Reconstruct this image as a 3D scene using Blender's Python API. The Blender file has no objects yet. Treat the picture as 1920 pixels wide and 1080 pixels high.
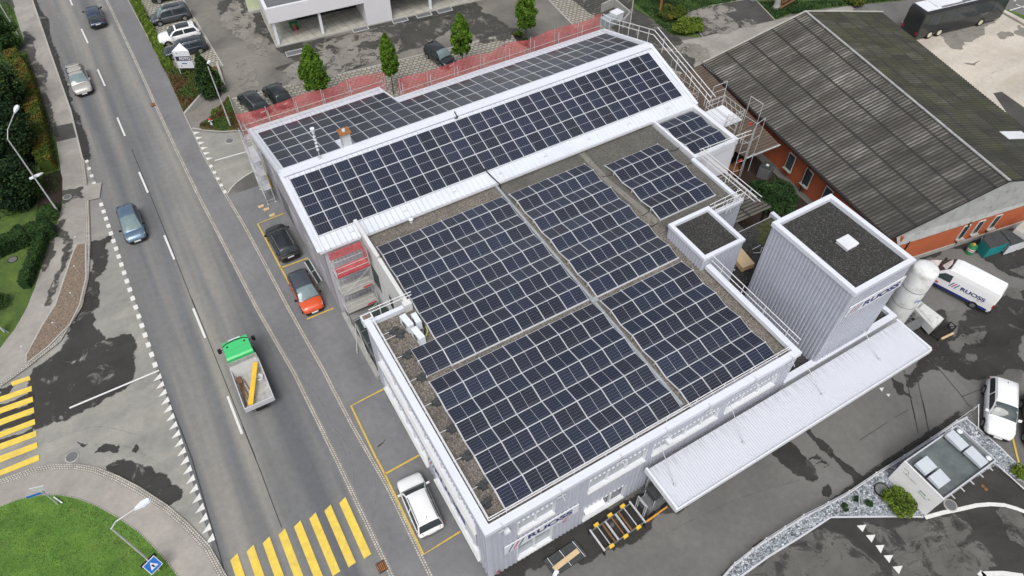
import bpy, math, random
from math import sin, cos, pi, radians as RAD
from mathutils import Vector as V, Matrix
SC=bpy.context.scene; COL=SC.collection
random.seed(7)
# ------------------------------------------------------------------ camera, sky, sun, exposure
CF,CP,CR,CH=1307.89387,0.87735723,-0.00349971,0.52886019
CAM=V((-5.54,-12.24,43.5))
_fo=V((sin(CH)*cos(CP),cos(CH)*cos(CP),-sin(CP))); _rt=V((cos(CH),-sin(CH),0)); _up=_rt.cross(_fo)
RT=cos(CR)*_rt+sin(CR)*_up; UP=-sin(CR)*_rt+cos(CR)*_up; FO=_fo
cd=bpy.data.cameras.new('camera'); cam=bpy.data.objects.new('camera',cd); COL.objects.link(cam); SC.camera=cam
cam.matrix_world=Matrix(((RT.x,UP.x,-FO.x,CAM.x),(RT.y,UP.y,-FO.y,CAM.y),(RT.z,UP.z,-FO.z,CAM.z),(0,0,0,1)))
cd.sensor_width=36; cd.lens=CF/1920*36; cd.clip_start=.5; cd.clip_end=2000
w=bpy.data.worlds.new('World'); SC.world=w; w.use_nodes=True
nt=w.node_tree; bg=nt.nodes['Background']; sk=nt.nodes.new('ShaderNodeTexSky'); sk.sky_type='NISHITA'; sk.sun_disc=False
SUN_EL,SUN_AZ=58,215
sk.sun_elevation=RAD(SUN_EL); sk.sun_rotation=RAD(SUN_AZ); sk.air_density=1.0; sk.dust_density=4.0; sk.ozone_density=1.0
hs=nt.nodes.new('ShaderNodeHueSaturation'); hs.inputs['Saturation'].default_value=.32   # overcast: a nearly grey sky
tcw=nt.nodes.new('ShaderNodeTexCoord'); mpw=nt.nodes.new('ShaderNodeMapping'); mpw.inputs['Scale'].default_value=(1,1,2.2); nzw=nt.nodes.new('ShaderNodeTexNoise'); nzw.inputs['Scale'].default_value=2.6; nzw.inputs['Detail'].default_value=6
rmw=nt.nodes.new('ShaderNodeValToRGB'); rmw.color_ramp.elements[0].position=.38; rmw.color_ramp.elements[0].color=(.5,.51,.54,1); rmw.color_ramp.elements[1].position=.64; rmw.color_ramp.elements[1].color=(1.7,1.68,1.64,1)
mlw=nt.nodes.new('ShaderNodeMix'); mlw.data_type='RGBA'; mlw.blend_type='MULTIPLY'; mlw.inputs[0].default_value=1   # broken cloud cover over the whole sky
nt.links.new(tcw.outputs['Generated'],mpw.inputs[0]); nt.links.new(mpw.outputs[0],nzw.inputs['Vector']); nt.links.new(nzw.outputs['Fac'],rmw.inputs[0])
nt.links.new(sk.outputs[0],hs.inputs['Color']); nt.links.new(hs.outputs[0],mlw.inputs[6]); nt.links.new(rmw.outputs[0],mlw.inputs[7]); nt.links.new(mlw.outputs[2],bg.inputs[0]); bg.inputs[1].default_value=.13
sl=bpy.data.lights.new('sun','SUN'); sl.energy=1.3; sl.angle=RAD(25); sl.color=(1,.97,.93)
so=bpy.data.objects.new('sun',sl); COL.objects.link(so)
a=RAD(SUN_AZ); sd=V((sin(a)*cos(RAD(SUN_EL)),cos(a)*cos(RAD(SUN_EL)),sin(RAD(SUN_EL))))
so.rotation_euler=sd.to_track_quat('Z','Y').to_euler(); so.location=sd*200
SC.view_settings.view_transform='Standard'; SC.view_settings.look='None'; SC.view_settings.gamma=1; SC.view_settings.use_curve_mapping=False
SC.view_settings.exposure=.25
# ------------------------------------------------------------------ pixel (1920x1080 photo) -> point at height z
def ray(px,py): return (RT*((px-960)/CF)-UP*((py-540)/CF)+FO)
def G(px,py,z=0.):
    d=ray(px,py); t=(z-CAM.z)/d.z; return V((CAM.x+d.x*t,CAM.y+d.y*t,z))
def gp(L,z=0.): return [G(a,b,z) for a,b in L]
def AX(px,py,x): d=ray(px,py); return CAM+d*((x-CAM.x)/d.x)
def AY(px,py,y): d=ray(px,py); return CAM+d*((y-CAM.y)/d.y)
def zt(s,ox,oy,L): return [(ox+x/s,oy+y/s) for x,y in L]
def ZZ(px,py,b): d=ray(px,py); k=((b.x-CAM.x)*d.x+(b.y-CAM.y)*d.y)/(d.x**2+d.y**2); return CAM.z+k*d.z
# ------------------------------------------------------------------ materials
class NT:
    def __init__(s,name):
        s.m=bpy.data.materials.new(name); s.m.use_nodes=True; s.t=s.m.node_tree; s.b=s.t.nodes['Principled BSDF']
    def n(s,k,**kw):
        x=s.t.nodes.new(k)
        for a,b in kw.items():
            if a in x.inputs.keys(): x.inputs[a].default_value=b
            else: setattr(x,a,b)
        return x
    def l(s,a,b): s.t.links.new(a,b)
    def coord(s,kind='Object',sc=(1,1,1),rot=0):
        c=s.n('ShaderNodeTexCoord'); m=s.n('ShaderNodeMapping'); m.inputs['Scale'].default_value=sc; m.inputs['Rotation'].default_value=(0,0,rot)
        s.l(c.outputs[kind],m.inputs[0]); return m.outputs[0]
    def noise(s,v,sc,det=4,ro=.6,dist=0):
        x=s.n('ShaderNodeTexNoise'); x.inputs['Scale'].default_value=sc; x.inputs['Detail'].default_value=det; x.inputs['Roughness'].default_value=ro; x.inputs['Distortion'].default_value=dist
        s.l(v,x.inputs['Vector']); return x.outputs['Fac']
    def ramp(s,f,st):
        r=s.n('ShaderNodeValToRGB'); e=r.color_ramp.elements
        while len(e)<len(st): e.new(.5)
        for i,(p,c) in enumerate(st): e[i].position=p; e[i].color=(*c,1) if len(c)==3 else c
        s.l(f,r.inputs[0]); return r.outputs[0]
    def mix(s,f,a,b,mode='MIX'):
        x=s.n('ShaderNodeMix'); x.data_type='RGBA'; x.blend_type=mode
        for i,v in ((0,f),(6,a),(7,b)):
            if isinstance(v,(int,float)): x.inputs[i].default_value=v
            elif isinstance(v,tuple): x.inputs[i].default_value=(*v,1)
            else: s.l(v,x.inputs[i])
        return x.outputs[2]
    def math(s,op,a,b=0.):
        x=s.n('ShaderNodeMath'); x.operation=op
        for i,v in ((0,a),(1,b)):
            if isinstance(v,(int,float)): x.inputs[i].default_value=v
            else: s.l(v,x.inputs[i])
        return x.outputs[0]
    def bump(s,h,st=.3,d=.02):
        x=s.n('ShaderNodeBump'); x.inputs['Strength'].default_value=st; x.inputs['Distance'].default_value=d; s.l(h,x.inputs['Height']); s.l(x.outputs[0],s.b.inputs['Normal'])
    def col(s,c):
        if isinstance(c,tuple): s.b.inputs['Base Color'].default_value=(*c,1)
        else: s.l(c,s.b.inputs['Base Color'])
g3=lambda v:(v,v,v)
def M(name,c,rough=.6,metal=0.,var=.12,sc=1.5,dirt=None,coat=0,alpha=1,emit=None):
    t=NT(name); b=t.b; b.inputs['Specular IOR Level'].default_value=.22 if rough>.42 else .45; b.inputs['Roughness'].default_value=rough; b.inputs['Metallic'].default_value=metal; b.inputs['Coat Weight'].default_value=coat
    v=t.coord(); f=t.noise(v,sc,5,.65)
    lo=tuple(max(0,x*(1-var)) for x in c); hi=tuple(x*(1+var) for x in c)
    cc=t.ramp(f,[(.3,lo),(.7,hi)])
    if dirt: cc=t.mix(t.ramp(t.noise(v,dirt[1],6,.7),[(.5,g3(0)),(.72,g3(dirt[2]))]),cc,dirt[0])
    t.col(cc); b.inputs['Alpha'].default_value=alpha
    return t.m
def asphalt(name,c1,c2,sc=.25,fine=.12,rough=.85,streak=None,rot=0,crack=0,soft=None):
    t=NT(name); v=t.coord(); t.b.inputs['Roughness'].default_value=rough; t.b.inputs['Specular IOR Level'].default_value=.2
    c=t.ramp(t.noise(v,sc,6,.62,.4),[(.34,c1),(.66,c2)])
    if streak:
        vs=t.coord(sc=(streak[0],streak[1],1),rot=rot); f=t.noise(vs,1,3,.55)
        c=t.mix(t.ramp(f,[(.4,g3(0)),(.62,g3(streak[3]))]),c,streak[2])
        vs2=t.coord(sc=(streak[0]*.55,streak[1]*.7,1),rot=rot); f2=t.noise(vs2,1,2,.5)
        c=t.mix(t.ramp(f2,[(.45,g3(0)),(.66,g3(streak[5]))]),c,streak[4])
    f=t.noise(v,38,3,.7); c=t.mix(fine,c,t.ramp(f,[(.3,g3(.0)),(.7,g3(1))]),'OVERLAY')
    f=t.noise(v,2.1,6,.75); c=t.mix(.16,c,t.ramp(f,[(.35,g3(.25)),(.65,g3(.75))]),'OVERLAY')
    if crack:
        vo=t.n('ShaderNodeTexVoronoi'); vo.feature='DISTANCE_TO_EDGE'; vo.inputs['Scale'].default_value=crack
        mp=t.mix(.06,v,t.n('ShaderNodeTexNoise').outputs['Color']); t.l(mp,vo.inputs['Vector'])
        c=t.mix(t.ramp(vo.outputs['Distance'],[(0,g3(.55)),(.006,g3(0))]),c,g3(.03))
    if soft:   # stains that break up towards their rim; u of the UV map is 0 at the rim and 1 inside
        sp=t.n('ShaderNodeSeparateXYZ'); t.l(t.coord('UV'),sp.inputs[0])
        k=t.math('ADD',sp.outputs[0],t.math('MULTIPLY',t.math('SUBTRACT',t.noise(v,2.2,9,.72),.5),soft[0])); k=t.ramp(k,[(.4,g3(0)),(.6,g3(1))])
        h=t.ramp(t.noise(v,soft[2],8,.7,.6),[(soft[1]-.02,g3(0)),(soft[1]+.07,g3(1))]); t.l(t.math('MULTIPLY',t.math('MULTIPLY',k,h),soft[3]),t.b.inputs['Alpha'])
    t.col(c); t.bump(t.noise(v,60,2,.5),.15,.01); return t.m
MAT={}
MAT['court']=asphalt('courtyard_asphalt',(.12,.118,.113),(.172,.168,.16),.12,.12)
MAT['lot']=asphalt('lot_asphalt',(.11,.107,.1),(.235,.22,.195),.13,.1)
MAT['road']=asphalt('road_asphalt',(.145,.149,.153),(.185,.189,.193),.2,.1,streak=(.62,.022,(.27,.258,.232),.9,(.115,.122,.132),.95),rot=0)
MAT['apron']=asphalt('apron_asphalt',(.15,.152,.16),(.2,.202,.21),.3,.1,streak=(.35,.05,(.23,.225,.22),.4,(.15,.155,.165),.5))
MAT['walk']=asphalt('walk_asphalt',(.26,.245,.225),(.36,.34,.31),.35,.12)
MAT['walkc']=asphalt('walk_concrete',(.29,.27,.245),(.37,.345,.31),.4,.1,streak=(.3,.06,(.42,.39,.36),.35,(.24,.23,.215),.4),rot=.5)
MAT['side']=asphalt('side_asphalt',(.2,.2,.185),(.32,.31,.28),.3,.12,streak=(.12,.5,(.35,.335,.3),.5,(.21,.21,.2),.5),rot=.35)
MAT['wet']=asphalt('wet_asphalt',(.038,.037,.034),(.056,.054,.05),.5,.1,rough=.5)
MAT['wets']=asphalt('wet_asphalt_stain',(.036,.035,.032),(.054,.052,.048),.5,.1,rough=.5,soft=(1.6,.36,.55,.78))
MAT['wet2']=asphalt('dark_asphalt',(.06,.058,.055),(.085,.083,.078),.5,.1,rough=.6)
MAT['wet2s']=asphalt('damp_asphalt_stain',(.055,.054,.05),(.085,.083,.076),.5,.1,rough=.6,soft=(1.9,.4,.7,.7))
MAT['drys']=asphalt('dry_asphalt_stain',(.2,.19,.17),(.28,.265,.235),.5,.12,soft=(1.9,.42,.8,.95))
MAT['dryrs']=asphalt('dry_court_stain',(.13,.126,.117),(.18,.175,.163),.5,.12,soft=(1.7,.4,.8,.75))
MAT['dry']=MAT['drys']; MAT['dryr']=MAT['dryrs']
MAT['conc']=asphalt('pale_concrete_yard',(.42,.38,.32),(.56,.51,.44),.15,.08,streak=(.1,.4,(.6,.56,.5),.4,(.36,.34,.31),.5),rot=-.4)
MAT['paint']=M('white_road_paint',(.66,.66,.64),.6,var=.1,sc=6)
MAT['ypaint']=M('yellow_road_paint',(.72,.53,.09),.6,var=.13,sc=2.2,dirt=((.5,.42,.2),1.2,.5))
MAT['yline']=M('yellow_bay_paint',(.6,.42,.08),.6,var=.15,sc=3)
MAT['joint']=M('dark_joint',(.05,.05,.05),.8)
MAT['patch']=asphalt('patched_asphalt',(.065,.064,.06),(.09,.088,.083),.5,.1)
MAT['white']=M('white_sheet_metal',(.7,.72,.76),.4,var=.03,sc=.5,dirt=((.5,.5,.5),1.1,.25))
def cladm(name,c):
    t=NT(name); t.b.inputs['Roughness'].default_value=.42; v=t.coord()
    cc=t.ramp(t.noise(v,.4,5,.65),[(.3,tuple(x*.95 for x in c)),(.7,tuple(x*1.05 for x in c))])
    cc=t.mix(t.ramp(t.noise(t.coord('Object',(3,3,.25)),1.4,5,.65),[(.5,g3(0)),(.75,g3(.35))]),cc,tuple(x*.6 for x in c))
    cc=t.mix(t.ramp(t.noise(v,1.1,6,.7),[(.55,g3(0)),(.75,g3(.3))]),cc,(.33,.33,.33))
    s=t.n('ShaderNodeSeparateXYZ'); t.l(v,s.inputs[0]); j=t.math('LESS_THAN',t.math('MODULO',t.math('ADD',s.outputs[2],12.3),3.1),.03)
    t.col(t.mix(t.math('MULTIPLY',j,.5),cc,(.12,.12,.13))); return t.m
MAT['clad']=cladm('lavender_grey_cladding',(.45,.472,.54))
MAT['cladd']=M('darker_cladding',(.47,.46,.5),.45,var=.04,sc=.4)
MAT['cap']=M('parapet_cap_metal',(.67,.7,.765),.35,var=.03,sc=.6,dirt=((.5,.5,.52),2,.2))
MAT['plaster']=M('white_plaster',(.62,.63,.62),.8,var=.05,sc=.7,dirt=((.4,.4,.38),.9,.3))
MAT['plast2']=M('smooth_white_plaster',(.66,.66,.69),.8,var=.03,sc=.5)
MAT['green']=M('pale_green_plaster',(.55,.62,.42),.8,var=.04)
MAT['galv']=M('galvanised_steel',(.56,.57,.58),.4,.25,var=.15,sc=4)
MAT['rail']=M('white_rail_paint',(.75,.75,.76),.4,.1,var=.05)
MAT['alu']=M('aluminium_frame',(.68,.69,.72),.35,.35,var=.04)
MAT['dark']=M('black_rubber',(.02,.02,.021),.6)
MAT['grey']=M('grey_plastic',(.14,.145,.15),.6)
MAT['wdark']=M('counterweight_rubber',(.055,.06,.062),.7,var=.3,sc=5)
MAT['wood']=M('pale_timber',(.6,.45,.27),.7,var=.15,sc=6)
MAT['brown']=M('weathered_wood',(.18,.1,.05),.8,var=.3,sc=3)
MAT['ply']=M('plywood_sheet',(.66,.5,.3),.65,var=.08,sc=3)
MAT['orange']=M('orange_plastic',(.7,.32,.05),.5)
MAT['yellow']=M('yellow_paint',(.75,.48,.05),.5,var=.1)
MAT['red']=M('red_paint',(.55,.04,.04),.5)
MAT['redtarp']=M('red_tarpaulin',(.42,.07,.08),.6,var=.25,sc=1.4)
MAT['teal']=M('teal_paint',(.02,.24,.25),.5)
MAT['dgreen']=M('green_drum_paint',(.03,.2,.08),.5)
MAT['blue']=M('blue_sign_face',(.02,.14,.5),.4)
MAT['navy']=M('navy_lettering',(.02,.03,.16),.5,var=.05)
MAT['redl']=M('red_lettering',(.5,.06,.12),.5,var=.05)
MAT['tealL']=M('slate_blue_stripe',(.05,.14,.24),.5,var=.05)
MAT['grn']=M('green_lettering',(.05,.3,.15),.5)
MAT['glass']=M('window_glass',(.05,.065,.07),.06,0,var=.3,sc=.4)
MAT['glassl']=M('light_window_glass',(.3,.33,.35),.1,0,var=.15,sc=.8)
MAT['glassg']=M('dark_green_glass',(.03,.045,.042),.1,0,var=.4,sc=.3)
MAT['carglass']=M('car_glass',(.035,.045,.05),.05,0,var=.2,sc=.8)
MAT['carglassb']=M('light_car_glass',(.16,.22,.23),.05,0,var=.25,sc=1.5)
MAT['lens']=M('clear_lens',(.6,.62,.65),.1,0,var=.1)
MAT['tail']=M('red_lens',(.4,.01,.015),.15)
MAT['plate']=M('number_plate',(.7,.7,.7),.4)
MAT['chrome']=M('bright_trim',(.6,.6,.62),.2,.8)
MAT['rim']=M('alloy_rim',(.35,.36,.37),.35,.7)
MAT['lampw']=M('lamp_housing',(.72,.76,.8),.35)
MAT['concm']=M('cast_concrete',(.36,.36,.34),.85,var=.12,sc=1.5,dirt=((.15,.15,.13),1.2,.4))
MAT['kerb']=M('kerb_stone',(.4,.39,.36),.85,var=.12,sc=3)
MAT['terra']=M('terracotta_render',(.42,.115,.05),.85,var=.1,sc=.9,dirt=((.3,.12,.07),.6,.4))
MAT['fibre']=M('grey_fibre_cement',(.36,.37,.36),.8,var=.12,sc=1,dirt=((.15,.155,.15),1.6,.6))
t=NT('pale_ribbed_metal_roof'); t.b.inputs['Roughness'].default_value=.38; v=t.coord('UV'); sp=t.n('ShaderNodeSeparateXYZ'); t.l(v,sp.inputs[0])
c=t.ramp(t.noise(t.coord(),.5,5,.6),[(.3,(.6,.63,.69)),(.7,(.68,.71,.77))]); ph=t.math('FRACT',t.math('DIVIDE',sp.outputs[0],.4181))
ln=t.math('GREATER_THAN',ph,.9); c=t.mix(t.math('MULTIPLY',ln,.5),c,(.3,.31,.34)); t.col(c); MAT['steelroof']=t.m  # seam shade put into the colour as a darker line along each rib
MAT['mulch']=M('bark_mulch',(.19,.15,.115),.95,var=.55,sc=7,dirt=((.26,.2,.15),9,.6))
MAT['soil']=M('dark_soil',(.035,.025,.02),.95,var=.4,sc=6)
MAT['brass']=M('rusty_steel',(.3,.13,.05),.7,var=.4,sc=6)
def grassm(name,c1,c2,c3):
    t=NT(name); v=t.coord(); t.b.inputs['Roughness'].default_value=.9
    c=t.ramp(t.noise(v,.8,7,.7),[(.3,c1),(.55,c2),(.75,c3)]); c=t.mix(t.ramp(t.noise(v,.45,7,.75),[(.56,g3(0)),(.72,g3(.55))]),c,(.13,.12,.05))
    c=t.mix(.45,c,t.ramp(t.noise(v,14,3,.7),[(.3,g3(.1)),(.7,g3(.9))]),'OVERLAY'); t.col(c); t.bump(t.noise(v,18,3,.7),.8,.05); return t.m
MAT['grass']=grassm('lawn_grass',(.055,.13,.017),(.095,.2,.028),(.15,.25,.04))
MAT['grass2']=grassm('rough_lawn',(.04,.075,.018),(.075,.13,.02),(.13,.17,.035))
MAT['earth']=grassm('mixed_ground_cover',(.08,.045,.022),(.07,.085,.02),(.11,.06,.03))
def gravel(name,cs,sc,rough=.9):
    t=NT(name); v=t.coord(); t.b.inputs['Roughness'].default_value=rough
    vo=t.n('ShaderNodeTexVoronoi'); vo.inputs['Scale'].default_value=sc; t.l(v,vo.inputs['Vector'])
    sep=t.n('ShaderNodeSeparateColor'); t.l(vo.outputs['Color'],sep.inputs[0])
    c=t.ramp(sep.outputs[0],[(i/(len(cs)-1),x) for i,x in enumerate(cs)])
    c=t.mix(.35,c,t.ramp(t.noise(v,.5,5,.6),[(.3,g3(.25)),(.7,g3(.8))]),'OVERLAY')
    c=t.mix(.5,c,t.ramp(vo.outputs['Distance'],[(0,g3(.7)),(.7,g3(.1))]),'OVERLAY'); t.col(c); t.bump(vo.outputs['Distance'],.5,.03); return t.m
MAT['gravel']=gravel('brown_roof_gravel',[(.08,.068,.052),(.19,.165,.135),(.25,.225,.195),(.13,.118,.1),(.34,.32,.28)],14)
MAT['gravel2']=gravel('grey_roof_gravel',[(.07,.065,.06),(.15,.145,.125),(.12,.115,.1),(.2,.19,.165)],15)
MAT['gravelm']=gravel('dark_tower_gravel',[(.018,.017,.016),(.045,.043,.04),(.03,.03,.028),(.12,.12,.115)],17)
MAT['pebble']=gravel('pale_pebbles',[(.16,.18,.2),(.42,.45,.48),(.26,.29,.32),(.6,.62,.64)],6)
def brickm(name,c1,c2,mo,sc,w=.5,h=.25,ms=.02,uv='Object',rot=0,off=.5,rough=.85,sq=1):
    t=NT(name); v=t.coord(uv,(1,1,1),rot); t.b.inputs['Roughness'].default_value=rough
    b=t.n('ShaderNodeTexBrick'); b.offset=off; b.inputs['Color1'].default_value=(*c1,1); b.inputs['Color2'].default_value=(*c2,1); b.inputs['Mortar'].default_value=(*mo,1)
    b.inputs['Scale'].default_value=sc; b.inputs['Mortar Size'].default_value=ms; b.inputs['Brick Width'].default_value=w; b.inputs['Row Height'].default_value=h
    t.l(v,b.inputs['Vector']); c=t.mix(.3,b.outputs['Color'],t.ramp(t.noise(v,1.2,5,.7),[(.3,g3(.15)),(.7,g3(.85))]),'OVERLAY'); t.col(c); return t.m
MAT['cobble']=brickm('cobble_row',(.5,.48,.43),(.38,.36,.32),(.13,.12,.1),1,.17,.15,.022,'UV',0,.5)
MAT['paver']=brickm('grass_grid_paver',(.38,.36,.31),(.3,.29,.25),(.15,.14,.1),1,.5,.4,.06,'Object',RAD(-12))
MAT['paver2']=brickm('hex_paver',(.36,.34,.3),(.3,.28,.24),(.13,.125,.1),1,.55,.45,.07,'Object',RAD(8))
MAT['tile']=brickm('terrace_slab',(.42,.41,.36),(.37,.36,.32),(.2,.2,.18),1,1.0,1.0,.03,'Object',RAD(-7),0)
# solar cells: object coords of a panel (x = long side)
def cellm(name='solar_cells',k_=1.):
    t=NT(name); c=t.n('ShaderNodeTexCoord'); s=t.n('ShaderNodeSeparateXYZ'); t.l(c.outputs['Object'],s.inputs[0])
    def line(o,p,wd,ph=0.):
        x=t.math('ADD',s.outputs[o],ph+10*p); x=t.math('MODULO',x,p); x=t.math('SUBTRACT',x,p/2); x=t.math('ABSOLUTE',x); return t.math('GREATER_THAN',x,p/2-wd/2)
    ly=line(1,.186,.011); lx=line(0,.0935,.004); bb=line(1,.0372,.003)
    dash=t.math('MULTIPLY',ly,t.math('GREATER_THAN',t.math('ABSOLUTE',t.math('SUBTRACT',t.math('MODULO',t.math('ADD',s.outputs[0],9.35),.0935),.0467)),.012))
    oi=t.n('ShaderNodeObjectInfo')
    base=t.mix(oi.outputs['Random'],(.013,.015,.026),(.016,.022,.046))
    base=t.mix(t.math('MULTIPLY',bb,.25),base,(.09,.1,.12)); base=t.mix(t.math('MULTIPLY',lx,.35),base,(.1,.11,.13))
    base=t.mix(t.math('MULTIPLY',dash,.7*k_),base,(.34,.37,.42)); t.col(base)
    t.b.inputs['Roughness'].default_value=.09; t.b.inputs['IOR'].default_value=1.48; return t.m
MAT['cell']=cellm(); MAT['cell2']=cellm('far_solar_cells',.35)
def netm():
    t=NT('red_safety_net'); t.b.inputs['Roughness'].default_value=.8; v=t.coord()
    f=t.noise(v,2.2,5,.7); t.col(t.ramp(f,[(.3,(.5,.07,.08)),(.7,(.66,.17,.17))]))
    t.l(t.ramp(t.noise(v,1.1,4,.7),[(.3,g3(.45)),(.7,g3(.78))]),t.b.inputs['Alpha']); return t.m
MAT['net']=netm()
def shedm(name,moss):
    t=NT(name); t.b.inputs['Roughness'].default_value=.9; v=t.coord('UV')
    # u along ridge (m), v down slope (m): sheets 1.1 x 2.4
    b=t.n('ShaderNodeTexBrick'); b.offset=0.5; b.inputs['Color1'].default_value=(0,0,0,1); b.inputs['Color2'].default_value=(1,1,1,1); b.inputs['Mortar'].default_value=(.5,.5,.5,1)
    b.inputs['Scale'].default_value=1; b.inputs['Mortar Size'].default_value=0; b.inputs['Brick Width'].default_value=1.15; b.inputs['Row Height'].default_value=2.35; t.l(v,b.inputs['Vector'])
    f=t.noise(t.coord('UV',(1.5,.4,1)),.5,6,.72)
    c=t.ramp(f,[(.3,(.06,.054,.045)),(.5,(.135,.125,.108)),(.72,(.36,.348,.32))] if not moss else [(.3,(.03,.03,.024)),(.52,(.05,.05,.038)),(.75,(.115,.11,.09))])
    c=t.mix(.3,c,b.outputs['Color'],'OVERLAY')
    sp=t.n('ShaderNodeSeparateXYZ'); t.l(v,sp.inputs[0])
    lap=t.math('GREATER_THAN',t.math('ABSOLUTE',t.math('SUBTRACT',t.math('MODULO',sp.outputs[1],2.35),1.175)),1.075)
    c=t.mix(t.math('MULTIPLY',lap,.9),c,g3(.018))
    if moss: c=t.mix(t.ramp(t.noise(v,.3,7,.75),[(.46,g3(0)),(.7,g3(.75))]),c,(.07,.075,.018))
    else: c=t.mix(t.ramp(t.noise(v,.22,5,.7),[(.55,g3(0)),(.75,g3(.5))]),c,(.05,.055,.025))
    wv=t.math('SINE',t.math('MULTIPLY',sp.outputs[0],2*pi/.34))          # one half of every wave made darker
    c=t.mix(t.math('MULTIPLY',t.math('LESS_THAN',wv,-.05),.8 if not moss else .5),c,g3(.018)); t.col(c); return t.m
MAT['shed']=shedm('weathered_fibre_cement_roof',False); MAT['shedm']=shedm('mossy_fibre_cement_roof',True)
t=NT('rusty_corrugated_roof'); v=t.coord('UV'); t.b.inputs['Roughness'].default_value=.9
c=t.ramp(t.noise(v,.35,6,.7),[(.3,(.07,.05,.035)),(.6,(.17,.12,.085)),(.75,(.33,.26,.13))]); sp=t.n('ShaderNodeSeparateXYZ'); t.l(v,sp.inputs[0])
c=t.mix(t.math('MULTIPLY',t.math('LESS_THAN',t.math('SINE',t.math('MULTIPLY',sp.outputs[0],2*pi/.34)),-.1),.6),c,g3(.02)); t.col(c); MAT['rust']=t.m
t=NT('canopy_sheet'); v=t.coord('UV'); t.b.inputs['Roughness'].default_value=.4; sp=t.n('ShaderNodeSeparateXYZ'); t.l(v,sp.inputs[0])
st=t.noise(t.coord('UV',(5.5,.2,1)),2.2,3,.6); k=t.ramp(t.math('MULTIPLY',sp.outputs[1],.36),[(0,g3(1)),(.22,g3(.25)),(.45,g3(0))])
c=t.mix(t.math('MULTIPLY',t.ramp(st,[(.47,g3(0)),(.62,g3(.6))]),k),(.57,.59,.645),(.13,.12,.12)); c=t.mix(t.ramp(t.noise(v,.35,4,.6),[(.4,g3(0)),(.8,g3(.3))]),c,(.52,.54,.59)); t.col(c); MAT['canopy']=t.m
def leafm(name,a,b):
    t=NT(name); t.b.inputs['Roughness'].default_value=.75; t.b.inputs['Specular IOR Level'].default_value=.15; t.b.inputs['Subsurface Weight'].default_value=0
    t.col(t.ramp(t.noise(t.coord(),1.3,4,.7),[(.3,a),(.7,b)])); return t.m
LF={'fast':[leafm('hornbeam_leaf_dark',(.035,.085,.01),(.065,.14,.015)),leafm('hornbeam_leaf',(.07,.15,.015),(.11,.21,.025)),leafm('hornbeam_leaf_light',(.11,.19,.022),(.17,.25,.035))],
'con':[leafm('conifer_dark',(.012,.03,.01),(.02,.045,.015)),leafm('conifer_mid',(.02,.05,.014),(.035,.07,.02)),leafm('conifer_light',(.04,.09,.02),(.07,.13,.03))],
'oak':[leafm('deep_green_leaf',(.008,.02,.01),(.015,.035,.014)),leafm('mid_green_leaf',(.015,.04,.014),(.03,.06,.02)),leafm('olive_leaf',(.045,.075,.018),(.08,.1,.025))],
'aut':[leafm('autumn_green_leaf',(.04,.075,.013),(.075,.1,.018)),leafm('autumn_yellow_leaf',(.11,.115,.02),(.16,.14,.025)),leafm('autumn_rust_leaf',(.085,.05,.018),(.13,.07,.025))],
'hed':[leafm('hedge_leaf_dark',(.012,.035,.012),(.025,.055,.016)),leafm('hedge_leaf',(.025,.06,.018),(.04,.08,.022)),leafm('hedge_leaf_light',(.03,.07,.02),(.05,.1,.025))],
'lime':[leafm('low_hedge_leaf',(.06,.11,.012),(.1,.16,.02)),leafm('low_hedge_leaf_light',(.12,.18,.02),(.18,.24,.04)),leafm('low_hedge_leaf_dark',(.03,.06,.01),(.05,.08,.015))],
'heath':[leafm('red_brown_ground_cover',(.09,.05,.025),(.13,.07,.04)),leafm('olive_ground_cover',(.06,.075,.02),(.09,.1,.03)),leafm('green_ground_cover',(.04,.08,.018),(.06,.11,.025))]}
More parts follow.
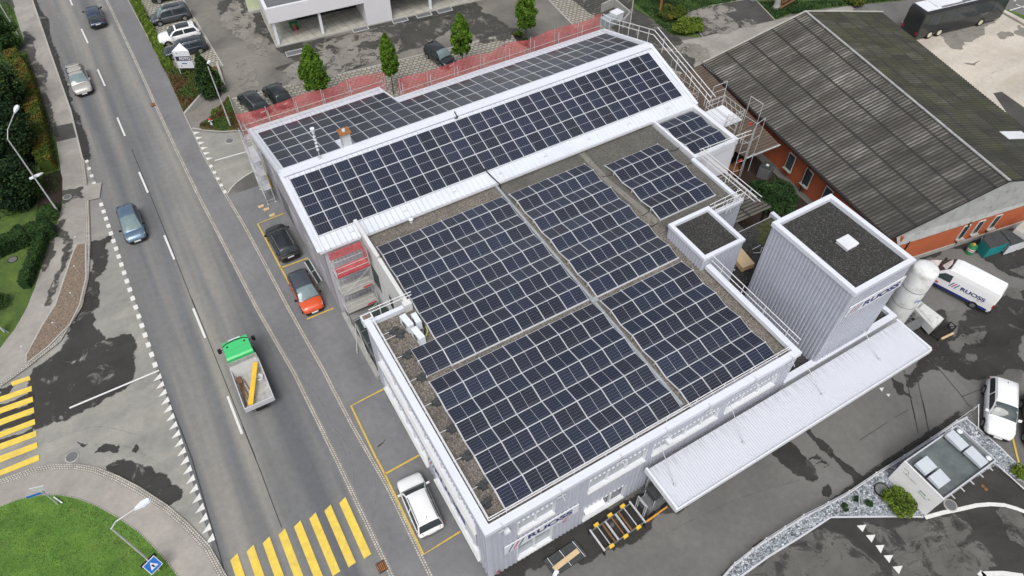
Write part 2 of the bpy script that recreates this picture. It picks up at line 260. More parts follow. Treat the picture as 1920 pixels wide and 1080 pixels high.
# ------------------------------------------------------------------ mesh builder
class MB:
    def __init__(s): s.v=[]; s.f=[]; s.mi=[]; s.uv=[]; s.sm=[]
    def face(s,pts,mi=0,uv=None,sm=False):
        n=len(s.v); s.v+= [V(p) for p in pts]; s.f.append(tuple(range(n,n+len(pts)))); s.mi.append(mi); s.uv.append(uv); s.sm.append(sm)
    def idx(s,verts,faces,mi=0,sm=False):
        n=len(s.v); s.v+=[V(p) for p in verts]
        for f in faces: s.f.append(tuple(n+i for i in f)); s.mi.append(mi); s.uv.append(None); s.sm.append(sm)
    def hexa(s,b,t,mi=0):   # bottom ring, top ring (any n)
        n=len(b); s.idx(list(b)+list(t),[tuple(range(n-1,-1,-1)),tuple(range(n,2*n))]+[(i,(i+1)%n,n+(i+1)%n,n+i) for i in range(n)],mi)
    def box(s,x0,x1,y0,y1,z0,z1,mi=0):
        s.hexa([(x0,y0,z0),(x1,y0,z0),(x1,y1,z0),(x0,y1,z0)],[(x0,y0,z1),(x1,y0,z1),(x1,y1,z1),(x0,y1,z1)],mi)
    def obox(s,c,ax,ay,az,mi=0):   # centre and three half-axis vectors
        c,ax,ay,az=V(c),V(ax),V(ay),V(az)
        s.hexa([c-ax-ay-az,c+ax-ay-az,c+ax+ay-az,c-ax+ay-az],[c-ax-ay+az,c+ax-ay+az,c+ax+ay+az,c-ax+ay+az],mi)
    def slab(s,poly,z0,z1,mi=0): s.hexa([(p[0],p[1],z0) for p in poly],[(p[0],p[1],z1) for p in poly],mi)
    def sheet(s,poly,z,mi=0): s.face([(p[0],p[1],z) for p in poly],mi)
    def tube(s,a,b,r,n=6,mi=0,r2=None,cap=True):
        a,b=V(a),V(b); d=(b-a); 
        if d.length<1e-6: return
        d.normalize(); u=d.orthogonal().normalized(); w_=d.cross(u); r2=r if r2 is None else r2
        A=[a+(u*cos(2*pi*i/n)+w_*sin(2*pi*i/n))*r for i in range(n)]; B=[b+(u*cos(2*pi*i/n)+w_*sin(2*pi*i/n))*r2 for i in range(n)]
        F=[(i,(i+1)%n,n+(i+1)%n,n+i) for i in range(n)]
        k=len(s.v); s.idx(A+B,F,mi,True)
        if cap: s.idx(A,[tuple(range(n-1,-1,-1))],mi); s.idx(B,[tuple(range(n))],mi)
    def path(s,P,r,n=6,mi=0):
        for a,b in zip(P,P[1:]): s.tube(a,b,r,n,mi)
    def lathe(s,c,prof,n=20,mi=0,cap=True):
        c=V(c); k=len(prof); vs=[c+V((r*cos(2*pi*i/n),r*sin(2*pi*i/n),z)) for r,z in prof for i in range(n)]
        s.idx(vs,[(j*n+i,j*n+(i+1)%n,(j+1)*n+(i+1)%n,(j+1)*n+i) for j in range(k-1) for i in range(n)],mi,True)
        if cap: s.face(vs[(k-1)*n:],mi); s.face(vs[:n][::-1],mi)
    def ribbon(s,P,wd,z=None,mi=0,side=0):
        P=[V((p[0],p[1],(p[2] if len(p)>2 else 0) if z is None else z)) for p in P]; u=0; L=[];R=[];U=[0]
        for i,p in enumerate(P):
            d=(P[min(i+1,len(P)-1)]-P[max(i-1,0)]); d.z=0; d.normalize(); nn=V((-d.y,d.x,0))
            L.append(p+nn*wd*(.5+side/2)); R.append(p-nn*wd*(.5-side/2))
            if i: u+=(p-P[i-1]).length; U.append(u)
        for i in range(len(P)-1): s.face([R[i],R[i+1],L[i+1],L[i]],mi,[(U[i],0),(U[i+1],0),(U[i+1],wd),(U[i],wd)])
    def corr(s,A,B,C_,D,pitch=.2,dep=.03,nv=1,mi=0,prof='sin',z=None):
        # patch A-B (u axis, waves along it) / D-C (far side); offset along normal
        A,B,C_,D=V(A),V(B),V(C_),V(D); lu=(B-A).length; lv=(D-A).length; n=max(1,round(lu/pitch)); N=(B-A).cross(D-A).normalized()
        pr={'sin':[(0,0),(.25,.7),(.5,1),(.75,.7)],'trap':[(0,0),(.42,0),(.5,1),(.92,1)],'seam':[(0,0),(.84,0),(.87,1),(.97,1)]}[prof]
        us=[(i+a)/n for i in range(n) for a,_ in pr]+[1]; hs_=[h for i in range(n) for _,h in pr]+[0]
        rows=[]; 
        for j in range(nv+1):
            t_=j/nv; rows.append([(A.lerp(B,u)).lerp(D.lerp(C_,u),t_)+N*h*dep for u,h in zip(us,hs_)])
        k=len(us)
        for j in range(nv):
            for i in range(k-1):
                s.face([rows[j][i],rows[j][i+1],rows[j+1][i+1],rows[j+1][i]],mi,[(us[i]*lu,j/nv*lv),(us[i+1]*lu,j/nv*lv),(us[i+1]*lu,(j+1)/nv*lv),(us[i]*lu,(j+1)/nv*lv)],prof=='sin')
    def build(s,name,mats,parent=None,smooth=None):
        if not isinstance(mats,(list,tuple)): mats=[mats]
        root=parent
        while root is not None and root.parent is not None: root=root.parent
        inv=root.matrix_basis.inverted() if root is not None else None
        me=bpy.data.meshes.new(name); me.from_pydata([tuple(inv@p) if inv else tuple(p) for p in s.v],[],s.f)
        for m in mats: me.materials.append(MAT[m] if isinstance(m,str) else m)
        me.polygons.foreach_set('material_index',s.mi)
        me.polygons.foreach_set('use_smooth',[bool(x) if smooth is None else smooth for x in s.sm])
        if any(u is not None for u in s.uv):
            ul=me.uv_layers.new(name='UVMap'); k=0
            for f,u in zip(s.f,s.uv):
                for i in range(len(f)):
                    if u is not None: ul.data[k].uv=u[i]
                    k+=1
        me.update(); o=bpy.data.objects.new(name,me); COL.objects.link(o)
        if parent is not None: o.parent=parent
        return o
def tag(o,label=None,cat=None,group=None,kind=None):
    if label: o['label']=label
    if cat: o['category']=cat
    if group: o['group']=group
    if kind: o['kind']=kind
    return o
def thing(name,label,cat,loc=(0,0,0),rz=0,group=None):
    o=bpy.data.objects.new(name,None); COL.objects.link(o); o.empty_display_size=.3
    o.matrix_basis=Matrix.Translation(V(loc))@Matrix.Rotation(rz,4,'Z'); return tag(o,label,cat,group)
def struct(name,mb,mats,label=None): return tag(mb.build(name,mats),label,None,None,'structure')
def copy_tree(o,parent=None):
    c=o.copy(); COL.objects.link(c); c.parent=parent
    for ch in o.children: copy_tree(ch,c)
    return c
def place(o,loc,rz): o.matrix_basis=Matrix.Translation(V(loc))@Matrix.Rotation(rz,4,'Z')
def text_mb(txt,origin,ux,uy,height,width=None,bold=.02,sp=1.0):
    """lettering as thin solid faces: ux = reading direction, uy = up direction of the letters"""
    cu=bpy.data.curves.new('t','FONT'); cu.body=txt; cu.size=1; cu.offset=bold; cu.space_character=sp; cu.extrude=.0
    ob=bpy.data.objects.new('t',cu); COL.objects.link(ob); bpy.context.view_layer.update()
    me=bpy.data.meshes.new_from_object(ob.evaluated_get(bpy.context.evaluated_depsgraph_get()))
    xs=[v_.co.x for v_ in me.vertices]; ys=[v_.co.y for v_ in me.vertices]; x0,x1,y0,y1=min(xs),max(xs),min(ys),max(ys)
    sy=height/(y1-y0); sx=sy if width is None else width/(x1-x0)
    ux,uy=V(ux).normalized(),V(uy).normalized(); n=ux.cross(uy); mb=MB()
    top=[V(origin)+ux*((v_.co.x-x0)*sx)+uy*((v_.co.y-y0)*sy)+n*.012 for v_ in me.vertices]
    mb.idx(top,[tuple(p.vertices) for p in me.polygons])
    bpy.data.objects.remove(ob); bpy.data.curves.remove(cu); bpy.data.meshes.remove(me); return mb
def seg_x(a,b,c,d):
    o=lambda p,q,r:(q[0]-p[0])*(r[1]-p[1])-(q[1]-p[1])*(r[0]-p[0])
    return o(a,b,c)*o(a,b,d)<0 and o(c,d,a)*o(c,d,b)<0
def fractal(P,amp=.25,it=4,seed=0):
    r=random.Random(seed); amp=min(amp,.22); P=[(p[0],p[1]) for p in P]
    for k in range(it):
        Q=[]; n=len(P)
        for i,p in enumerate(P):
            q=P[(i+1)%n]; d=(q[0]-p[0],q[1]-p[1]); mid=((p[0]+q[0])/2,(p[1]+q[1])/2); m=mid
            for tr in (1,.4):
                a=r.uniform(-amp,amp)*tr; e=r.uniform(-.1,.1); c=(mid[0]-d[1]*a+d[0]*e,mid[1]+d[0]*a+d[1]*e)
                R=abs(d[0])+abs(d[1]); bad=False
                for jx in range(n):
                    if jx==i: continue
                    u,v=P[jx],P[(jx+1)%n]
                    if min(u[0],v[0])>max(p[0],q[0])+R or max(u[0],v[0])<min(p[0],q[0])-R or min(u[1],v[1])>max(p[1],q[1])+R or max(u[1],v[1])<min(p[1],q[1])-R: continue
                    if seg_x(p,c,u,v) or seg_x(c,q,u,v): bad=True; break
                if not bad:
                    for jx in range(0,len(Q)-1):   # edges already displaced this round
                        u,v=Q[jx],Q[jx+1]
                        if seg_x(p,c,u,v) or seg_x(c,q,u,v): bad=True; break
                if not bad: m=c; break
            Q+=[p,m]
        P=Q
    return [V((x,y,0)) for x,y in P]
# ------------------------------------------------------------------ GROUND (one sheet to the horizon) and sheets on it
m=MB(); m.sheet([(-700,-700),(900,-700),(900,900),(-700,900)],0); struct('ground',m,'court')
Z=[.004*i for i in range(12)]
KA=[(180,-46),(200,0),(230.6,64),(267,142),(291.7,197),(330.5,280),(369.4,360.5),(414,446.7),(483,580),(553,702),(630.6,860),(734.5,1080),(760,1134)]
KB=[(376.4,280),(422,363),(455.6,419),(491.7,485.6),(541.7,580),(605.6,693),(659,796),(726.8,914),(807,1080),(830,1130)]
def sheet(name,P,z,mat,px=True):
    m=MB(); m.sheet(gp(P) if px else P,z); return struct(name,m,mat)
# lot behind the building
sheet('parking_lot',[(-4.3,41),(70,41),(70,140),(-4.3,140)],Z[1],'lot',False)
# main road
sheet('road',[(-16.2,140),(-14.9,89),(-14.4,62),(-14.3,52),(-14.1,46),(-13.8,25),(-13.9,10),(-14.0,-30),(-4.3,-30)]+gp(KA[::-1])+[(-7.6,140)],Z[2],'road',False)
# apron + right pavement (flush) between kerb line and building
sheet('pavement',[(-7.6,140)]+gp(KA)+[(-4.3,-30),(.3,-30),(.3,41.5),(-4.2,41.5),(-4.6,83),(-5.3,140)],Z[2],'apron',False)
sheet('side_street',gp([(361,243),(384,246),(416.7,249),(458,247)])+[(3,44),(0.2,41),(0.2,37)]+gp([(480,319),(444,342),(427,363),(392,300)]),Z[3],'side',False)
# left side street junction
sheet('side_street',gp([(133,208),(155.6,300),(164,377),(166.7,458),(163,535),(151,577),(111,640),(50,690),(0,726),(-300,900),(-300,1050),(0,908),(62,886),(104,878),(143,878),(181,885),(220,900),(259,921),(311,955),(350,989),(389,1030),(417,1078),(425,1084)])+[V((-13.9,10,0)),V((-13.85,25,0)),V((-14.1,46,0)),V((-14.35,55,0))],Z[3],'side',False)
# raised pavement along the left of the road, narrowing into the side street
PL=[(15,-30),(21.7,0),(43,70),(66.7,139),(88,205),(107,267),(115,319),(119,383),(111,413),(96,449),(66.7,541),(51,580),(30,617),(0,656),(-200,850)]
PR=[(-260,900),(0,724),(50,688),(111,640),(144,592),(150,577),(164,524),(166.7,458),(164,377),(155.6,300),(133,208),(97,105),(61,0),(50,-30)]
m=MB(); m.slab(gp(PL+PR),-.02,.1); struct('sidewalk',m,'walk')
m=MB(); m.ribbon(gp(PR),.16,.104); m.ribbon(gp(PL),.12,.106,1); struct('kerb',m,['kerb','concm'])
m=MB(); m.ribbon(gp([(155.6,300),(164,377),(166.7,458),(163.5,524),(151,577),(111,641),(50,689),(0,725)]),.34,.11); struct('kerb',m,'cobble')
sheet('asphalt_patch',zt(3.6,0,0,[(365,860),(492,835),(520,932),(378,965)]),.108,'patch')
sheet('asphalt_patch',zt(3.6,0,280,[(430,282),(690,228),(675,335),(432,382)]),.112,'walk')
# bark bed island
isl=gp([(146,460),(162.5,458),(163,524),(151,574),(133,610),(92,652),(55.6,681),(50.5,682),(51,668),(80.5,613),(96,588),(105.5,574),(122,524),(139,474)])
m=MB(); m.slab(isl,.0,.17); struct('planting_bed',m,'mulch')
m=MB(); m.ribbon(isl+[isl[0]],.12,.176); struct('kerb',m,'kerb')
# lower left: curved pavement and lawn
OK_=[(-200,960),(0,906),(62,884),(104,876.5),(143,876),(181.5,883),(220,898.5),(259,919),(311,953),(350,987),(389,1028),(415,1075),(440,1120)]
IK=[(400,1200),(350,1110),(332,1079),(311,1051.5),(285,1023),(259,998),(220,971),(181.5,950),(145,936),(114,930),(78,930),(39,937.5),(0,952),(-200,1020)]
m=MB(); m.slab(gp(OK_+IK),-.02,.1); struct('sidewalk',m,'walkc')
m=MB(); m.ribbon(gp(OK_),.42,.108); m.ribbon(gp(IK),.15,.109); struct('kerb',m,'cobble')
m=MB(); m.slab(gp([(400,1200),(350,1110),(332,1079),(311,1051.5),(285,1023),(259,998),(220,971),(181.5,950),(145,936),(114,930),(78,930),(39,937.5),(0,952),(-200,1020),(-200,1300),(200,1500)]),-.02,.13); struct('lawn',m,'grass')
# left garden
m=MB(); m.slab(gp(PL)+[V((-60,15,0)),V((-60,140,0))],-.02,.12); struct('garden_ground',m,'grass2')
sheet('driveway',zt(3.6,0,0,[(0,0),(85,0),(105,60),(0,20)]),.128,'patch'); sheet('driveway',zt(3.6,0,0,[(-60,330),(130,318),(180,308),(190,352),(110,360),(-60,400)]),.128,'patch')
sheet('driveway',zt(3.6,0,280,[(300,180),(410,145),(425,200),(425,340),(410,430),(250,430)]),.128,'soil')
# far side: pavers, beds
sheet('parking_pavers',gp([(244,-40),(335,-40),(344,0),(419,125),(408,127),(314,128),(255,0)]),Z[3],'paver',False)
sheet('parking_pavers',gp([(434.7,185),(526,164),(714,121),(805.5,98.6),(844,90),(958,61),(986,78),(1000,95)])+[V((36,41,0)),V((1.5,41,0))],Z[3],'paver2',False)
sheet('parking_pavers',gp([(1015,-20),(1029,0),(1080.5,53),(1110,45),(1128,20),(1150,10),(1122,0),(1105,-20)]),Z[3],'paver2',False)
m=MB(); m.ribbon(gp([(434.7,185),(526,164),(714,121),(805.5,98.6),(844,90),(958,61)]),.15,Z[5]); m.ribbon(gp([(335,-40),(344,0),(419,125),(385,116)]),.15,Z[5]); m.ribbon(gp([(1015,-20),(1029,0),(1080.5,53)]),.15,Z[5]); struct('kerb',m,'kerb')
m=MB(); m.slab(gp([(310,133),(364,128),(408,126),(423,168),(411,169),(400,180),(388,182),(344.4,212.5)]),0,.12); struct('planting_bed',m,'earth')
m=MB(); m.slab(gp([(373.6,239),(398,218),(429,182),(441,214),(452,244),(417,247.5),(384,245)]),0,.12); struct('planting_bed',m,'earth')
m=MB(); m.ribbon(gp([(361,242),(384,246),(416.7,248.5),(458,246)]),.16,.125); m.ribbon(gp([(429,181),(441,214),(453,244)]),.12,.128); struct('kerb',m,'kerb')
b=gp([(344.8,213),(390,181),(385,190),(347,216)]); m=MB(); m.hexa([b[0],b[1],b[2],b[3]],[b[0]+V((0,0,.15)),b[1]+V((0,0,1.0)),b[2]+V((0,0,1.0)),b[3]+V((0,0,.15))]); 
tag(m.build('retaining_wall','concm'),'wedge shaped concrete wing wall beside the underpass ramp by the sign bed','wall')
m=MB(); m.slab(gp([(407,125),(411,124),(426,168),(412,171),(411,168.5),(421,166)]),0,.5)
tag(m.build('low_wall','kerb'),'low pale concrete wall edging the conifer bed and paved bays','wall')
sheet('planting_bed',gp([(958,61),(964,59),(987,76),(995,92),(972,82)]),Z[4],'soil',False)
# grass and drives at the top
GA=gp([(1170,-40),(1182,0),(1186,14),(1223,36),(1254,62),(1286,69),(1314,70),(1285,48),(1278,26),(1320,15),(1396,0),(1460,-15),(1450,-60)])
m=MB(); m.slab(GA,0,.06); struct('lawn',m,'grass2')
m=MB(); m.slab(gp([(1405,-40),(1419,4),(1452,38.5),(1481,27),(1520,20),(1560,14),(1700,0),(1720,-40)]),0,.06); struct('lawn',m,'grass2')
sheet('driveway',gp([(1279,23),(1320,14),(1396,0),(1412,-6),(1452,38.5),(1421,45),(1314.6,69),(1290,50)]),Z[6],'wet2',False)
m=MB(); m.ribbon(gp([(1318,70),(1279,24),(1320,14),(1396,0),(1440,-10)]),.12,.075); m.ribbon(gp([(1405,-12),(1420,4),(1453,39)]),.12,.075); struct('kerb',m,'kerb')
sheet('lane',gp([(1230,85),(1314,70),(1421,45),(1500,27),(1600,10),(1600,80),(1500,200),(1260,135)]),Z[3],'walk',False)
sheet('yard',gp([(1690,40),(1780,58),(1879,26),(1920,49),(2400,250),(2400,600),(1880,340)]),Z[3],'conc',False)
sheet('yard',gp([(1862,175),(1878,172),(1925,205),(1960,260),(1900,230)]),Z[4],'wet2',False)
m=MB(); m.slab(gp([(1876,22),(1884,21),(2000,80),(2000,92)]),0,.15); struct('kerb',m,'conc')
sheet('verge',gp([(1884,20),(1890,17),(2010,66),(2000,80)]),Z[4],'grass2',False)
# ------------------------------------------------------------------ markings
mk=MB(); ym=MB(); yl=MB(); ZM=.044
def px3(L,ox,oy,s=3.6): return gp(zt(s,ox,oy,L))
for s_,e in [((465,-20),(490,38)),((550,197),(595,293)),((660,470),(710,583)),((792,795),(845,920))]: mk.ribbon(px3([s_,e],0,0),.17,ZM)
for s_,e in [((940,155),(1000,295)),((1110,582),(1178,745))]: mk.ribbon(px3([s_,e],0,280),.17,ZM)
for s_,e in [((1305,67),(1387,267)),((1537,660),(1635,915))]: mk.ribbon(px3([s_,e],0,560),.17,ZM)
def dashes(a,b,n,ln,wd,z=ZM):
    a,b=G(*a),G(*b); d=(b-a).normalized()
    for i in range(n): c=a.lerp(b,i/(n-1)); mk.ribbon([c-d*ln/2,c+d*ln/2],wd,z)
dashes((163,303),(177,344.5),4,.42,.3); dashes((190.3,384),(291,684.5),20,.5,.33); dashes((396,312),(421.7,360),5,.42,.28)
def teeth(a,b,n,bs,hh,dirv,zz=ZM):
    a,b=G(*a),G(*b)
    for i in range(n):
        c=a.lerp(b,i/(n-1)); d=(b-a).normalized(); mk.face([(c.x,c.y,zz),(c.x+d.x*bs,c.y+d.y*bs,zz),(c.x+d.x*bs*.85+dirv[0]*hh,c.y+d.y*bs*.85+dirv[1]*hh,zz)])
teeth((301,700),(399.5,999.7),19,.5,.62,(-1,-.1)); teeth((362.5,248),(386,296),6,.5,.6,(1,.1))
mk.ribbon(gp([(130.6,765.6),(298.6,695)]),.15,ZM); mk.ribbon(gp([(427,363),(433,353),(444,342),(461,329),(480,319),(494,314)]),.07,ZM); mk.ribbon(gp([(403,301.7),(463,284.7)]),.15,ZM)
for q in [[(1606,986),(1624,984),(1617,998)],[(1623,1004),(1641,1003),(1634,1018)],[(1641,1023),(1658,1022),(1651,1038)],[(1656,1042),(1674,1041),(1667,1056)],[(1673,1063),(1692,1061),(1685,1077)]]: mk.sheet(gp(q),ZM)
for q in [[(1648,728),(1657,727),(1653,735)],[(1661,739),(1669,739),(1666,745)]]: mk.sheet(gp(q),ZM)
cv=zt(4.8,1560,750,[(835,1060),(1000,1015),(1150,985),(1300,950),(1420,940),(1550,948),(1660,980),(1760,1020)]); mk.ribbon(gp(cv),.26,ZM)
cv=zt(13.7,1780,1020,[(830,780),(1100,765),(1400,762),(1600,790),(1900,830)]); mk.ribbon(gp(cv),.3,ZM)
mk.ribbon(gp([(1835,1073),(1846,1083)]),.4,ZM); mk.ribbon(gp([(1893,20),(1920,12)]),.15,ZM); mk.ribbon(gp([(1905,9),(1920,15)]),.15,ZM)
struct('road_marking',mk,'paint')
# yellow zebra crossings
a=G(120/3.856+400,945/3.856+800); b=G(905/3.856+400,535/3.856+800)
for i in range(8):
    x=a.x+(b.x-a.x)*i/7; y=a.y+(b.y-a.y)*i/7; x-=.02; ym.face([(x,y-.2,ZM),(x,y-4.3,ZM),(x+.5,y-4.25,ZM),(x+.5,y,ZM)])
for q in [[(75,565),(200,523),(210,550),(85,592)],[(0,665),(215,590),(217,625),(0,702)],[(-30,750),(222,662),(226,698),(-30,790)],[(-30,828),(230,735),(233,772),(-30,870)],[(-30,915),(236,813),(240,850),(-30,952)],[(-30,992),(245,892),(250,930),(-30,1035)],[(-30,1075),(252,970),(257,1010),(-30,1120)]]: ym.sheet(px3(q,0,560),ZM)
for q in [[(-30,330),(283,203),(287,245),(-30,370)]]: ym.sheet(px3(q,0,800,3.856),ZM)
struct('zebra_crossing',ym,'ypaint')
def yline(L,ox,oy,s): yl.ribbon(px3(L,ox,oy,s),.13,ZM)
yline([(475,435),(300,505),(455,800),(632,1165-40)],400,280,3.6); yline([(455,803),(640,735)],400,280,3.6); yline([(632,140),(812,66)],400,560,3.6)
yline([(1150,612),(930,725),(1100,1080)],400,560,3.6); yline([(1182,235),(1240,345),(1520,925),(1785,760)],400,800,3.856); yline([(1240,345),(1490,207)],400,800,3.856)
yline([(1620,330),(1680,575)],1560,750,4.8); struct('parking_line',yl,'yline')
# kerb lines of small setts along the apron
m=MB()
m.ribbon(gp(KA),.34,Z[4]); m.ribbon(gp(KB),.3,Z[6])
m.ribbon(px3([(862,0),(1120,480),(1240,765),(1390,1080)],0,0),.14,Z[5])

struct('kerb',m,'cobble')
m=MB()
for L,o in [([(890,0),(1100,520),(1320,1080)],(0,280)),([(1295,0),(1420,310),(1560,660),(1728,1080)],(0,560))]: m.ribbon(px3(L,*o),.05,Z[5])
m.ribbon(gp([(337,800),(360,860),(415,1049),(424,1085)]),.07,Z[6]); m.ribbon(px3([(212,0),(345,330),(430,560),(495,730)],400,800,3.856),.05,Z[6]); m.ribbon(gp([(293,692),(337,800)]),.05,Z[6])
for L in ([(860,510),(1170,880),(1235,970)],[(650,650),(750,1080)],[(740,620),(850,1080)]): m.ribbon(px3(L,1560,560,4.8),.05,Z[6])
for L in ([(710,0),(775,300)],[(815,0),(870,290)],[(335,640),(780,350)],[(0,480),(270,700)],[(1165,885-912),(1700,-240)]): m.ribbon(px3(L,1560,750,4.8),.05,Z[6])
for L in ([(255,360),(500,200)],[(560,160),(690,90)]): m.ribbon(px3(L,1560,750,4.8),.03,Z[6])
struct('asphalt_joint',m,'joint')
# wet and dry patches lying on the asphalt
WP=MB(); WD=MB()
BZ=[0]
def blot(L,ox=0,oy=0,s=1,z=.0175,amp=.22,it=4,mb=None,seed=0):
    _q=[(a,b) for a,b in L]; _n=len(_q)
    if any(seg_x(_q[i],_q[(i+1)%_n],_q[j],_q[(j+1)%_n]) for i in range(_n) for j in range(i+1,_n)): print("SELFX",seed,L)
    BZ[0]=(BZ[0]+1)%14; z=(.018 if z<.0195 else .030 if z<.1 else z)+BZ[0]*.0007
    F=fractal(gp(zt(s,ox,oy,L)),amp,min(it,3) if it<5 else 4,seed); B_=mb if mb is not None else WP; n=len(F)
    ar=sum(F[i].x*F[(i+1)%n].y-F[(i+1)%n].x*F[i].y for i in range(n))/2; d=min(.45,.16*abs(ar)**.5); sg=1 if ar>0 else -1
    B_.face([(p.x,p.y,z) for p in F],0,[(1,0)]*n)
    O=[]
    for i in range(n):
        e=F[(i+1)%n]-F[i-1]; e=e.normalized() if e.length>1e-6 else V((1,0,0)); O.append((F[i].x+e.y*d*sg,F[i].y-e.x*d*sg,z-.0004))
    for i in range(n): j=(i+1)%n; B_.face([(F[i].x,F[i].y,z-.0002),O[i],O[j],(F[j].x,F[j].y,z-.0002)],0,[(1,0),(0,0),(0,0),(1,0)])
blot([(600,640),(735,590),(700,650),(715,720),(690,820),(640,1000),(630,1080),(560,1075),(590,900)],0,280,3.6,seed=1)
blot([(565,0),(630,0),(600,80),(610,200),(700,290),(870,255),(905,330),(880,560),(700,660),(560,740),(440,810),(250,870),(215,640),(210,560),(240,480),(330,420),(440,330),(480,230),(530,130)],0,560,3.6,seed=2,amp=.14)
blot([(0,610),(90,585),(60,640),(0,665)],0,560,3.6,seed=3)
for y in (700,770,850,940): blot([(0,y+18),(220,y-62),(228,y-30),(100,y+12),(0,y+42)],0,560,3.6,seed=y,amp=.12)
blot([(790,290),(880,250),(1080,310),(1190,370),(1210,440),(1300,470),(1290,510),(1230,560),(1100,500),(980,440),(870,350)],0,800,3.856,seed=4,amp=.15)
blot([(960,180),(990,130),(1000,170),(980,190)],0,800,3.856,seed=5); blot([(690,190),(760,130),(860,140),(850,185),(770,175)],0,800,3.856,seed=6,amp=.5)
blot([(560,110),(640,125),(600,150)],0,800,3.856,seed=16,amp=.5); blot([(620,990),(680,940),(700,985)],0,0,5.2,seed=15,amp=.4)
blot([(375,520),(430,560),(480,660),(500,750),(420,760),(440,640),(400,600)],0,280,3.6,seed=7,mb=WD,z=.118); blot([(430,285),(560,260),(570,330),(440,370)],0,280,3.6,seed=8,amp=.4,mb=WD,z=.119)
blot([(400,500),(440,480),(360,660),(330,760),(300,830),(270,800),(330,640)],0,280,3.6,seed=9,mb=WD,z=.119); blot([(430,680),(480,640),(440,780),(380,940),(340,1060),(310,1060),(370,900)],0,280,3.6,seed=19,mb=WD,z=.119)
blot([(165,220),(190,230),(240,420),(300,640),(350,800),(385,930),(365,900),(320,750),(260,560),(210,420)],0,0,3.6,seed=10,mb=WD,z=.12,amp=.12)
blot([(230,0),(250,30),(330,250),(440,560),(540,860),(590,1000),(600,1075),(560,1070),(520,900),(400,520),(300,270)],0,0,3.6,seed=11,mb=WP,amp=.05)
# lot
blot([(40,30),(100,0),(200,0),(230,60),(330,130),(420,290),(380,300),(330,230),(240,190),(180,130),(80,120)],400,0,3.6,seed=20,mb=WD); 
for i,L in enumerate([[(500,280),(620,290),(900,240),(1150,190),(1500,120),(1600,90),(1610,180),(1480,270),(1240,360),(1050,420),(800,470),(560,540),(430,460),(600,410),(480,350)],[(430,320),(600,290),(640,350),(500,370)],[(960,170),(1400,100),(1720,30),(1728,60),(1300,150),(1000,215)]]): blot(L,400,0,3.6,seed=21+i,mb=WD,amp=.13,it=5,z=.0165)
blot([(0,60),(140,20),(180,90),(330,160),(440,200),(380,260),(200,290),(60,200),(0,240)],850,0,3.6,seed=25,mb=WD,amp=.2,it=5)
# dry pale islands
DR=MB(); DY=MB()
for i,(L,o) in enumerate([([(150,420),(220,410),(230,430),(160,460)],(400,0)),([(190,480),(270,455),(280,480),(210,510)],(400,0)),([(170,530),(290,490),(300,580),(190,600)],(400,0)),([(80,90),(140,10),(180,60),(270,230),(330,320),(360,380),(300,360),(180,250)],(400,0)),
  ([(640,380),(900,330),(1100,350),(1180,300),(1250,330),(1050,420),(700,520),(600,560),(520,570),(440,470)],(400,0)),([(700,300),(1000,230),(1150,240),(1100,270),(760,350)],(400,0))]): blot(L,o[0],o[1],3.6,seed=30+i,mb=DR,z=.0205,amp=.2)
# courtyard right
for i,(L,z_) in enumerate([([(700,800),(880,480),(930,500),(1060,470),(1400,330),(1728,200),(1728,640),(1560,680),(1490,700),(1360,690),(1200,700),(1150,640),(960,590),(860,520)],.0168)]): blot(L,1560,560,4.8,seed=40+i,mb=WP,z=z_,amp=.15,it=5)
blot([(720,700),(800,560),(900,580),(960,640),(780,680),(740,720),(650,690)],1560,560,4.8,seed=44,mb=WP,amp=.15)
blot([(540,720),(620,760),(720,900),(600,860),(560,800)],1560,560,4.8,seed=45,mb=WP,amp=.2)
blot([(880,500),(1020,400),(1180,180),(1400,60),(1728,-60),(1900,100),(1728,300),(1300,420),(1100,480)],1560,560,4.8,seed=41,mb=WP,z=.0178,amp=.15)
blot([(780,200),(1000,110),(1050,300),(1100,450),(960,500),(880,440),(740,320)],1560,560,4.8,seed=42,mb=WP,amp=.12,z=.0172)
blot([(600,0),(820,120),(1000,0),(1300,50),(1500,200),(1900,300),(1920,-100),(1300,-200),(900,-120)],1560,460,4.8,seed=43,mb=WP,amp=.15,z=.0188)
for i,L in enumerate([[(1050,400),(1250,330),(1380,300),(1300,400),(1100,480)],[(1030,140),(1120,100),(1200,170),(1120,240)],[(1210,520),(1290,500),(1300,550),(1230,560)],[(1490,700),(1640,640),(1720,655),(1600,760),(1480,740)]]): blot(L,1560,560,4.8,seed=50+i,mb=DY,z=.0225,amp=.3,it=5)
for i,L in enumerate([[(1530,800),(1680,820),(1728,930),(1600,900)],[(1600,660),(1728,620),(1728,720)]]): blot(L,1560,370,4.8,seed=60+i,mb=DY,z=.0225,amp=.25)
# puddles by the canopy
blot([(1190,440),(1310,370),(1360,400),(1440,500),(1550,600),(1580,700),(1540,720),(1400,650),(1310,580),(1210,490)],1200,750,4.8,seed=70,amp=.1); blot([(1480,265),(1530,270),(1600,350),(1728,460),(1728,520),(1620,440),(1560,360)],1200,750,4.8,seed=71,amp=.15)
blot([(1650,790),(1690,765),(1720,830),(1700,870),(1650,860)],1200,750,4.8,seed=72,amp=.15)
for i in range(7): blot([(1510+i*24,540-(i%3)*18+i*12),(1600+i*17,490+i*14),(1590+i*17,510+i*14)],1200,750,4.8,seed=73+i,amp=.15,it=3)
blot([(0,480),(90,560),(200,640),(290,700),(220,760),(190,680),(100,620)],1560,750,4.8,seed=80,amp=.12); blot([(0,920),(230,750),(440,610),(640,480),(900,290),(1160,120),(1200,190),(960,330),(640,540),(350,700),(0,960)],1560,750,4.8,seed=81,amp=.05,z=.0172)
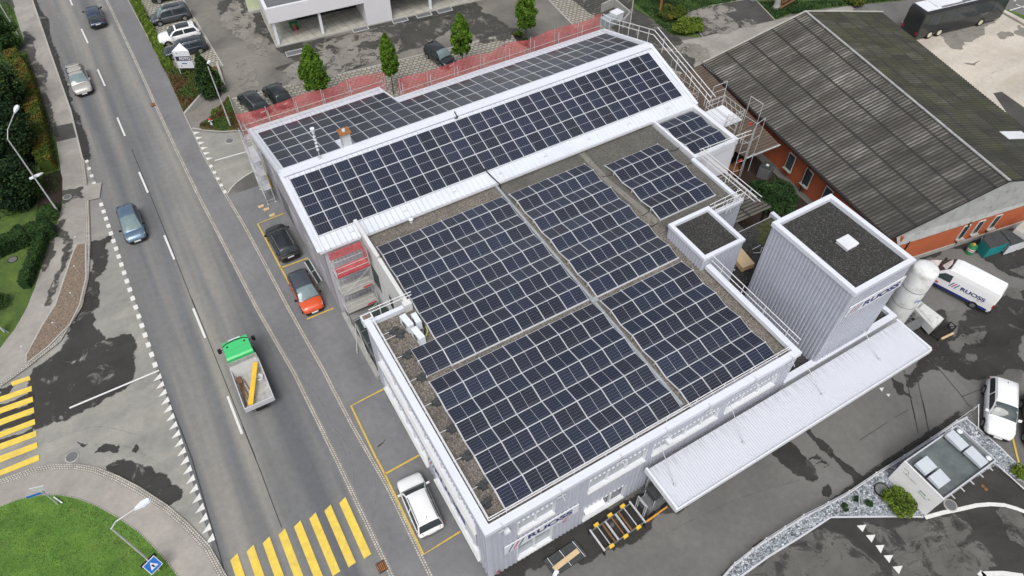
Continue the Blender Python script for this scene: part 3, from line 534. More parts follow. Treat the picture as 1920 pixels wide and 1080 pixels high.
blot([(930,1080),(960,1055),(1010,1030),(1060,1000),(1110,975),(1170,950),(1215,930),(1225,950),(1215,985),(1190,1010),(1150,1025),(1100,1050),(1060,1040),(1010,1060),(960,1090)],seed=201,mb=WP,amp=.2)
blot([(1215,930),(1260,905),(1300,925),(1270,960),(1230,960)],seed=202,mb=WD,amp=.15); blot([(1110,1000),(1160,950),(1140,980),(1115,1003)],400,560,3.6,seed=204,amp=.1)
blot([(60,330),(300,300),(420,420),(300,560),(120,480)],1250,960,2.6,seed=206,mb=WD,amp=.2)
def tyre(name,L,wd,mat,z=.04):
    m=MB(); P=gp(L); Q=[]
    for i in range(len(P)-1):
        p0,p1,p2,p3=P[max(i-1,0)],P[i],P[i+1],P[min(i+2,len(P)-1)]
        for k in range(6): t_=k/6; Q.append(.5*((2*p1)+(p2-p0)*t_+(2*p0-5*p1+4*p2-p3)*t_*t_+(3*p1-p0-3*p2+p3)*t_**3))
    Q.append(P[-1]); u=0
    for i in range(len(Q)-1):
        d=(Q[i+1]-Q[i]).normalized(); d0=(Q[i]-Q[i-1]).normalized() if i else d; n0=V((-d0.y,d0.x,0)); n1=V((-d.y,d.x,0)); a,b_=Q[i],Q[i+1]; a=V((a.x,a.y,z)); b_=V((b_.x,b_.y,z))
        for s0,s1,e0,e1 in ((-1,0,0,.5),(0,1,.5,0)): m.face([a+n0*wd*s0,b_+n1*wd*s0,b_+n1*wd*s1,a+n0*wd*s1],0,[(e0,0),(e0,0),(e1,0),(e1,0)])
    return struct(name,m,mat)
TL_=asphalt('pale_tyre_mark',(.26,.24,.2),(.3,.28,.24),1,.05,soft=(.35,-1,.5,.42)); TD_=asphalt('dark_tyre_mark',(.05,.05,.05),(.07,.07,.07),1,.05,soft=(.5,-1,.5,.35))
for i,L in enumerate([zt(3.6,400,560,[(460,345),(560,370),(640,410),(720,460)]),zt(3.6,400,560,[(550,520),(640,580),(730,700),(790,830),(870,990),(905,1080)]),zt(3.856,400,800,[(860,0),(960,120),(1010,300),(1020,430)]),zt(3.856,400,800,[(1170,370),(1175,520),(1150,700)]),zt(3.6,400,560,[(520,100),(545,250),(500,420)]),[(395,480),(430,470),(470,500)],[(400,505),(440,495),(480,520)]]): tyre('tyre_mark',L,.22,TL_,.034+.0006*i)
for i,L in enumerate([[(70,880),(150,840),(230,835),(300,870)],[(90,830),(180,800),(270,820)],[(1655,1045),(1720,1005),(1790,985),(1850,985),(1930,1000)],[(1660,1060),(1730,1020),(1800,1000),(1860,1002),(1930,1020)],[(1680,1075),(1740,1040),(1810,1020),(1870,1025)],[(1760,640),(1850,690),(1930,700)],[(1250,1000),(1330,960),(1400,930),(1500,900)],[(1880,130),(1840,150),(1850,180)],[(1900,110),(1860,140),(1870,170)],[(520,150),(620,140),(720,110),(820,60)]]): tyre('tyre_mark',L,.2,TD_,.0345+.0006*i)
struct('wet_asphalt',WP,'wets'); struct('damp_asphalt',WD,'wet2s'); struct('dry_asphalt',DR,'dry'); struct('dry_asphalt',DY,'dryr')
# bottom right drive: dark new asphalt with paler drying areas
sheet('driveway',gp([(1350,1110),(1380,1080),(1470,1027),(1556,972),(1730,970),(1766,936),(1864,866),(1880,885),(1960,945),(1960,1150),(1340,1150)]),.0142,'wet',False)
m=MB()
for i,L in enumerate([[(1400,1078),(1470,1035),(1545,1000),(1580,1010),(1640,1060),(1655,1090),(1400,1090)],[(1625,985),(1668,1002),(1790,972),(1815,990),(1800,1010),(1760,1040),(1690,1060),(1650,1010)],[(1680,1070),(1760,1045),(1835,1020),(1860,1055),(1790,1085),(1680,1090)],[(1870,960),(1900,950),(1930,990),(1930,1030),(1895,1010)]]): blot(L,seed=90+i,mb=m,z=.0215,amp=.1,it=5)
struct('dry_asphalt',m,'dryr')
m=MB()
for L in ([(0,0),(80,60),(220,200),(360,470)],): pass
for i,L in enumerate([[(1680,230),(1900,290),(1910,330),(1850,340),(1650,300)],[(1080,430),(1160,440),(1300,330),(1560,90),(1490,50),(1300,100),(1150,180),(960,240),(1020,340)][::1],[(1180,570),(1330,550),(1280,590)]]):
    blot(L,1560,0,4.8,seed=100+i,mb=m,z=.02,amp=.25,it=4)
blot([(1095,340),(1200,290),(1310,330),(1250,370),(1120,360)],1560,0,4.8,seed=104,mb=m,z=.02,amp=.25); blot([(1490,310),(1600,290),(1630,320),(1520,350)],1560,0,4.8,seed=105,mb=m,z=.02)
struct('damp_asphalt',m,asphalt('damp_concrete',(.2,.19,.17),(.26,.25,.22),.5,.1,soft=(1.2,.33,.8,.95)))
m=MB()
for i,L in enumerate([[(400,120),(620,80),(760,60),(850,90),(800,110),(700,130),(560,200),(480,170)],[(560,180),(720,130),(860,260),(780,300),(560,310),(640,250)],[(880,200),(1000,180),(1050,215),(920,240)]]): blot(L,1200,0,4.8,seed=110+i,mb=m,z=.03,amp=.3,it=5)
blot([(1400,330),(1550,300),(1700,330),(1728,420),(1600,380)],850,0,3.6,seed=113,mb=m,z=.03,amp=.3); struct('dry_asphalt',m,'dry')
blotm=MB(); blot([(1075,0),(1180,0),(1260,60),(1300,110),(1290,140),(1225,110),(1160,60)],seed=114,mb=blotm,amp=.05,z=.0165); struct('damp_asphalt',blotm,'wet2s')
# manholes, drains
def disc(n,c,r,mat,z=.05,k=20):
    m=MB(); m.lathe((c.x,c.y,0),[(r,0),(r,z),(r*.88,z+.001)],k); m.lathe((c.x,c.y,0),[(r*.84,z-.002),(r*.84,z+.004)],k,1); return tag(m.build(n,mat),*LAB)
for px_,r,z_,la in [((1550/3.6,953/3.6),.42,.05,'round iron manhole cover on the side street beside the gabled building'),((135.5,857),.45,.055,'pale round manhole cover near the left zebra crossing'),((127,371),.38,.13,'round cover in the damp left pavement by the leaning lamp'),((25.5,488.6),.4,.15,'dark round cover in the left garden lawn'),((1651.5,920.5),.5,.2,'black round cover in the pebble bed beside the round bush'),((1781.5,947.5),.42,.055,'brown round manhole cover beside the white curved line'),((945.5,86.5),.4,.055,'round manhole cover in the pavers near the fourth tree')]:
    LAB=(la,'manhole cover'); disc('manhole_cover',G(*px_,0),r,['dark','grey'] if la.startswith(('black','dark')) else ['kerb','grey'],z_)
for px_,la in [((1842,911.5),'upper of two small rusty caps on the dark drive'),((1848,917.5),'lower of two small rusty caps on the dark drive')]:
    LAB=(la,'cover'); disc('valve_cover',G(*px_),.12,['brown','brown'],.06,12)
def grate(px_,sx,sy,la,z=.055,par=0):
    c=G(*px_); m=MB(); m.box(c.x-sx,c.x+sx,c.y-sy,c.y+sy,0,z,0)
    for i in range(5): x=c.x-sx*.8+sx*1.6*i/4; m.box(x-.03,x+.03,c.y-sy*.85,c.y+sy*.85,z,z+.01,1)
    tag(m.build('drain_grate',['dark','brass']),la,'drain')
grate((716,1063),.28,.33,'cast iron drain grate in the sett line near the zebra crossing'); grate((287,197),.22,.3,'dark drain grate at the right road edge near the sign'); grate((1426,1027),.4,.32,'dark drain grate beside the pebble strip')
# ================================================================== BUILDINGS
RP=(9.37,30.37,.287)   # gabled roof: ridge height, ridge y, slope
zr=lambda y:RP[0]-RP[2]*abs(y-RP[1])
def corrwall(mb,p0,p1,z0,z1,ops=(),pitch=.3,dep=.05,mi=0,prof='trap'):
    """ribbed sheet wall from p0 to p1 (outside on the right-hand side going p0->p1), openings as (u0,u1,za,zb)"""
    p0,p1=V((p0[0],p0[1],0)),V((p1[0],p1[1],0)); L=(p1-p0).length; d=(p1-p0)/L
    us=sorted({0,L,*[a for o in ops for a in o[:2]]})
    for a,b in zip(us,us[1:]):
        cuts=sorted([(o[2],o[3]) for o in ops if o[0]<=a+1e-6 and o[1]>=b-1e-6]); z=z0
        for c,e in cuts+[(z1,z1)]:
            if c-z>.02:
                A=p0+d*a; B=p0+d*b; mb.corr(A+V((0,0,z)),B+V((0,0,z)),B+V((0,0,c)),A+V((0,0,c)),pitch,dep,1,mi,prof)
            z=e
def gx(y): return y
# ---------------- main flat-roofed building
mbuild=thing('flat_roof_building','large flat roofed works hall in ribbed lavender grey sheet covered with solar panels','building',(0,0,0))
H=7.55
FO_=[(1.9,4.3,.8,2.9),(6.6,9.7,.75,2.5),(1.9,4.3,4.95,6.4),(6.6,10.7,4.9,6.4),(11.2,16.3,4.9,6.1),(16.9,21.1,4.9,6.1)]
m=MB(); corrwall(m,(0,0),(22.3,0),.25,H-.3,FO_); m.build('front_wall','clad',mbuild)
LO_=[(1.0,7.0,.9,2.6),(8.0,15.0,.9,2.6),(1.2,14.6,4.7,6.1)]
m=MB(); corrwall(m,(0,16.1),(0,0),.25,H-.3,[(16.1-b,16.1-a,c,d) for a,b,c,d in LO_]); m.build('side_wall','clad',mbuild)
m=MB(); corrwall(m,(22.3,0),(22.3,12.4),3.4,H-.3); corrwall(m,(22.3,12.4),(29,12.4),3.4,H-.3); corrwall(m,(29,12.4),(29,18),2.5,H-.3); m.build('side_wall','clad',mbuild)
m=MB(); m.slab([(.1,.1),(22.1,.1),(22.1,12.3),(28.8,12.3),(28.8,23.6),(3.0,23.6),(3.0,15.9),(.1,15.9)],6.9,7.08); m.build('gravel_roof','gravel',mbuild)
m=MB(); m.sheet([(13.95,20.9),(28.75,12.5),(28.75,23.3),(13.95,23.3)],7.084) ; m.sheet([(22.15,12.45),(28.75,12.45),(28.7,12.5),(22.0,16.3)],7.0842)
m.build('gravel_roof','gravel2',mbuild)
m=MB(); m.box(-.12,22.42,-.12,.33,H-.32,H+.02); m.box(-.12,.33,.331,16.0,H-.321,H+.018); m.box(22.0,22.42,.331,8.5,H-.321,H+.018)
m.box(.331,2.7,15.75,16.05,7.0,H-.1); m.build('parapet',['cap'],mbuild); m=MB(); m.box(28.7,29.05,12.3,18.0,7.0,7.3); m.box(25.4,28.69,12.25,12.5,7.0,7.3); m.build('parapet',['cap'],mbuild); m=MB()
m.box(-.2,.55,15.9,16.45,7.0,H+.12); m.build('parapet',['cap'],mbuild)
m=MB(); m.box(-.1,.45,16.0,16.35,H+.121,H+.13); m.build('parapet_hollow','mulch',mbuild)
m=MB(); m.box(.05,22.2,.06,15.9,0,.3); m.build('plinth','concm',mbuild)
m=MB(); m.box(.15,22.1,.25,.3,.3,7.0); m.box(.25,.3,.3,15.9,.3,7.0); m.box(.2,2.9,15.9,16.0,.3,7.0); m.build('inner_wall','cladd',mbuild)
# windows
def window(op,face,panes,ledge=.18,lit='glassl'):
    u0,u1,za,zb=op
    def P(u,dp,z): return (u,-dp,z) if face=='f' else (-dp,u,z)
    def bx(mb,ua,ub,da,db,z0,z1):
        a,b=P(ua,da,z0),P(ub,db,z1); mb.box(min(a[0],b[0]),max(a[0],b[0]),min(a[1],b[1]),max(a[1],b[1]),z0,z1)
    hd_=MB(); bx(hd_,u0,u1,-.2,-.02,zb-.22,zb-.03); fr=MB(); bx(fr,u0,u1,-.22,.06,za-.06,za+.03); bx(fr,u0,u1,-.22,.05,zb-.03,zb+.03); bx(fr,u0-.03,u0+.05,-.22,.05,za,zb); bx(fr,u1-.05,u1+.03,-.22,.05,za,zb)
    for i in range(1,panes): u=u0+(u1-u0)*i/panes; bx(fr,u-.05,u+.05,-.2,-.02,za,zb)
    w_=fr.build('window','white',mbuild); hd_.build('blind_box','grey',w_)
    gl=MB(); bx(gl,u0+.02,u1-.02,-.17,-.15,za+.02,zb-.02); gl.build('pane',lit,w_)
    sl_=MB(); bx(sl_,u0-.03,u1+.03,.06,ledge,za-.07,za+.02); sl_.build('sill','plaster',w_)
for i,o in enumerate(FO_): window(o,'f',[2,3,2,3,4,3][i],.16,'glassl' if i!=1 else 'glass')
for o in LO_: window(o,'s',6,.22)
aw=MB(); aw.hexa([(6.55,-.02,2.28),(8.0,-.02,2.28),(8.0,-.34,2.12),(6.55,-.34,2.12)],[(6.55,-.02,2.36),(8.0,-.02,2.36),(8.0,-.34,2.19),(6.55,-.34,2.19)]); aw.build('awning','white',mbuild)
# signs
sg=MB(); sg.box(1.0,6.05,-.12,-.06,3.02,4.12); sgo=sg.build('sign_panel','white',mbuild)
text_mb('RUOSS',(2.55,-.121,3.38),(1,0,0),(0,0,1),.58,3.05,.035).build('lettering','navy',sgo)
text_mb('TECH',(4.85,-.121,3.1),(1,0,0),(0,0,1),.18,.8,.01).build('lettering','redl',sgo)
def slashes(o0,ux,n_,par,hgt=.85,w_=.12,st=.34,sl=.32):
    uz=V((0,0,1)); ux=V(ux)
    for i,mt in enumerate(('tealL','redl','tealL')):
        mb=MB(); b=V(o0)+ux*st*i+V(n_)*.014; mb.face([b,b+ux*w_,b+ux*(w_+sl)+uz*hgt,b+ux*sl+uz*hgt]); mb.build('stripe',mt,par)
slashes((1.2,-.12,3.14),(1,0,0),(0,-1,0),sgo)
sg=MB(); sg.box(-.16,-.1,1.2,7.6,2.9,4.3); sgo=sg.build('sign_panel','white',mbuild)
text_mb('RUOSS',(-.161,6.4,3.25),(0,-1,0),(0,0,1),.7,4.0,.035).build('lettering','navy',sgo); slashes((-.16,7.45,3.0),(0,-1,0),(-1,0,0),sgo,.9,.12,.3,.3)
m=MB()
for k in range(5):
    a=2*pi*k/5; m.face([(5.15+.02,-.08,2.55),(5.15+.16*cos(a-.3),-.08,2.55+.13*sin(a-.3)),(5.15+.16*cos(a+.4),-.08,2.55+.13*sin(a+.4))])
m.build('red_emblem','redl',mbuild)
m=MB(); m.box(1.0,1.3,-.32,-.05,6.5,6.75); m.build('wall_lamp','white',mbuild); m=MB(); m.box(12.0,12.35,-.4,-.05,5.9,6.2); m.build('wall_lamp','white',mbuild)
m=MB(); m.box(.3,.8,-.09,-.06,.45,1.0) if 0 else m.face([(.35,-.08,.5),(.75,-.08,.5),(.55,-.08,.95)]); m.build('small_notice','redl',mbuild)
# recess side wall (white, rises above both roofs)
m=MB(); m.box(2.72,3.0,16.05,20.3,0,7.85); m.box(2.72,2.98,20.45,24.6,0,7.95); m.box(2.6,3.15,15.6,16.05,6.9,7.8); 
rw=m.build('white_parapet_wall','plaster',mbuild)
m=MB()
for y0,y1,z0,z1 in ((16.7,17.5,3.8,5.2),(18.6,19.2,3.9,5.2),(21.0,22.4,3.4,5.4)): m=MB(); m.box(2.69,2.715,y0,y1,z0,z1); m.build('pane','glassg',rw)
# roof box (lift housing) on the roof
m=MB(); B0=(21.8,25.35,8.6,12.35); x0,x1,y0,y1=B0
corrwall(m,(x0,y0),(x1,y0),3.5,8.2,pitch=.26); corrwall(m,(x1,y0),(x1,y1),3.5,8.2,pitch=.26); corrwall(m,(x1,y1),(x0,y1),3.5,8.2,pitch=.26); corrwall(m,(x0,y1),(x0,y0),6.9,8.2,pitch=.26)
lh=m.build('lift_housing','clad',mbuild)
m=MB(); m.box(x0-.08,x1+.08,y0-.08,y0+.22,8.1,8.34); m.box(x0-.08,x1+.08,y1-.22,y1+.08,8.1,8.34); m.box(x0-.08,x0+.22,y0+.221,y1-.221,8.1,8.338); m.box(x1-.22,x1+.08,y0+.221,y1-.221,8.1,8.338); m.build('parapet','cap',lh)
m=MB(); m.box(x0+.05,x1-.05,y0+.05,y1-.05,7.9,8.08); m.build('gravel_roof','gravelm',lh)
# back right roof block
m=MB(); m.box(29.0,29.22,17.9,23.6,6.9,7.4); m.box(33.2,33.6,17.9,23.4,6.9,7.4); m.box(29.221,33.199,17.8,18.2,6.9,7.4); m.box(29.221,33.199,23.2,23.45,6.9,7.4); m.build('parapet','white',mbuild)
m=MB(); m.box(29.05,33.4,18.0,23.3,6.8,7.05); m.build('gravel_roof','gravel2',mbuild)
m=MB(); m.box(29.02,33.45,17.9,17.99,0,6.9); m.box(33.4,33.5,17.99,23.4,0,6.9); m.build('side_wall','plast2',mbuild)
# link building: low gravel roof between hall, housing and tower
lk=thing('link_building','low flat link building with dark gravel roof between the hall and the tower','building',(22.5,.1,0))
m=MB(); m.box(22.45,33.35,.12,12.3,0,3.45); m.build('wall','white',lk)
m=MB(); m.box(22.45,33.2,.4,12.2,3.46,3.55); m.build('gravel_roof','gravelm',lk)
m=MB(); m.sheet(fractal([(30.2,8.6),(33.0,8.0),(33.1,12.0),(31.5,12.1)],.2,3,5),3.562); m.build('moss_patch',M('dark_moss',(.06,.065,.03),.95,var=.4,sc=3),lk)
m=MB(); m.box(22.45,33.5,-.05,.4,3.3,3.85); m.build('parapet','cap',lk); m=MB(); m.box(33.15,33.5,.401,12.4,3.3,3.848); m.build('parapet','cap',lk)
# canopy over the loading bays
cn=thing('loading_canopy','long white ribbed canopy with sooty streaks along the front of the works hall','canopy',(21.8,-1.7,0))
m=MB(); m.corr((32.8,-.42,4.12),(10.85,-.42,4.12),(10.85,-3.2,3.96),(32.8,-3.2,3.96),.18,.014,4,0,'sin'); m.build('roof_sheet','canopy',cn)
m=MB(); m.box(10.72,32.92,-3.3,-3.2,3.72,4.1); m.box(10.7,10.85,-3.199,-.3,3.72,4.2); m.box(32.8,32.95,-3.199,-.3,3.72,4.2); m.box(10.86,32.79,-3.19,-.4,3.74,3.8); m.build('fascia','white',cn)
m=MB()
for x in (11.6,17.0,23.8,29.2): m.tube((x,-.1,6.1 if x<22 else 5.2),(x,-2.0,4.15),.025); m.lathe((x,-2.0,4.05),[(.1,0),(.08,.1),(.03,.18)],8)
m.build('tie_rod','galv',cn)
m=MB()
for x in (11.3,11.4): m.box(x,x+.06,-.35,-.29,0,3.7)
m.build('post','galv',cn)
# ---------------- tower
tw=thing('tower','tall ribbed grey tower with dark gravel roof and lettered sign','tower',(25.45,.15,0))
x0,x1,y0,y1,ht=25.45,30.6,.16,6.95,11.3; m=MB()
for a,b in (((x0,y0),(x1,y0)),((x1,y0),(x1,y1)),((x1,y1),(x0,y1)),((x0,y1),(x0,y0))): corrwall(m,a,b,3.45,ht-.15,pitch=.26)
m.build('wall','clad',tw)
m=MB(); m.box(x0-.1,x1+.1,y0-.1,y0+.24,ht-.3,ht+.02); m.box(x0-.1,x1+.1,y1-.24,y1+.1,ht-.3,ht+.02); m.box(x0-.1,x0+.24,y0+.241,y1-.241,ht-.3,ht+.018); m.box(x1-.24,x1+.1,y0+.241,y1-.241,ht-.3,ht+.018); m.build('parapet','cap',tw)
m=MB(); m.box(x0+.1,x1-.1,y0+.1,y1-.1,ht-.5,ht-.28); m.build('gravel_roof','gravelm',tw)
m=MB(); m.hexa([(27.8,2.9,ht-.28),(28.75,2.9,ht-.28),(28.75,3.8,ht-.28),(27.8,3.8,ht-.28)],[(27.8,2.9,ht-.05),(28.75,2.9,ht-.05),(28.75,3.8,ht-.05),(27.8,3.8,ht-.05)]); m.hexa([(27.75,2.85,ht-.05),(28.8,2.85,ht-.05),(28.8,3.85,ht-.05),(27.75,3.85,ht-.05)],[(27.85,2.95,ht+.08),(28.7,2.95,ht+.08),(28.7,3.75,ht+.08),(27.85,3.75,ht+.08)]); m.build('skylight','white',tw)
m=MB(); m.box(25.7,30.75,.03,.1,8.75,9.75); sgo=m.build('sign_panel','white',tw)
text_mb('RUOSS',(27.1,.029,8.98),(1,0,0),(0,0,1),.55,3.3,.035).build('lettering','navy',sgo); slashes((25.8,.03,8.85),(1,0,0),(0,-1,0),sgo,.8,.12,.33,.3)
# ---------------- gabled building
gb=thing('gabled_building','long gabled hall with pale seamed metal roof covered in solar panels','building',(-.15,23.3,0))
XL,XR,XS=-.4,33.75,11.55; y0,ye,yl=23.35,37.3,41.0
E=V((0,0,1))
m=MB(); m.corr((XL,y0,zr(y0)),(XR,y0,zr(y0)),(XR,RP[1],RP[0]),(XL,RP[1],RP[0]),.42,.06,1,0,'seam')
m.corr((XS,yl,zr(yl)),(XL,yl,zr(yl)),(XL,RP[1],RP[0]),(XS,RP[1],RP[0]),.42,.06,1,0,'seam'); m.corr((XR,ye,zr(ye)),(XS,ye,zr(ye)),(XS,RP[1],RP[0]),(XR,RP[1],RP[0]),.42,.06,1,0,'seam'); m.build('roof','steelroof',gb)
m=MB()   # ridge and verge flashings
def bar(mb,a,b,wx,wz,up=(0,0,1)):
    a,b=V(a),V(b); d=(b-a); ln=d.length; d.normalize(); s_=d.cross(V(up)).normalized(); u_=s_.cross(d); mb.obox((a+b)/2,d*ln/2,s_*wx/2,u_*wz/2)
bar(m,(XL-.03,RP[1]+.17,RP[0]+.03),(XR+.03,RP[1]+.17,RP[0]+.03),.42,.05); bar(m,(XL-.03,RP[1]-.25,RP[0]+.01),(XR+.03,RP[1]-.25,RP[0]+.01),.46,.04)
for X in (XL,XR):
    bar(m,(X,y0-.02,zr(y0)+.06),(X,RP[1]-.03,RP[0]+.06),.3,.06); bar(m,(X,yl if X==XL else ye,zr(yl if X==XL else ye)+.06),(X,RP[1]+.03,RP[0]+.06),.3,.06)
bar(m,(XS,yl,zr(yl)+.06),(XS,ye,zr(ye)+.06),.25,.05); m.build('flashing','cap',gb)
m=MB(); bar(m,(3.05,y0-.08,zr(y0)-.06),(XR+.05,y0-.08,zr(y0)-.06),.12,.12); bar(m,(XL,y0-.08,zr(y0)-.06),(2.68,y0-.08,zr(y0)-.06),.12,.12)
bar(m,(XL,yl+.07,zr(yl)-.04),(XS,yl+.07,zr(yl)-.04),.16,.12); bar(m,(XS,ye+.07,zr(ye)-.04),(XR,ye+.07,zr(ye)-.04),.16,.12); m.build('gutter','alu',gb)
m=MB()
for y,X0,X1 in ((yl-.4,XL+.2,XS-.2),(ye-.35,XS+.2,XR-.2),(yl-.55,XL+.2,XS-.2)):
    m=MB(); bar(m,(X0,y,zr(y)+.16),(X1,y,zr(y)+.16),.03,.03)
    n=int((X1-X0)/.84)
    for i in range(n+1): x=X0+(X1-X0)*i/n; m.box(x-.02,x+.02,y-.02,y+.02,zr(y),zr(y)+.17)
    m.build('snow_guard','alu',gb)
for i in range(8): x=2.2+i*4.1; y=y0+.55; m=MB(); m.box(x-.02,x+.3,y-.02,y+.02,zr(y)-.02,zr(y)+.13); m.build('roof_hook','alu',gb)
# walls: left gable with cloudy sheeting, near wall in the recess, far walls
m=MB(); X=-.12; ys=[y0+.15+i*(yl-.3-y0)/60 for i in range(61)]
for a,b in zip(ys,ys[1:]):
    for q0,q1,dx in ((a,a+(b-a)*.45,0),(a+(b-a)*.45,a+(b-a)*.55,.04),(a+(b-a)*.55,a+(b-a)*.95,.04),(a+(b-a)*.95,b,0)):
        d0=dx if q0>a+.001 and dx else 0; d1=dx
        m.face([(X-d1,q1,.25),(X-d0,q0,.25),(X-d0,q0,zr(q0)-.05),(X-d1,q1,zr(q1)-.05)])
m.build('gable_wall','cladd',gb)
m=MB(); corrwall(m,(-.12,y0+.15),(2.72,y0+.15),.2,zr(y0)-.05,pitch=.28); corrwall(m,(XR-.2,18),(XR-.2,ye-.1),.2,zr(y0)-.1,pitch=.28); corrwall(m,(XS,yl-.2),(-.1,yl-.2),.2,zr(yl)-.05); corrwall(m,(XS,ye),(XS,yl-.2),.2,zr(yl)-.05); corrwall(m,(XR-.2,ye-.2),(XS,ye-.2),.2,zr(ye)-.05); m.face([(XR-.2,y0,6.9),(XR-.2,ye,6.9),(XR-.2,ye,zr(ye)-.05),(XR-.2,RP[1],RP[0]-.05),(XR-.2,y0,zr(y0)-.05)]); m.build('wall','cladd',gb)
m=MB(); m.box(-.05,XS-.1,y0+.2,yl-.3,0,.25); m.box(XS-.1,XR-.3,y0+.2,ye-.3,0,.25); m.build('plinth','concm',gb)
m=MB(); m.box(-.17,-.13,34.4,37.2,.3,2.9); m.build('door','grey',gb)
m=MB()
for ya,yb,za,zb in ((27.8,29.6,1.0,3.6),(25.2,26.6,1.0,3.4),(36.0,37.0,3.9,5.2),(31.5,33.5,.8,3.4)): m=MB(); m.box(-.18,-.14,ya,yb,za,zb); m.build('window_shutter','cladd',gb)
m=MB(); cy=31.05; z0=zr(cy); m.box(4.8,5.45,cy-.3,cy+.35,z0-.2,10.55); ch=m.build('chimney','galv',gb)
m=MB(); m.box(4.68,5.57,cy-.42,cy+.47,10.55,10.62); m.build('cap','brass',ch); m=MB(); m.lathe((5.12,cy+.03,10.62),[(.15,0),(.15,.18),(.1,.2)],14); m.build('flue','galv',ch)
m=MB(); m.face([(4.2,cy-.4,zr(cy-.4)+.05),(5.6,cy-.4,zr(cy-.4)+.05),(5.6,cy+1.5,zr(cy+1.5)+.05),(4.2,cy+1.5,zr(cy+1.5)+.05)]); m.build('flashing','cap',ch)
# weather mast
c=AY(603,307,30.5); mt=thing('weather_mast','thin mast with a stack of small cups on the gabled roof ridge','mast',(c.x,30.5,RP[0]))
m=MB(); m.tube((c.x,30.5,RP[0]-.05),(c.x,30.5,RP[0]+2.3),.03); m.box(c.x-.15,c.x+.15,30.35,30.65,RP[0]-.02,RP[0]+.12); m.build('pole','galv',mt)
for i in range(5): m=MB(); m.lathe((c.x,30.5,RP[0]+.8+i*.3),[(.07,0),(.12,.05),(.09,.14)],10); m.build('sensor','lampw',mt)
m=MB(); m.lathe((c.x,30.5,RP[0]+2.25),[(.05,0),(.1,.1),(.17,.55)],10); m.build('cup','lampw',mt)
# ---------------- solar arrays
pm=MB(); L2,W2=.866,.567; f=.026
pm.box(-L2,L2,-W2,-W2+f,-.03,.006); pm.box(-L2,L2,W2-f,W2,-.03,.006); pm.box(-L2,-L2+f,-W2+f,W2-f,-.03,.0058); pm.box(L2-f,L2,-W2+f,W2-f,-.03,.0058); pm.box(-.008,.008,-W2+f,W2-f,-.02,.0056)
pm.face([(-L2+f,-W2+f,0),(-.008,-W2+f,0),(-.008,W2-f,0),(-L2+f,W2-f,0)],1); pm.face([(.008,-W2+f,0),(L2-f,-W2+f,0),(L2-f,W2-f,0),(.008,W2-f,0)],1); pm.face([(-L2+f,W2-f,-.03),(L2-f,W2-f,-.03),(L2-f,-W2+f,-.03),(-L2+f,-W2+f,-.03)],0)
p0=pm.build('solar_panel',['alu','cell']); PME=p0.data; bpy.data.objects.remove(p0)
rp=random.Random(3)
pm=MB(); pm.box(-L2,L2,-W2,-W2+f,-.03,.006); pm.box(-L2,L2,W2-f,W2,-.03,.006); pm.box(-L2,-L2+f,-W2+f,W2-f,-.03,.0058); pm.box(L2-f,L2,-W2+f,W2-f,-.03,.0058)
pm.face([(-L2+f,-W2+f,0),(L2-f,-W2+f,0),(L2-f,W2-f,0),(-L2+f,W2-f,0)],1); pm.face([(-L2+f,W2-f,-.03),(L2-f,W2-f,-.03),(L2-f,-W2+f,-.03),(-L2+f,-W2+f,-.03)],0)
p0=pm.build('solar_panel',['alu','cell2']); PME2=p0.data; bpy.data.objects.remove(p0)
def panel(par,c,ux,uy,sx=1,sy=1,me=None):
    o=bpy.data.objects.new('solar_panel',me or PME); COL.objects.link(o); o.parent=par; root=par.matrix_basis.inverted()
    ux,uy=V(ux).normalized(),V(uy).normalized(); n=ux.cross(uy)
    n=(n+ux*rp.uniform(-.011,.011)+uy*rp.uniform(-.011,.011)).normalized(); uy=n.cross(ux).normalized(); ux=uy.cross(n)
    mt=Matrix(((ux.x*sx,uy.x*sy,n.x,c[0]),(ux.y*sx,uy.y*sy,n.y,c[1]),(ux.z*sx,uy.z*sy,n.z,c[2]),(0,0,0,1)))
    o.matrix_basis=root@mt; return o
def tent(name,x0,x1,y0,y1,nc,nr,label,zb=7.16,dz=.24,extra=()):
    par=thing('solar_array',label,'solar array',(x0,y0,7.1),0,'solar arrays on the flat roof')
    pw=(x1-x0)/nc; ph=(y1-y0)/nr; rail=MB()
    cells=[(i,j) for j in range(nr) for i in range(nc)]+list(extra)
    # rows pair up in shallow tents, high line between the rows of a pair
    zl=lambda j: zb+(dz if j%2==1 else .0)
    for i,j in cells:
        za,zb_=zl(j),zl(j+1); c=V((x0+(i+.5)*pw,y0+(j+.5)*ph,(za+zb_)/2+.03)); uy=V((0,ph,zb_-za)); panel(par,c,(1,0,0),uy,pw/1.752,(uy.length-.014)/1.134)
    for j in range(nr+1): rail.box(x0,x1,y0+j*ph-.025,y0+j*ph+.025,7.08,zl(j)-.015)
    for i in range(nc+1):
        for j in range(nr+1): X=x0+i*pw; rail.box(X-.04,X+.04,y0+j*ph-.04,y0+j*ph+.04,7.09,zl(j)+.05)
    for j in range(nr): rail.hexa([(x0-.04,y0+j*ph,zl(j)-.02),(x0+.0,y0+j*ph,zl(j)-.02),(x0,y0+(j+1)*ph,zl(j+1)-.02),(x0-.04,y0+(j+1)*ph,zl(j+1)-.02)],[(x0-.04,y0+j*ph,zl(j)+.03),(x0,y0+j*ph,zl(j)+.03),(x0,y0+(j+1)*ph,zl(j+1)+.03),(x0-.04,y0+(j+1)*ph,zl(j+1)+.03)])
    for (i,j) in extra: rail.box(x0+i*pw-.04,x0+i*pw+.04,y0+j*ph-.04,y0+j*ph+.04,7.09,zl(j)+.05)
    rail.build('mounting_rail','alu',par); return par
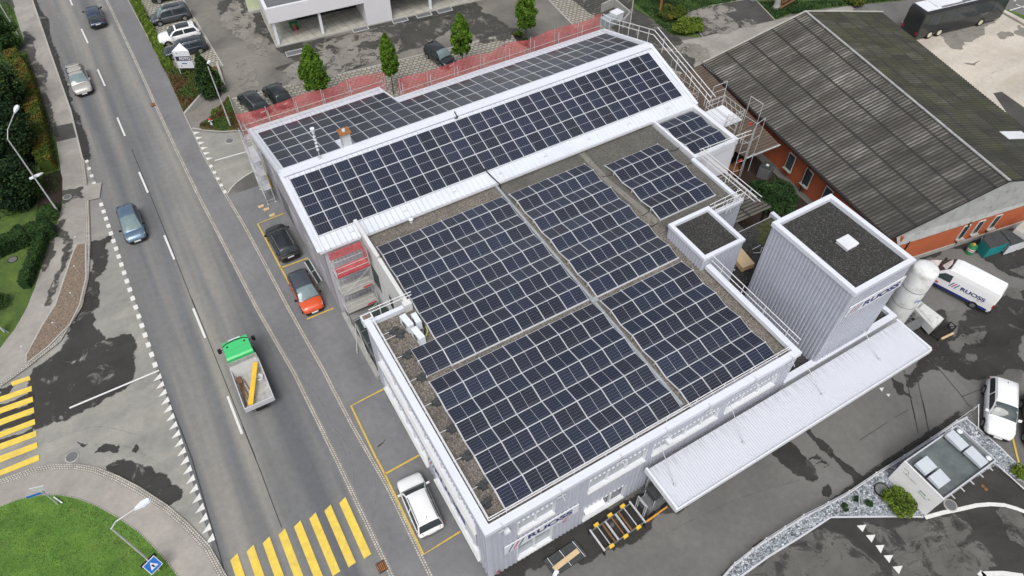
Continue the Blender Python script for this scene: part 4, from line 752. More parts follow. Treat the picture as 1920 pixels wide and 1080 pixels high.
tent('A1',1.57,13.66,.7,9.97,7,8,'solar array of eight rows nearest the front left corner of the flat roof')
tent('A2',3.32,13.6,10.37,22.0,6,10,'largest solar array, with a notched corner beside the three white units',extra=((-1,0),(-1,1)))
tent('A3',14.22,21.15,10.27,21.95,4,10,'solar array of ten rows in the middle of the flat roof behind the grey duct')
tent('A4',14.19,21.11,.52,9.88,4,8,'solar array on the front right of the flat roof between duct and tower')
tent('A5',22.42,27.67,13.9,20.96,3,6,'solar array of six rows behind the small roof housing')
tent('A6',29.3,32.95,18.35,23.0,2,4,'smallest solar array of eight panels on the back right roof block')
def slope_arr(label,xa,nc,ya,s,nr,skip=()):
    par=thing('solar_array',label,'solar array',(xa,ya,zr(ya)),0,'solar arrays on the gabled roof'); cs=1/math.sqrt(1+RP[2]**2); pw=33.0/29 if s<0 else 11.5/10; pl=1.765
    if s>0 and nc!=10: pw=(33.05-11.5)/19
    uy=V((0,s*cs,-RP[2]*cs)); n=V((0,s*RP[2]*cs,cs))
    for j in range(nr):
        for i in range(nc):
            if (i,j) in skip: continue
            y=ya+s*cs*(j+.5)*pl; c=V((xa+(i+.5)*pw,y,zr(y)))+n*.13; panel(par,c,uy,(s*-1,0,0) if s<0 else (-1,0,0),pl/1.75,pw/1.148,PME if s<0 else PME2)
    m=MB(); 
    for j in range(nr+1):
        y=ya+s*cs*j*pl; c=V((xa+nc*pw/2,y,zr(y)))+n*.08; m.obox(c,(nc*pw/2,0,0),uy*.03,n*.045)
    m.build('mounting_rail','alu',par)
slope_arr('solar array of three long rows on the near slope of the gabled roof',0.0,29,29.6,-1,3)
slope_arr('solar array of five rows around the chimney on the far slope of the gabled roof',0.0,10,30.85,1,5,((4,0),))
slope_arr('three row solar array on the far right slope of the gabled roof',11.5,19,30.85,1,3)
# duct and cables on the roof
m=MB(); m.box(13.72,13.92,.9,23.3,7.1,7.2); 
for y in (9.9,): m.box(13.6,14.1,y,y+.4,7.2,7.32)
tag(m.build('cable_duct','glassl'),'long pale grey metal cable duct between the solar arrays','duct')
def cable(P,label,r=.03,mat='dark'): m=MB(); m.path(P,r,5); tag(m.build('cable',mat),label,'cable',)
cable([(13.6,24.7,7.95),(13.75,24.2,7.7),(13.9,23.6,7.55),(14.1,23.1,7.3),(14.0,22.9,7.15)],'black cable bundle hanging over the lower roof edge to the duct',.05)
cable([AY(852,209,30.1)+V((0,0,0)),AY(858,220,29.7),AY(853,222,29.8)],'short black cable crossing the roof ridge',.05)
cable([G(1128,331,7.12),G(1140,330,7.12),G(1151,327,7.12)],'thin black cable between the middle and rear roof arrays',.025); cable([G(1204,405,7.12),G(1215,398,7.12),G(1220,392,7.12)],'thin black cable by the foot of the rear array',.025)
cable([G(1218,426,7.12),G(1228,422,7.12),G(1236,415,7.12)],'thin black cable looping near the small roof housing',.025); cable([G(1255,283,7.12),G(1268,282,7.12),G(1277,274,7.12)],'black cable looping to the smallest array',.03)
cable([G(1288,309,7.12),G(1310,298,7.12)],'straight dark conduit left of the roof end rails',.025)
m=MB()
for a,b,w_ in (((9.5,0),(0,0),0),): pass
pts=[G(1090,287,7.1),G(1140,340,7.1),G(1225,410,7.1),G(1235,418,7.1)]
m.ribbon(pts,.5,7.1); struct0=m.build('gravel_ridge',M('washed_gravel',(.2,.19,.17),.95,var=.3,sc=5),mbuild)
# vents, units on the roof
c=G(771,416,7.1); m=MB(); m.lathe(c,[(.14,0),(.14,.25),(.2,.26),(.2,.34),(.05,.38)],12); tag(m.build('roof_vent','lampw'),'small white mushroom vent on the gravel near the gabled roof','vent')
c=G(1199,242,7.1); m=MB(); m.lathe(c,[(.14,0),(.16,.12),(.05,.2)],12); tag(m.build('roof_vent','dark'),'small dark cap on the gravel below the gabled roof','vent')
for (a,b_,w_,h_),la in (((( 755,597),(772,617),.42,.75)),'white air conditioning unit nearest the front wall cap'),(((776,595),(787,612),.36,.8),'white air conditioning unit beside the panel edge'),(((776,620),(793,640),.42,.7),'white air conditioning unit lying lowest of the three on the gravel'):
    A,B=G(*a,7.5),G(*b_,7.5); A.z=B.z=0; d=(B-A); c=(A+B)/2; u=d.normalized(); n=V((-u.y,u.x,0))
    t_=thing('air_conditioning_unit',la,'air conditioner',(c.x,c.y,7.1),0,'white roof units'); m=MB(); m.obox((c.x,c.y,7.1+h_/2+.06),u*d.length/2,n*w_/2,V((0,0,h_/2))); m.build('casing','lampw',t_)
    m=MB(); m.obox((c.x,c.y,7.13),u*d.length/2*1.05,n*w_*.3,V((0,0,.03))); m.build('foot','dark',t_)
    m=MB(); q=c-n*(w_/2+.012); q.z=7.1+h_/2+.06
    ring=[q+(u*cos(2*pi*i/14)+V((0,0,1))*sin(2*pi*i/14))*h_*.36 for i in range(14)]; m.face(ring); m.build('fan_grille','grey',t_)
cable([G(785,590,7.15),G(790,604,7.14),G(797,615,7.14),G(795,630,7.14),G(788,637,7.14)],'loose dark pipes between the white roof units',.05); cable([G(798,612,7.2),G(802,620,7.14),G(799,630,7.14)],'yellow green wire by the white roof units',.03,M('yellow_green_wire',(.5,.6,.1)))
# roof edge guard rails with counterweights
def guard(label,runs,feet,zs=(7.95,8.35),ps=2.0,cw=(),post0=7.3,group='guard rails on the flat roof'):
    a=runs[0][0]; t_=thing('guard_rail',label,'guard rail',(a[0],a[1],7.1),0,group)
    for z in zs:
        m=MB()
        for r in runs: m.path([(p[0],p[1],z) for p in r],.03,6)
        m.build('rail','rail',t_)
    for r in runs:
        for p,q in zip(r,r[1:]):
            p,q=V((p[0],p[1],0)),V((q[0],q[1],0)); L=(q-p).length; n=max(1,round(L/ps))
            for i in range(n):
                c=p.lerp(q,(i+.5)/n); m=MB(); d=(q-p).normalized(); nn=V((-d.y,d.x,0)); m.tube((c.x,c.y,post0),(c.x,c.y,zs[-1]+.05),.025); m.build('post','rail',t_)
    for c in cw:
        m=MB(); bx=V(c[0]); ex=V(c[1]); m.tube((ex.x,ex.y,7.2),(bx.x,bx.y,7.2),.022); m.build('arm','rail',t_)
        m=MB()
        for k,(dx,dy,h) in enumerate(((-.16,.0,.14),(.17,.06,.16),(.0,-.2,.12))): m.hexa([(bx.x+dx-.2,bx.y+dy-.16,7.09),(bx.x+dx+.2,bx.y+dy-.16,7.09),(bx.x+dx+.2,bx.y+dy+.16,7.09),(bx.x+dx-.2,bx.y+dy+.16,7.09)],[(bx.x+dx-.15,bx.y+dy-.12,7.09+h),(bx.x+dx+.15,bx.y+dy-.12,7.09+h),(bx.x+dx+.15,bx.y+dy+.12,7.09+h),(bx.x+dx-.15,bx.y+dy+.12,7.09+h)])
        m.build('counterweight','wdark',t_)
    return t_
cwp=[(940/3.856*0+850+95/3.856,800+205/3.856),(850+210/3.856,800+415/3.856),(850+240/3.856,800+545/3.856),(875,851),(845,803),(816,752),(790,706),(763,663),(740,625)]
cw=[]
for p in [(874.6,853),(904.5,907.6),(912,941),(846,802),(818,752),(790,706),(763,664),(750,626),(738,620)]: c=G(*p,7.15); cw.append(((c.x,c.y,0),(.42,c.y,0)))
guard('white guard rail with rubber counterweights along the left edge of the flat roof',[[(.42,15.6),(.42,.45)]],0,(7.65,8.0),2.1,cw)
guard('white guard rail along the long front edge of the flat roof',[[(.42,.45),(21.9,.45)]],0,(7.65,8.0),2.1)
guard('white guard rail along the right edge of the flat roof next to the tower',[[(22.35,8.4),(22.35,.3)]],0,(8.0,8.45),1.9)
guard('short white guard rail above the recess wall cap',[[(.4,16.2),(3.4,16.2)]],0,(7.9,8.2),1.5)
m=MB()
for x in (.9,4.6,8.6,11.8,15.0,18.6,21.6): m.path([(x,.05,7.6),(x,-.14,7.62),(x,-.16,7.3),(x,-.5,7.1)],.022,5); m.box(x-.28,x+.28,-.2,-.14,7.02,7.08)
m.build('clamp_bracket','galv',mbuild)
# ---------------- brick shed with the big corrugated roof
sh=thing('brick_shed','large old shed with dark mossy corrugated fibre cement roof and terracotta walls','building',(39.9,5.4,0))
eN=V((39.25,5.45,3.75)); eF=V((42.75,32.0,3.75)); rN=V((49.3,3.75,6.5)); rF=V((54.6,30.75,6.5)); qN=V((59.5,2.0,3.75)); qF=V((66.3,29.6,3.75))
m=MB(); m.corr(eN,eF,rF,rN,.34,.1,6); m.build('roof','shed',sh)
m=MB(); m.corr(qF,qN,rN,rF,.34,.07,6); m.build('roof','shedm',sh)
m=MB(); m.tube(rN+E*.05,rF+E*.05,.11,8); m.build('ridge_cap','fibre',sh)
m=MB(); m.tube(eF+E*.05,rF+E*.08,.09,6); m.tube(rF+E*.08,qF+E*.05,.09,6); m.build('verge_trim','kerb',sh)
m=MB(); m.tube(eN+E*.03,rN+E*.06,.06,6); m.tube(rN+E*.06,qN+E*.03,.06,6); m.tube(eN-V((.12,0,.08)),eF-V((.12,0,.08)),.08,6); m.build('gutter','dark',sh)
sk_=MB(); a0=V((57.0,8.5,rN.z-2.75*.66+.1)); dr=(rF-rN).normalized(); ds=(qN-rN).normalized(); sk_.obox(a0+ds*1.3,ds*1.6,dr*.55,V((0,0,.03))); sk_.build('skylight','white',sh)
wN0=V((43.6,4.5,0)); wd=(V((53.8,2.75,0))-wN0).normalized(); cN=V((39.95,5.0,0)); cN=wN0-wd*3.6
m=MB()
def wall(mb,a,b,z0,z1,mi=0,t=.2):
    a,b=V((a[0],a[1],0)),V((b[0],b[1],0)); d=(b-a).normalized(); n=V((-d.y,d.x,0))*t
    mb.hexa([a+E*z0,b+E*z0,b+n+E*z0,a+n+E*z0],[a+E*z1,b+E*z1,b+n+E*z1,a+n+E*z1],mi)
sB=wN0-wd*3.6; sT=V((42.9,30.5,0))
gE=wN0+wd*16; wall(m,sB,gE,0,3.0); wall(m,sB+V((0.2,0,0)),sB+V((.2,0,0))+(sT-sB)*1.0,0,3.7,0,-.2); wall(m,V((59.3,2.2,0)),V((66,29.3,0)),0,3.6); m.build('wall','terra',sh)
m=MB(); P_=[sB+wd*-.1,gE+wd*.3]; o_=V((.03,-.08,0))
m.face([sB+o_+E*2.9,gE+o_+E*2.9,qN+o_+E*-.0,rN+o_+V((0,.1,-.06)),eN+o_+V((.6,0,-.05))]); m.build('gable_cladding','fibre',sh)
m=MB(); wall(m,wN0-wd*3.7+V((0,-.1,0)),wN0+wd*12+V((0,-.1,0)),0,.45,0,.1); m.build('plinth','concm',sh)
def wonwall(base,dirv,L,wd_,z0,z1,par,frame='plaster',glass='glass'):
    n=V((dirv.y,-dirv.x,0)); 
    for d in L:
        c=base+dirv*d
        f_=MB(); f_.obox(c+n*.03+E*(z0+z1)/2,dirv*(wd_/2+.07),n*.03,E*(z1-z0+.14)/2); w_=f_.build('window',frame,par)
        g_=MB(); g_.obox(c+n*.064+E*(z0+z1)/2,dirv*wd_/2,n*.006,E*(z1-z0)/2); g_.build('pane',glass,w_)
        s_=MB(); s_.obox(c+n*.14+E*(z0-.1),dirv*(wd_/2+.12),n*.12,E*.04); s_.build('sill','concm',w_)
wg=G(1802,437); 
wonwall(sB,wd,[((AY(x,y,3.9)-sB).dot(wd)) for x,y in ((1803,437),(1826,424),(1848,415))],.55,1.1,2.5,sh)
sdir=(sB-sT).normalized(); wonwall(sT+V((.0,0,0)),sdir,[(G(x,y,1.6)-sT).dot(sdir) for x,y in ((1466,312),(1491,344),(1527,378))],.75,1.0,2.6,sh)
m=MB()
for d in (1.2,7.4): c=sB+wd*d-V((0,.07,0)); m.tube(c+E*.1,c+E*3.0,.05)
c=G(1511,335,1.5); c=sT+sdir*((c-sT).dot(sdir)); m.tube(c+V((-.08,0,.1)),c+V((-.08,0,3.6)),.06); m.build('downpipe','dark',sh)
# lean-to with rusty sheets
lt=thing('lean_to_roof','low rust brown corrugated lean-to roof between the halls','roof',(36,18,0))
m=MB(); a_=G(1398,294.6,3.2); b_=G(1461.5,269.6,3.7); c_=eF+V((-.1,0,-.1)); d_=V((34.6,31.5,3.3)); m.corr(a_,d_,c_,b_,.34,.07,3); m.build('roof','rust',lt)
m=MB(); m.tube(a_+V((0,-.1,-.05)),b_+V((0,-.1,-.05)),.09); m.build('gutter','fibre',lt)
m=MB()
for q in (a_,a_.lerp(d_,.5),d_): m.tube((q.x+.2,q.y+.2,0),(q.x+.2,q.y+.2,q.z),.08)
m.tube(a_+V((-.4,.3,-.2)),V((a_.x+.1,a_.y-.2,0)),.07); m.build('post','dark',lt)
# small corrugated roof by the link
sr=thing('corrugated_shelter','small dark corrugated roof below the right end of the flat roof','roof',(29.2,13,0))
m=MB(); m.corr((29.1,12.9,3.95),(33.9,12.75,3.85),(33.4,18.0,4.0),(29.1,18.0,4.1),.26,.05,2) if 0 else m.corr((33.7,12.8,3.9),(33.0,17.9,4.0),(29.1,17.9,4.05),(29.1,12.9,3.95),.34,.07,2)
m.build('roof','shed',sr); m=MB(); m.box(33.3,33.45,13.0,13.15,0,3.8); m.box(32.9,33.05,17.5,17.65,0,3.9); m.build('post','dark',sr)
sheet('yard',[(33.5,6.8),(40,6.8),(42,31),(34.5,31),(33.5,18)],Z[5],'soil',False)
# ---------------- white building upper left
wb=thing('white_building','white modern commercial building with a covered terrace and blue grey columns','building',(8.2,63.4,0))
A=G(522,87.5); B=G(890,1.5); ux=(B-A); ux.z=0; ux.normalize(); uy=V((-ux.y,ux.x,0))
def wbp(u,v_,z): return A+ux*u+uy*v_+E*z
def wbox(mb,u0,u1,v0,v1,z0,z1,mi=0): mb.hexa([wbp(u0,v0,z0),wbp(u1,v0,z0),wbp(u1,v1,z0),wbp(u0,v1,z0)],[wbp(u0,v0,z1),wbp(u1,v0,z1),wbp(u1,v1,z1),wbp(u0,v1,z1)],mi)
m=MB(); wbox(m,-.1,60,-.1,12,-.02,.14); m.build('terrace','tile',wb)
m=MB(); wbox(m,-.22,60,-.22,-.1,0,.16); wbox(m,-.25,-.11,-.1,14,0,.2); m.build('terrace_edge','kerb',wb)
uL=0; uw0=(G(689,48.6)-A).dot(ux); uw1=(G(735.5,37.5)-A).dot(ux)
m=MB(); wbox(m,-.35,uw0,-.15,.15,2.9,4.6); wbox(m,-.35,0,.151,14,2.9,4.6); wbox(m,uw0,uw1,-.2,6,.16,4.6); wbox(m,-.35,60,.15,16,2.95,3.1); m.build('wall','plast2',wb)
m=MB(); wbox(m,uw1,60,-.15,.15,3.0,4.6); m.build('fascia','plast2',wb)
m=MB(); wbox(m,-.0,60,.2,15,4.3,4.4); m.build('roof','grey',wb)
m=MB()
for u in (.15,(G(747/3.6+400,240/3.6)-A).dot(ux),(G(1475/3.6+400,75/3.6)-A).dot(ux)): c=wbp(u,.35,0); m.hexa([c+ux*-.15+uy*-.15+E*.14,c+ux*.15+uy*-.15+E*.14,c+ux*.15+uy*.15+E*.14,c-ux*.15+uy*.15+E*.14],[c+ux*-.15+uy*-.15+E*2.95,c+ux*.15+uy*-.15+E*2.95,c+ux*.15+uy*.15+E*2.95,c-ux*.15+uy*.15+E*2.95])
m.build('column','lampw',wb)
for u0,u1 in ((3.4,6.6),(6.7,9.4),(9.5,12.2),(uw1+.2,uw1+3),(uw1+3.2,uw1+8),(uw1+8.2,uw1+14)):
    m=MB(); wbox(m,u0,u1,4.4,4.5,.2,2.9); m.build('shop_window','glassg',wb)
m=MB(); wbox(m,3.2,60,4.5,4.7,.16,2.95); wbox(m,3.2,3.3,4.5,8,.16,2.95); m.build('frame','grey',wb)
m=MB(); c=wbp(uw1+4.5,4.38,1.6)
mk2=[('blue',(0,0)),('grn',(.7,.1)),('yellow',(1.3,-.05)),('orange',(1.8,.15))]
for mt,(a0_,b0_) in mk2: m=MB(); q=c+ux*a0_+E*b0_; m.obox(q,ux*.35+E*.1,uy*.02,E*.18-ux*.12); m.build('window_decal',mt,wb)
ar=M('red_tube',(.5,.06,.05)); 
rk=thing('red_trolley','red framed two wheeled trolley standing under the terrace roof','trolley',wbp(2.4,2.4,.14)); 
def orx(c,d): return V(c)
m=MB(); c=wbp(2.4,2.4,.14); m.tube(c+E*.1,c+E*1.1-uy*.6,.04); m.tube(c+ux*.35+E*.1,c+ux*.2+E*1.1-uy*.6,.04); m.tube(c+E*.6-uy*.2,c+ux*.35+E*.6-uy*.2,.04); m.tube(c-uy*.6+E*1.1,c-uy*1.3+E*.2+ux*.2,.05); m.build('frame',ar,rk)
for s_ in (-.12,.47): m=MB(); m.tube(c+ux*s_+E*.22,c+ux*(s_+.06)+E*.22,.2,12); m.build('wheel','dark',rk)
m=MB(); m.obox(c+ux*.2+uy*.5+E*.5,ux*.5,uy*.3,E*.25); m.build('green_box','dgreen',rk)
for i,(px_,la) in enumerate([((548,358),'light shaft grate half hidden by the first slim tree'),((993,198),'light shaft grate under the left terrace edge near the white wall'),((1260,138),'light shaft grate right of the white wall, first of three'),((1420,102),'light shaft grate at the terrace edge, middle of three'),((1560,70),'light shaft grate at the terrace edge, furthest right')]):
    q=G(px_[0]/3.6+400,px_[1]/3.6); t_=thing('light_shaft',la,'grate',q,math.atan2(ux.y,ux.x),'light shaft grates along the terrace'); mt_=t_.matrix_basis
    def lb(mb,x0,x1,y0,y1,z0,z1): P=[mt_@V(p) for p in ((x0,y0,z0),(x1,y0,z0),(x1,y1,z0),(x0,y1,z0))]; T=[mt_@V(p) for p in ((x0,y0,z1),(x1,y0,z1),(x1,y1,z1),(x0,y1,z1))]; mb.hexa(P,T)
    m=MB(); lb(m,-.95,.95,-.5,-.42,0,.09); lb(m,-.95,.95,.42,.5,0,.09); lb(m,-.95,-.87,-.419,.419,0,.09); lb(m,.87,.95,-.419,.419,0,.09); m.build('frame','alu',t_)
    m=MB(); lb(m,-.86,.86,-.41,.41,0,.06); m.build('grid','grey',t_)
# pale green house corner
gh=thing('green_house','pale green building corner with a concrete ledge at the top edge','building',G(470,0)); c=G(433/1+0,0)
q=[G(468,22,0),G(490,17,0),G(482,-40,0),G(452,-40,0)]; Q=[V((p.x,p.y,0)) for p in q]
m=MB(); m.hexa([p+E*.3 for p in Q],[p+E*2.6 for p in Q]); m.build('wall','green',gh); 
cc=sum(Q,V())/4; m=MB(); m.hexa([cc+(p-cc)*1.15 for p in Q],[cc+(p-cc)*1.15+E*.3 for p in Q]); m.build('ledge','kerb',gh)
# ---------------- transformer station with vents, pebbles
peb=gp(zt(4.8,1560,750,[(0,935),(110,865),(355,700),(605,545),(845,392),(1070,235),(1200,175),(1320,280),(1500,430),(1800,690),(1800,800),(1460,590),(1000,880),(810,1060),(640,1058),(0,1050),(-60,1000)]))
st1=gp([(1350,1090),(1375,1060),(1430,1018),(1500,975),(1560,944),(1584,930),(1556,971),(1500,1006),(1440,1043),(1385,1080),(1375,1090)])
m=MB(); m.slab(peb,0,.1); struct('pebble_bed',m,'pebble'); m=MB(); m.slab(st1,0,.1); struct('pebble_bed',m,'pebble')
m=MB(); m.ribbon(gp([(1345,1095),(1372,1064),(1430,1019),(1500,975),(1584,930),(1634,896),(1686,863.5),(1736,831),(1783,799),(1812,784)]),.14,.17)
m.ribbon(gp([(1380,1088),(1440,1045),(1500,1008),(1556,971.5),(1693,970),(1729,971)]),.12,.17); m.ribbon(gp([(1810,787),(1835,808),(1872,840),(1920,888),(1950,915)]),.12,.17); m.ribbon(gp([(1866,872),(1920,921),(1945,945)]),.12,.17); struct('kerb',m,'alu')
rp2=random.Random(9); m=MB()
bed=[(p.x,p.y) for p in peb]
def inside(x,y,P):
    r=False; j=len(P)-1
    for i in range(len(P)):
        if (P[i][1]>y)!=(P[j][1]>y) and x<(P[j][0]-P[i][0])*(y-P[i][1])/(P[j][1]-P[i][1])+P[i][0]: r=not r
        j=i
    return r
S1=[(p.x,p.y) for p in st1]
for PP,n in ((bed,2600),(S1,1100)):
    xs=[p[0] for p in PP]; ys=[p[1] for p in PP]; k=0
    while k<n:
        x,y=rp2.uniform(min(xs),max(xs)),rp2.uniform(min(ys),max(ys))
        if not inside(x,y,PP): continue
        k+=1; r_=rp2.uniform(.04,.11); a=rp2.uniform(0,6.3); c=V((x,y,.1+r_*.3)); u=V((cos(a),sin(a),rp2.uniform(-.3,.3)))*r_; v2=V((-sin(a),cos(a),rp2.uniform(-.3,.3)))*r_*rp2.uniform(.5,1); w2=V((0,0,r_*.6))
        m.idx([c+u,c+v2,c-u,c-v2,c+w2],[(0,1,4),(1,2,4),(2,3,4),(3,0,4)],rp2.choice((0,0,1,2)))
tag(m.build('pebbles',[M('pebble_mid',(.3,.33,.36),.8,sc=9,var=.4),M('pebble_light',(.55,.58,.62),.8),M('pebble_dark',(.12,.135,.15),.8)]),'loose pale grey pebbles covering the bed around the small station','pebbles',None,'stuff')
MAT['ventm']=M('grey_blue_vent_metal',(.5,.54,.58),.45,var=.05)
ts=thing('transformer_station','small concrete transformer station with white front wall and four grey roof vents','station',(25.76,-10.6,0)); hz=2.55
R_=[G(1697.5,865.6,hz),G(1795,800,hz),G(1864,865.6,hz),G(1766,935,hz)]  # left-back, right-back, right-front, left-front
xl,xr=25.75,30.75; yb,yf=-7.78,-10.62
m=MB(); m.box(xl,xr,yf,yb,0,hz-.2); m.build('body','concm',ts)
m=MB(); m.box(xl-.05,xl-.005,yf-.05,yb+.05,.05,hz+.12); fw=m.build('front_wall',M('bright_white_panel',(.84,.84,.83),.6,var=.03),ts)
m=MB(); m.box(xl+.05,xr-.05,yf+.05,yb-.05,hz-.199,hz-.12); m.build('roof','glassw' if 0 else M('wet_concrete_roof',(.13,.15,.15),.3,var=.35,sc=.6,dirt=((.25,.28,.27),.7,.6)),ts)
m=MB(); m.box(xl,xr,yf-.04,yf+.04,hz-.25,hz+.1); m.box(xl,xr,yb-.04,yb+.04,hz-.25,hz+.1); m.box(xr-.04,xr+.04,yf+.041,yb-.041,hz-.25,hz+.098); m.box(xl,xl+.05,yf+.041,yb-.041,hz-.25,hz+.098); m.build('roof_edge','alu',ts)
for i,(px_,sx,sy) in enumerate(zt(4.8,1560,750,[(850,590)])+zt(4.8,1560,750,[(970,705)])+[(0,0)]*0 and [] or [((1737,872.5),.52,.42),((1762,897),.52,.42),((1795,825),.36,.62),((1831,856),.36,.62)]):
    c=G(px_[0],px_[1],hz+.35); t_=MB(); 
    a1,b1=(sx,sy)
    t_.hexa([(c.x-a1*.8,c.y-b1*.8,hz-.12),(c.x+a1*.8,c.y-b1*.8,hz-.12),(c.x+a1*.8,c.y+b1*.8,hz-.12),(c.x-a1*.8,c.y+b1*.8,hz-.12)],[(c.x-a1*.8,c.y-b1*.8,hz+.15),(c.x+a1*.8,c.y-b1*.8,hz+.15),(c.x+a1*.8,c.y+b1*.8,hz+.15),(c.x-a1*.8,c.y+b1*.8,hz+.15)],1)
    t_.hexa([(c.x-a1,c.y-b1,hz+.15),(c.x+a1,c.y-b1,hz+.15),(c.x+a1,c.y+b1,hz+.15),(c.x-a1,c.y+b1,hz+.15)],[(c.x-a1,c.y-b1,hz+.32),(c.x+a1,c.y-b1,hz+.32),(c.x+a1,c.y+b1,hz+.42),(c.x-a1,c.y+b1,hz+.42)])
    t_.build('roof_vent',['ventm','grey'],ts)
for c in (G(1797,811,hz+.1),G(1851,861,hz+.1)): m=MB(); m.lathe((c.x,c.y,hz-.12),[(.14,0),(.14,.35),(.18,.36),(.18,.44),(.06,.48)],12); m.build('vent_pipe','lampw',ts)
m=MB()
for i in range(5): x=xl+.7+i*.9; m.box(x,x+.05,yf-.35,yf-.04,hz-.1,hz-.04)
m.build('bracket','alu',ts)
text_mb('Genossame',(xl-.051,yb-.5,1.75),(0,-1,0),(0,0,1),.12,.8,.0).build('lettering','grey',fw)
m=MB()
for i in range(9):
    a=.5+i*.55; c=V((xl-.052,yb-.42,1.98)); m.face([c+V((0,cos(a),sin(a)))*.16,c+V((0,cos(a+.3),sin(a+.3)))*.16,c+V((0,cos(a+.3),sin(a+.3)))*.22,c+V((0,cos(a),sin(a)))*.22])
m.build('round_emblem','grey',fw)
text_mb('EWS',(xl-.051,yf+1.15,1.55),(0,-1,0),(0,0,1),.16,.42,.02).build('lettering','grn',fw); text_mb('Energie',(xl-.051,yf+1.15,1.33),(0,-1,0),(0,0,1),.14,.62,.01).build('lettering','grn',fw)
m=MB(); m.face([(xl-.052,yf+.62,1.55),(xl-.052,yf+.38,1.68),(xl-.052,yf+.4,1.56)]); m.build('leaf_mark',M('light_green_mark',(.25,.45,.05)),fw)
# sliding fence beside station
fn=thing('glass_fence','low green grey mesh fence with thin posts along the pebble strip','fence',(20,-7,0))
fp=[(1345,1093),(1372,1063),(1405,1037),(1430,1018),(1465,996),(1500,974),(1545,951),(1584,930),(1634,896),(1686,863.5),(1736,831),(1783,799),(1824,770)]
fl=gp(fp); m=MB()
for a,b in zip(fl,fl[1:]): m.face([a+E*.1,b+E*.1,b+E*.75,a+E*.75])
m.build('mesh_panel',M('fence_mesh',(.28,.32,.32),.5,.3,alpha=.35),fn)
m=MB(); m.path([p+E*.76 for p in fl],.02,5); m.build('top_rail','galv',fn)
for p in fl: m=MB(); m.tube(p,p+E*.8,.03); m.lathe(p+E*.8,[(.045,0),(.045,.04)],8); m.build('post','rail',fn)
m=MB(); a,b=G(1824,770),G(1834,808); m.tube(a+E*.8,b+E*.05,.03); m.path([a+E*.8,a+V((.1,0,0))],.03); m.build('brace','rail',fn)
# small walls upper middle (bin enclosure)
be=thing('bin_enclosure','concrete walled bin enclosure behind the far right end of the gabled hall','enclosure',G(1140,40))
W_=[G(1128,24),G(1150,14),G(1178,38),G(1166,52)]
m=MB()
for a,b in zip(W_,W_[1:]): wall(m,a,b,0,1.1,0,.18)
m.build('wall','concm',be); b_=thing('waste_bin','white lidded waste bin inside the walled enclosure','bin',G(1155,38)); c=G(1155,38); m=MB(); m.obox(c+E*.5,V((.6,.1,0)),V((-.1,.5,0)),E*.5); m.build('body','lampw',b_); m=MB(); m.obox(c+E*1.04,V((.65,.1,0)),V((-.1,.55,0)),E*.05); m.build('lid','white',b_)
m=MB(); c=G(1140,45); m.obox(c+E*.4,V((.8,.1,0)),V((-.1,.7,0)),E*.4); tag(m.build('crate','glassl'),'pale blue grey covered crate beside the waste bin','crate')
rl=thing('ramp_railing','turquoise glass railing along the paver bays at the top','railing',G(1140,5)); m=MB(); a,b=G(1128,-12),G(1153,15); m.face([a+E*.1,b+E*.1,b+E*1.,a+E*1.]); m.build('glass_panel',M('turquoise_glass',(.05,.22,.25),.15),rl); m=MB(); m.tube(a+E*1.,b+E*1.,.05); m.tube(a+V((.4,0,1.)),b+V((.4,0,1.)),.05); m.build('handrail','rail',rl)
# ---------------- vegetation
def leaves(mb,n,samp,size,rnd,w=(5,4,2),up=.3):
    ch=[i for i,k in enumerate(w) for _ in range(k)]
    for _ in range(n):
        p,s_,t_=samp(rnd); sz=size*rnd.uniform(.6,1.3)*s_
        a=V((rnd.gauss(0,1),rnd.gauss(0,1),rnd.gauss(0,1)*.6)).normalized(); b=V((rnd.gauss(0,1),rnd.gauss(0,1),rnd.gauss(0,1)*.6)); b=(b-a*b.dot(a)).normalized()
        mb.face([p-a*sz,p+b*sz*.7,p+a*sz,p-b*sz*.7],ch[min(len(ch)-1,int(max(0,t_)*len(ch)))] if t_ is not None else rnd.choice(ch))
def clump_samp(c,prof,H_,R,rnd0,nc=40,cl=.35):
    """crown made of leaf clumps; prof(t)->relative radius"""
    cs=[]
    for _ in range(nc):
        t_=rnd0.uniform(.0,1)**.9; a=rnd0.uniform(0,2*pi); r=R*prof(t_)*rnd0.uniform(.45,.95); cs.append((V((c.x+r*cos(a),c.y+r*sin(a),c.z+H_*t_)),R*cl*rnd0.uniform(.6,1.2)*(.5+.5*prof(t_)),rnd0.random()))
    def f(rn):
        q,rr,tt=rn.choice(cs); d=V((rn.gauss(0,1),rn.gauss(0,1),rn.gauss(0,1))).normalized()*rr*rn.uniform(.3,1)**.5; p=q+V((d.x,d.y,d.z*1.2)); return p,1,(tt*.6+.4*rn.random())
    return f
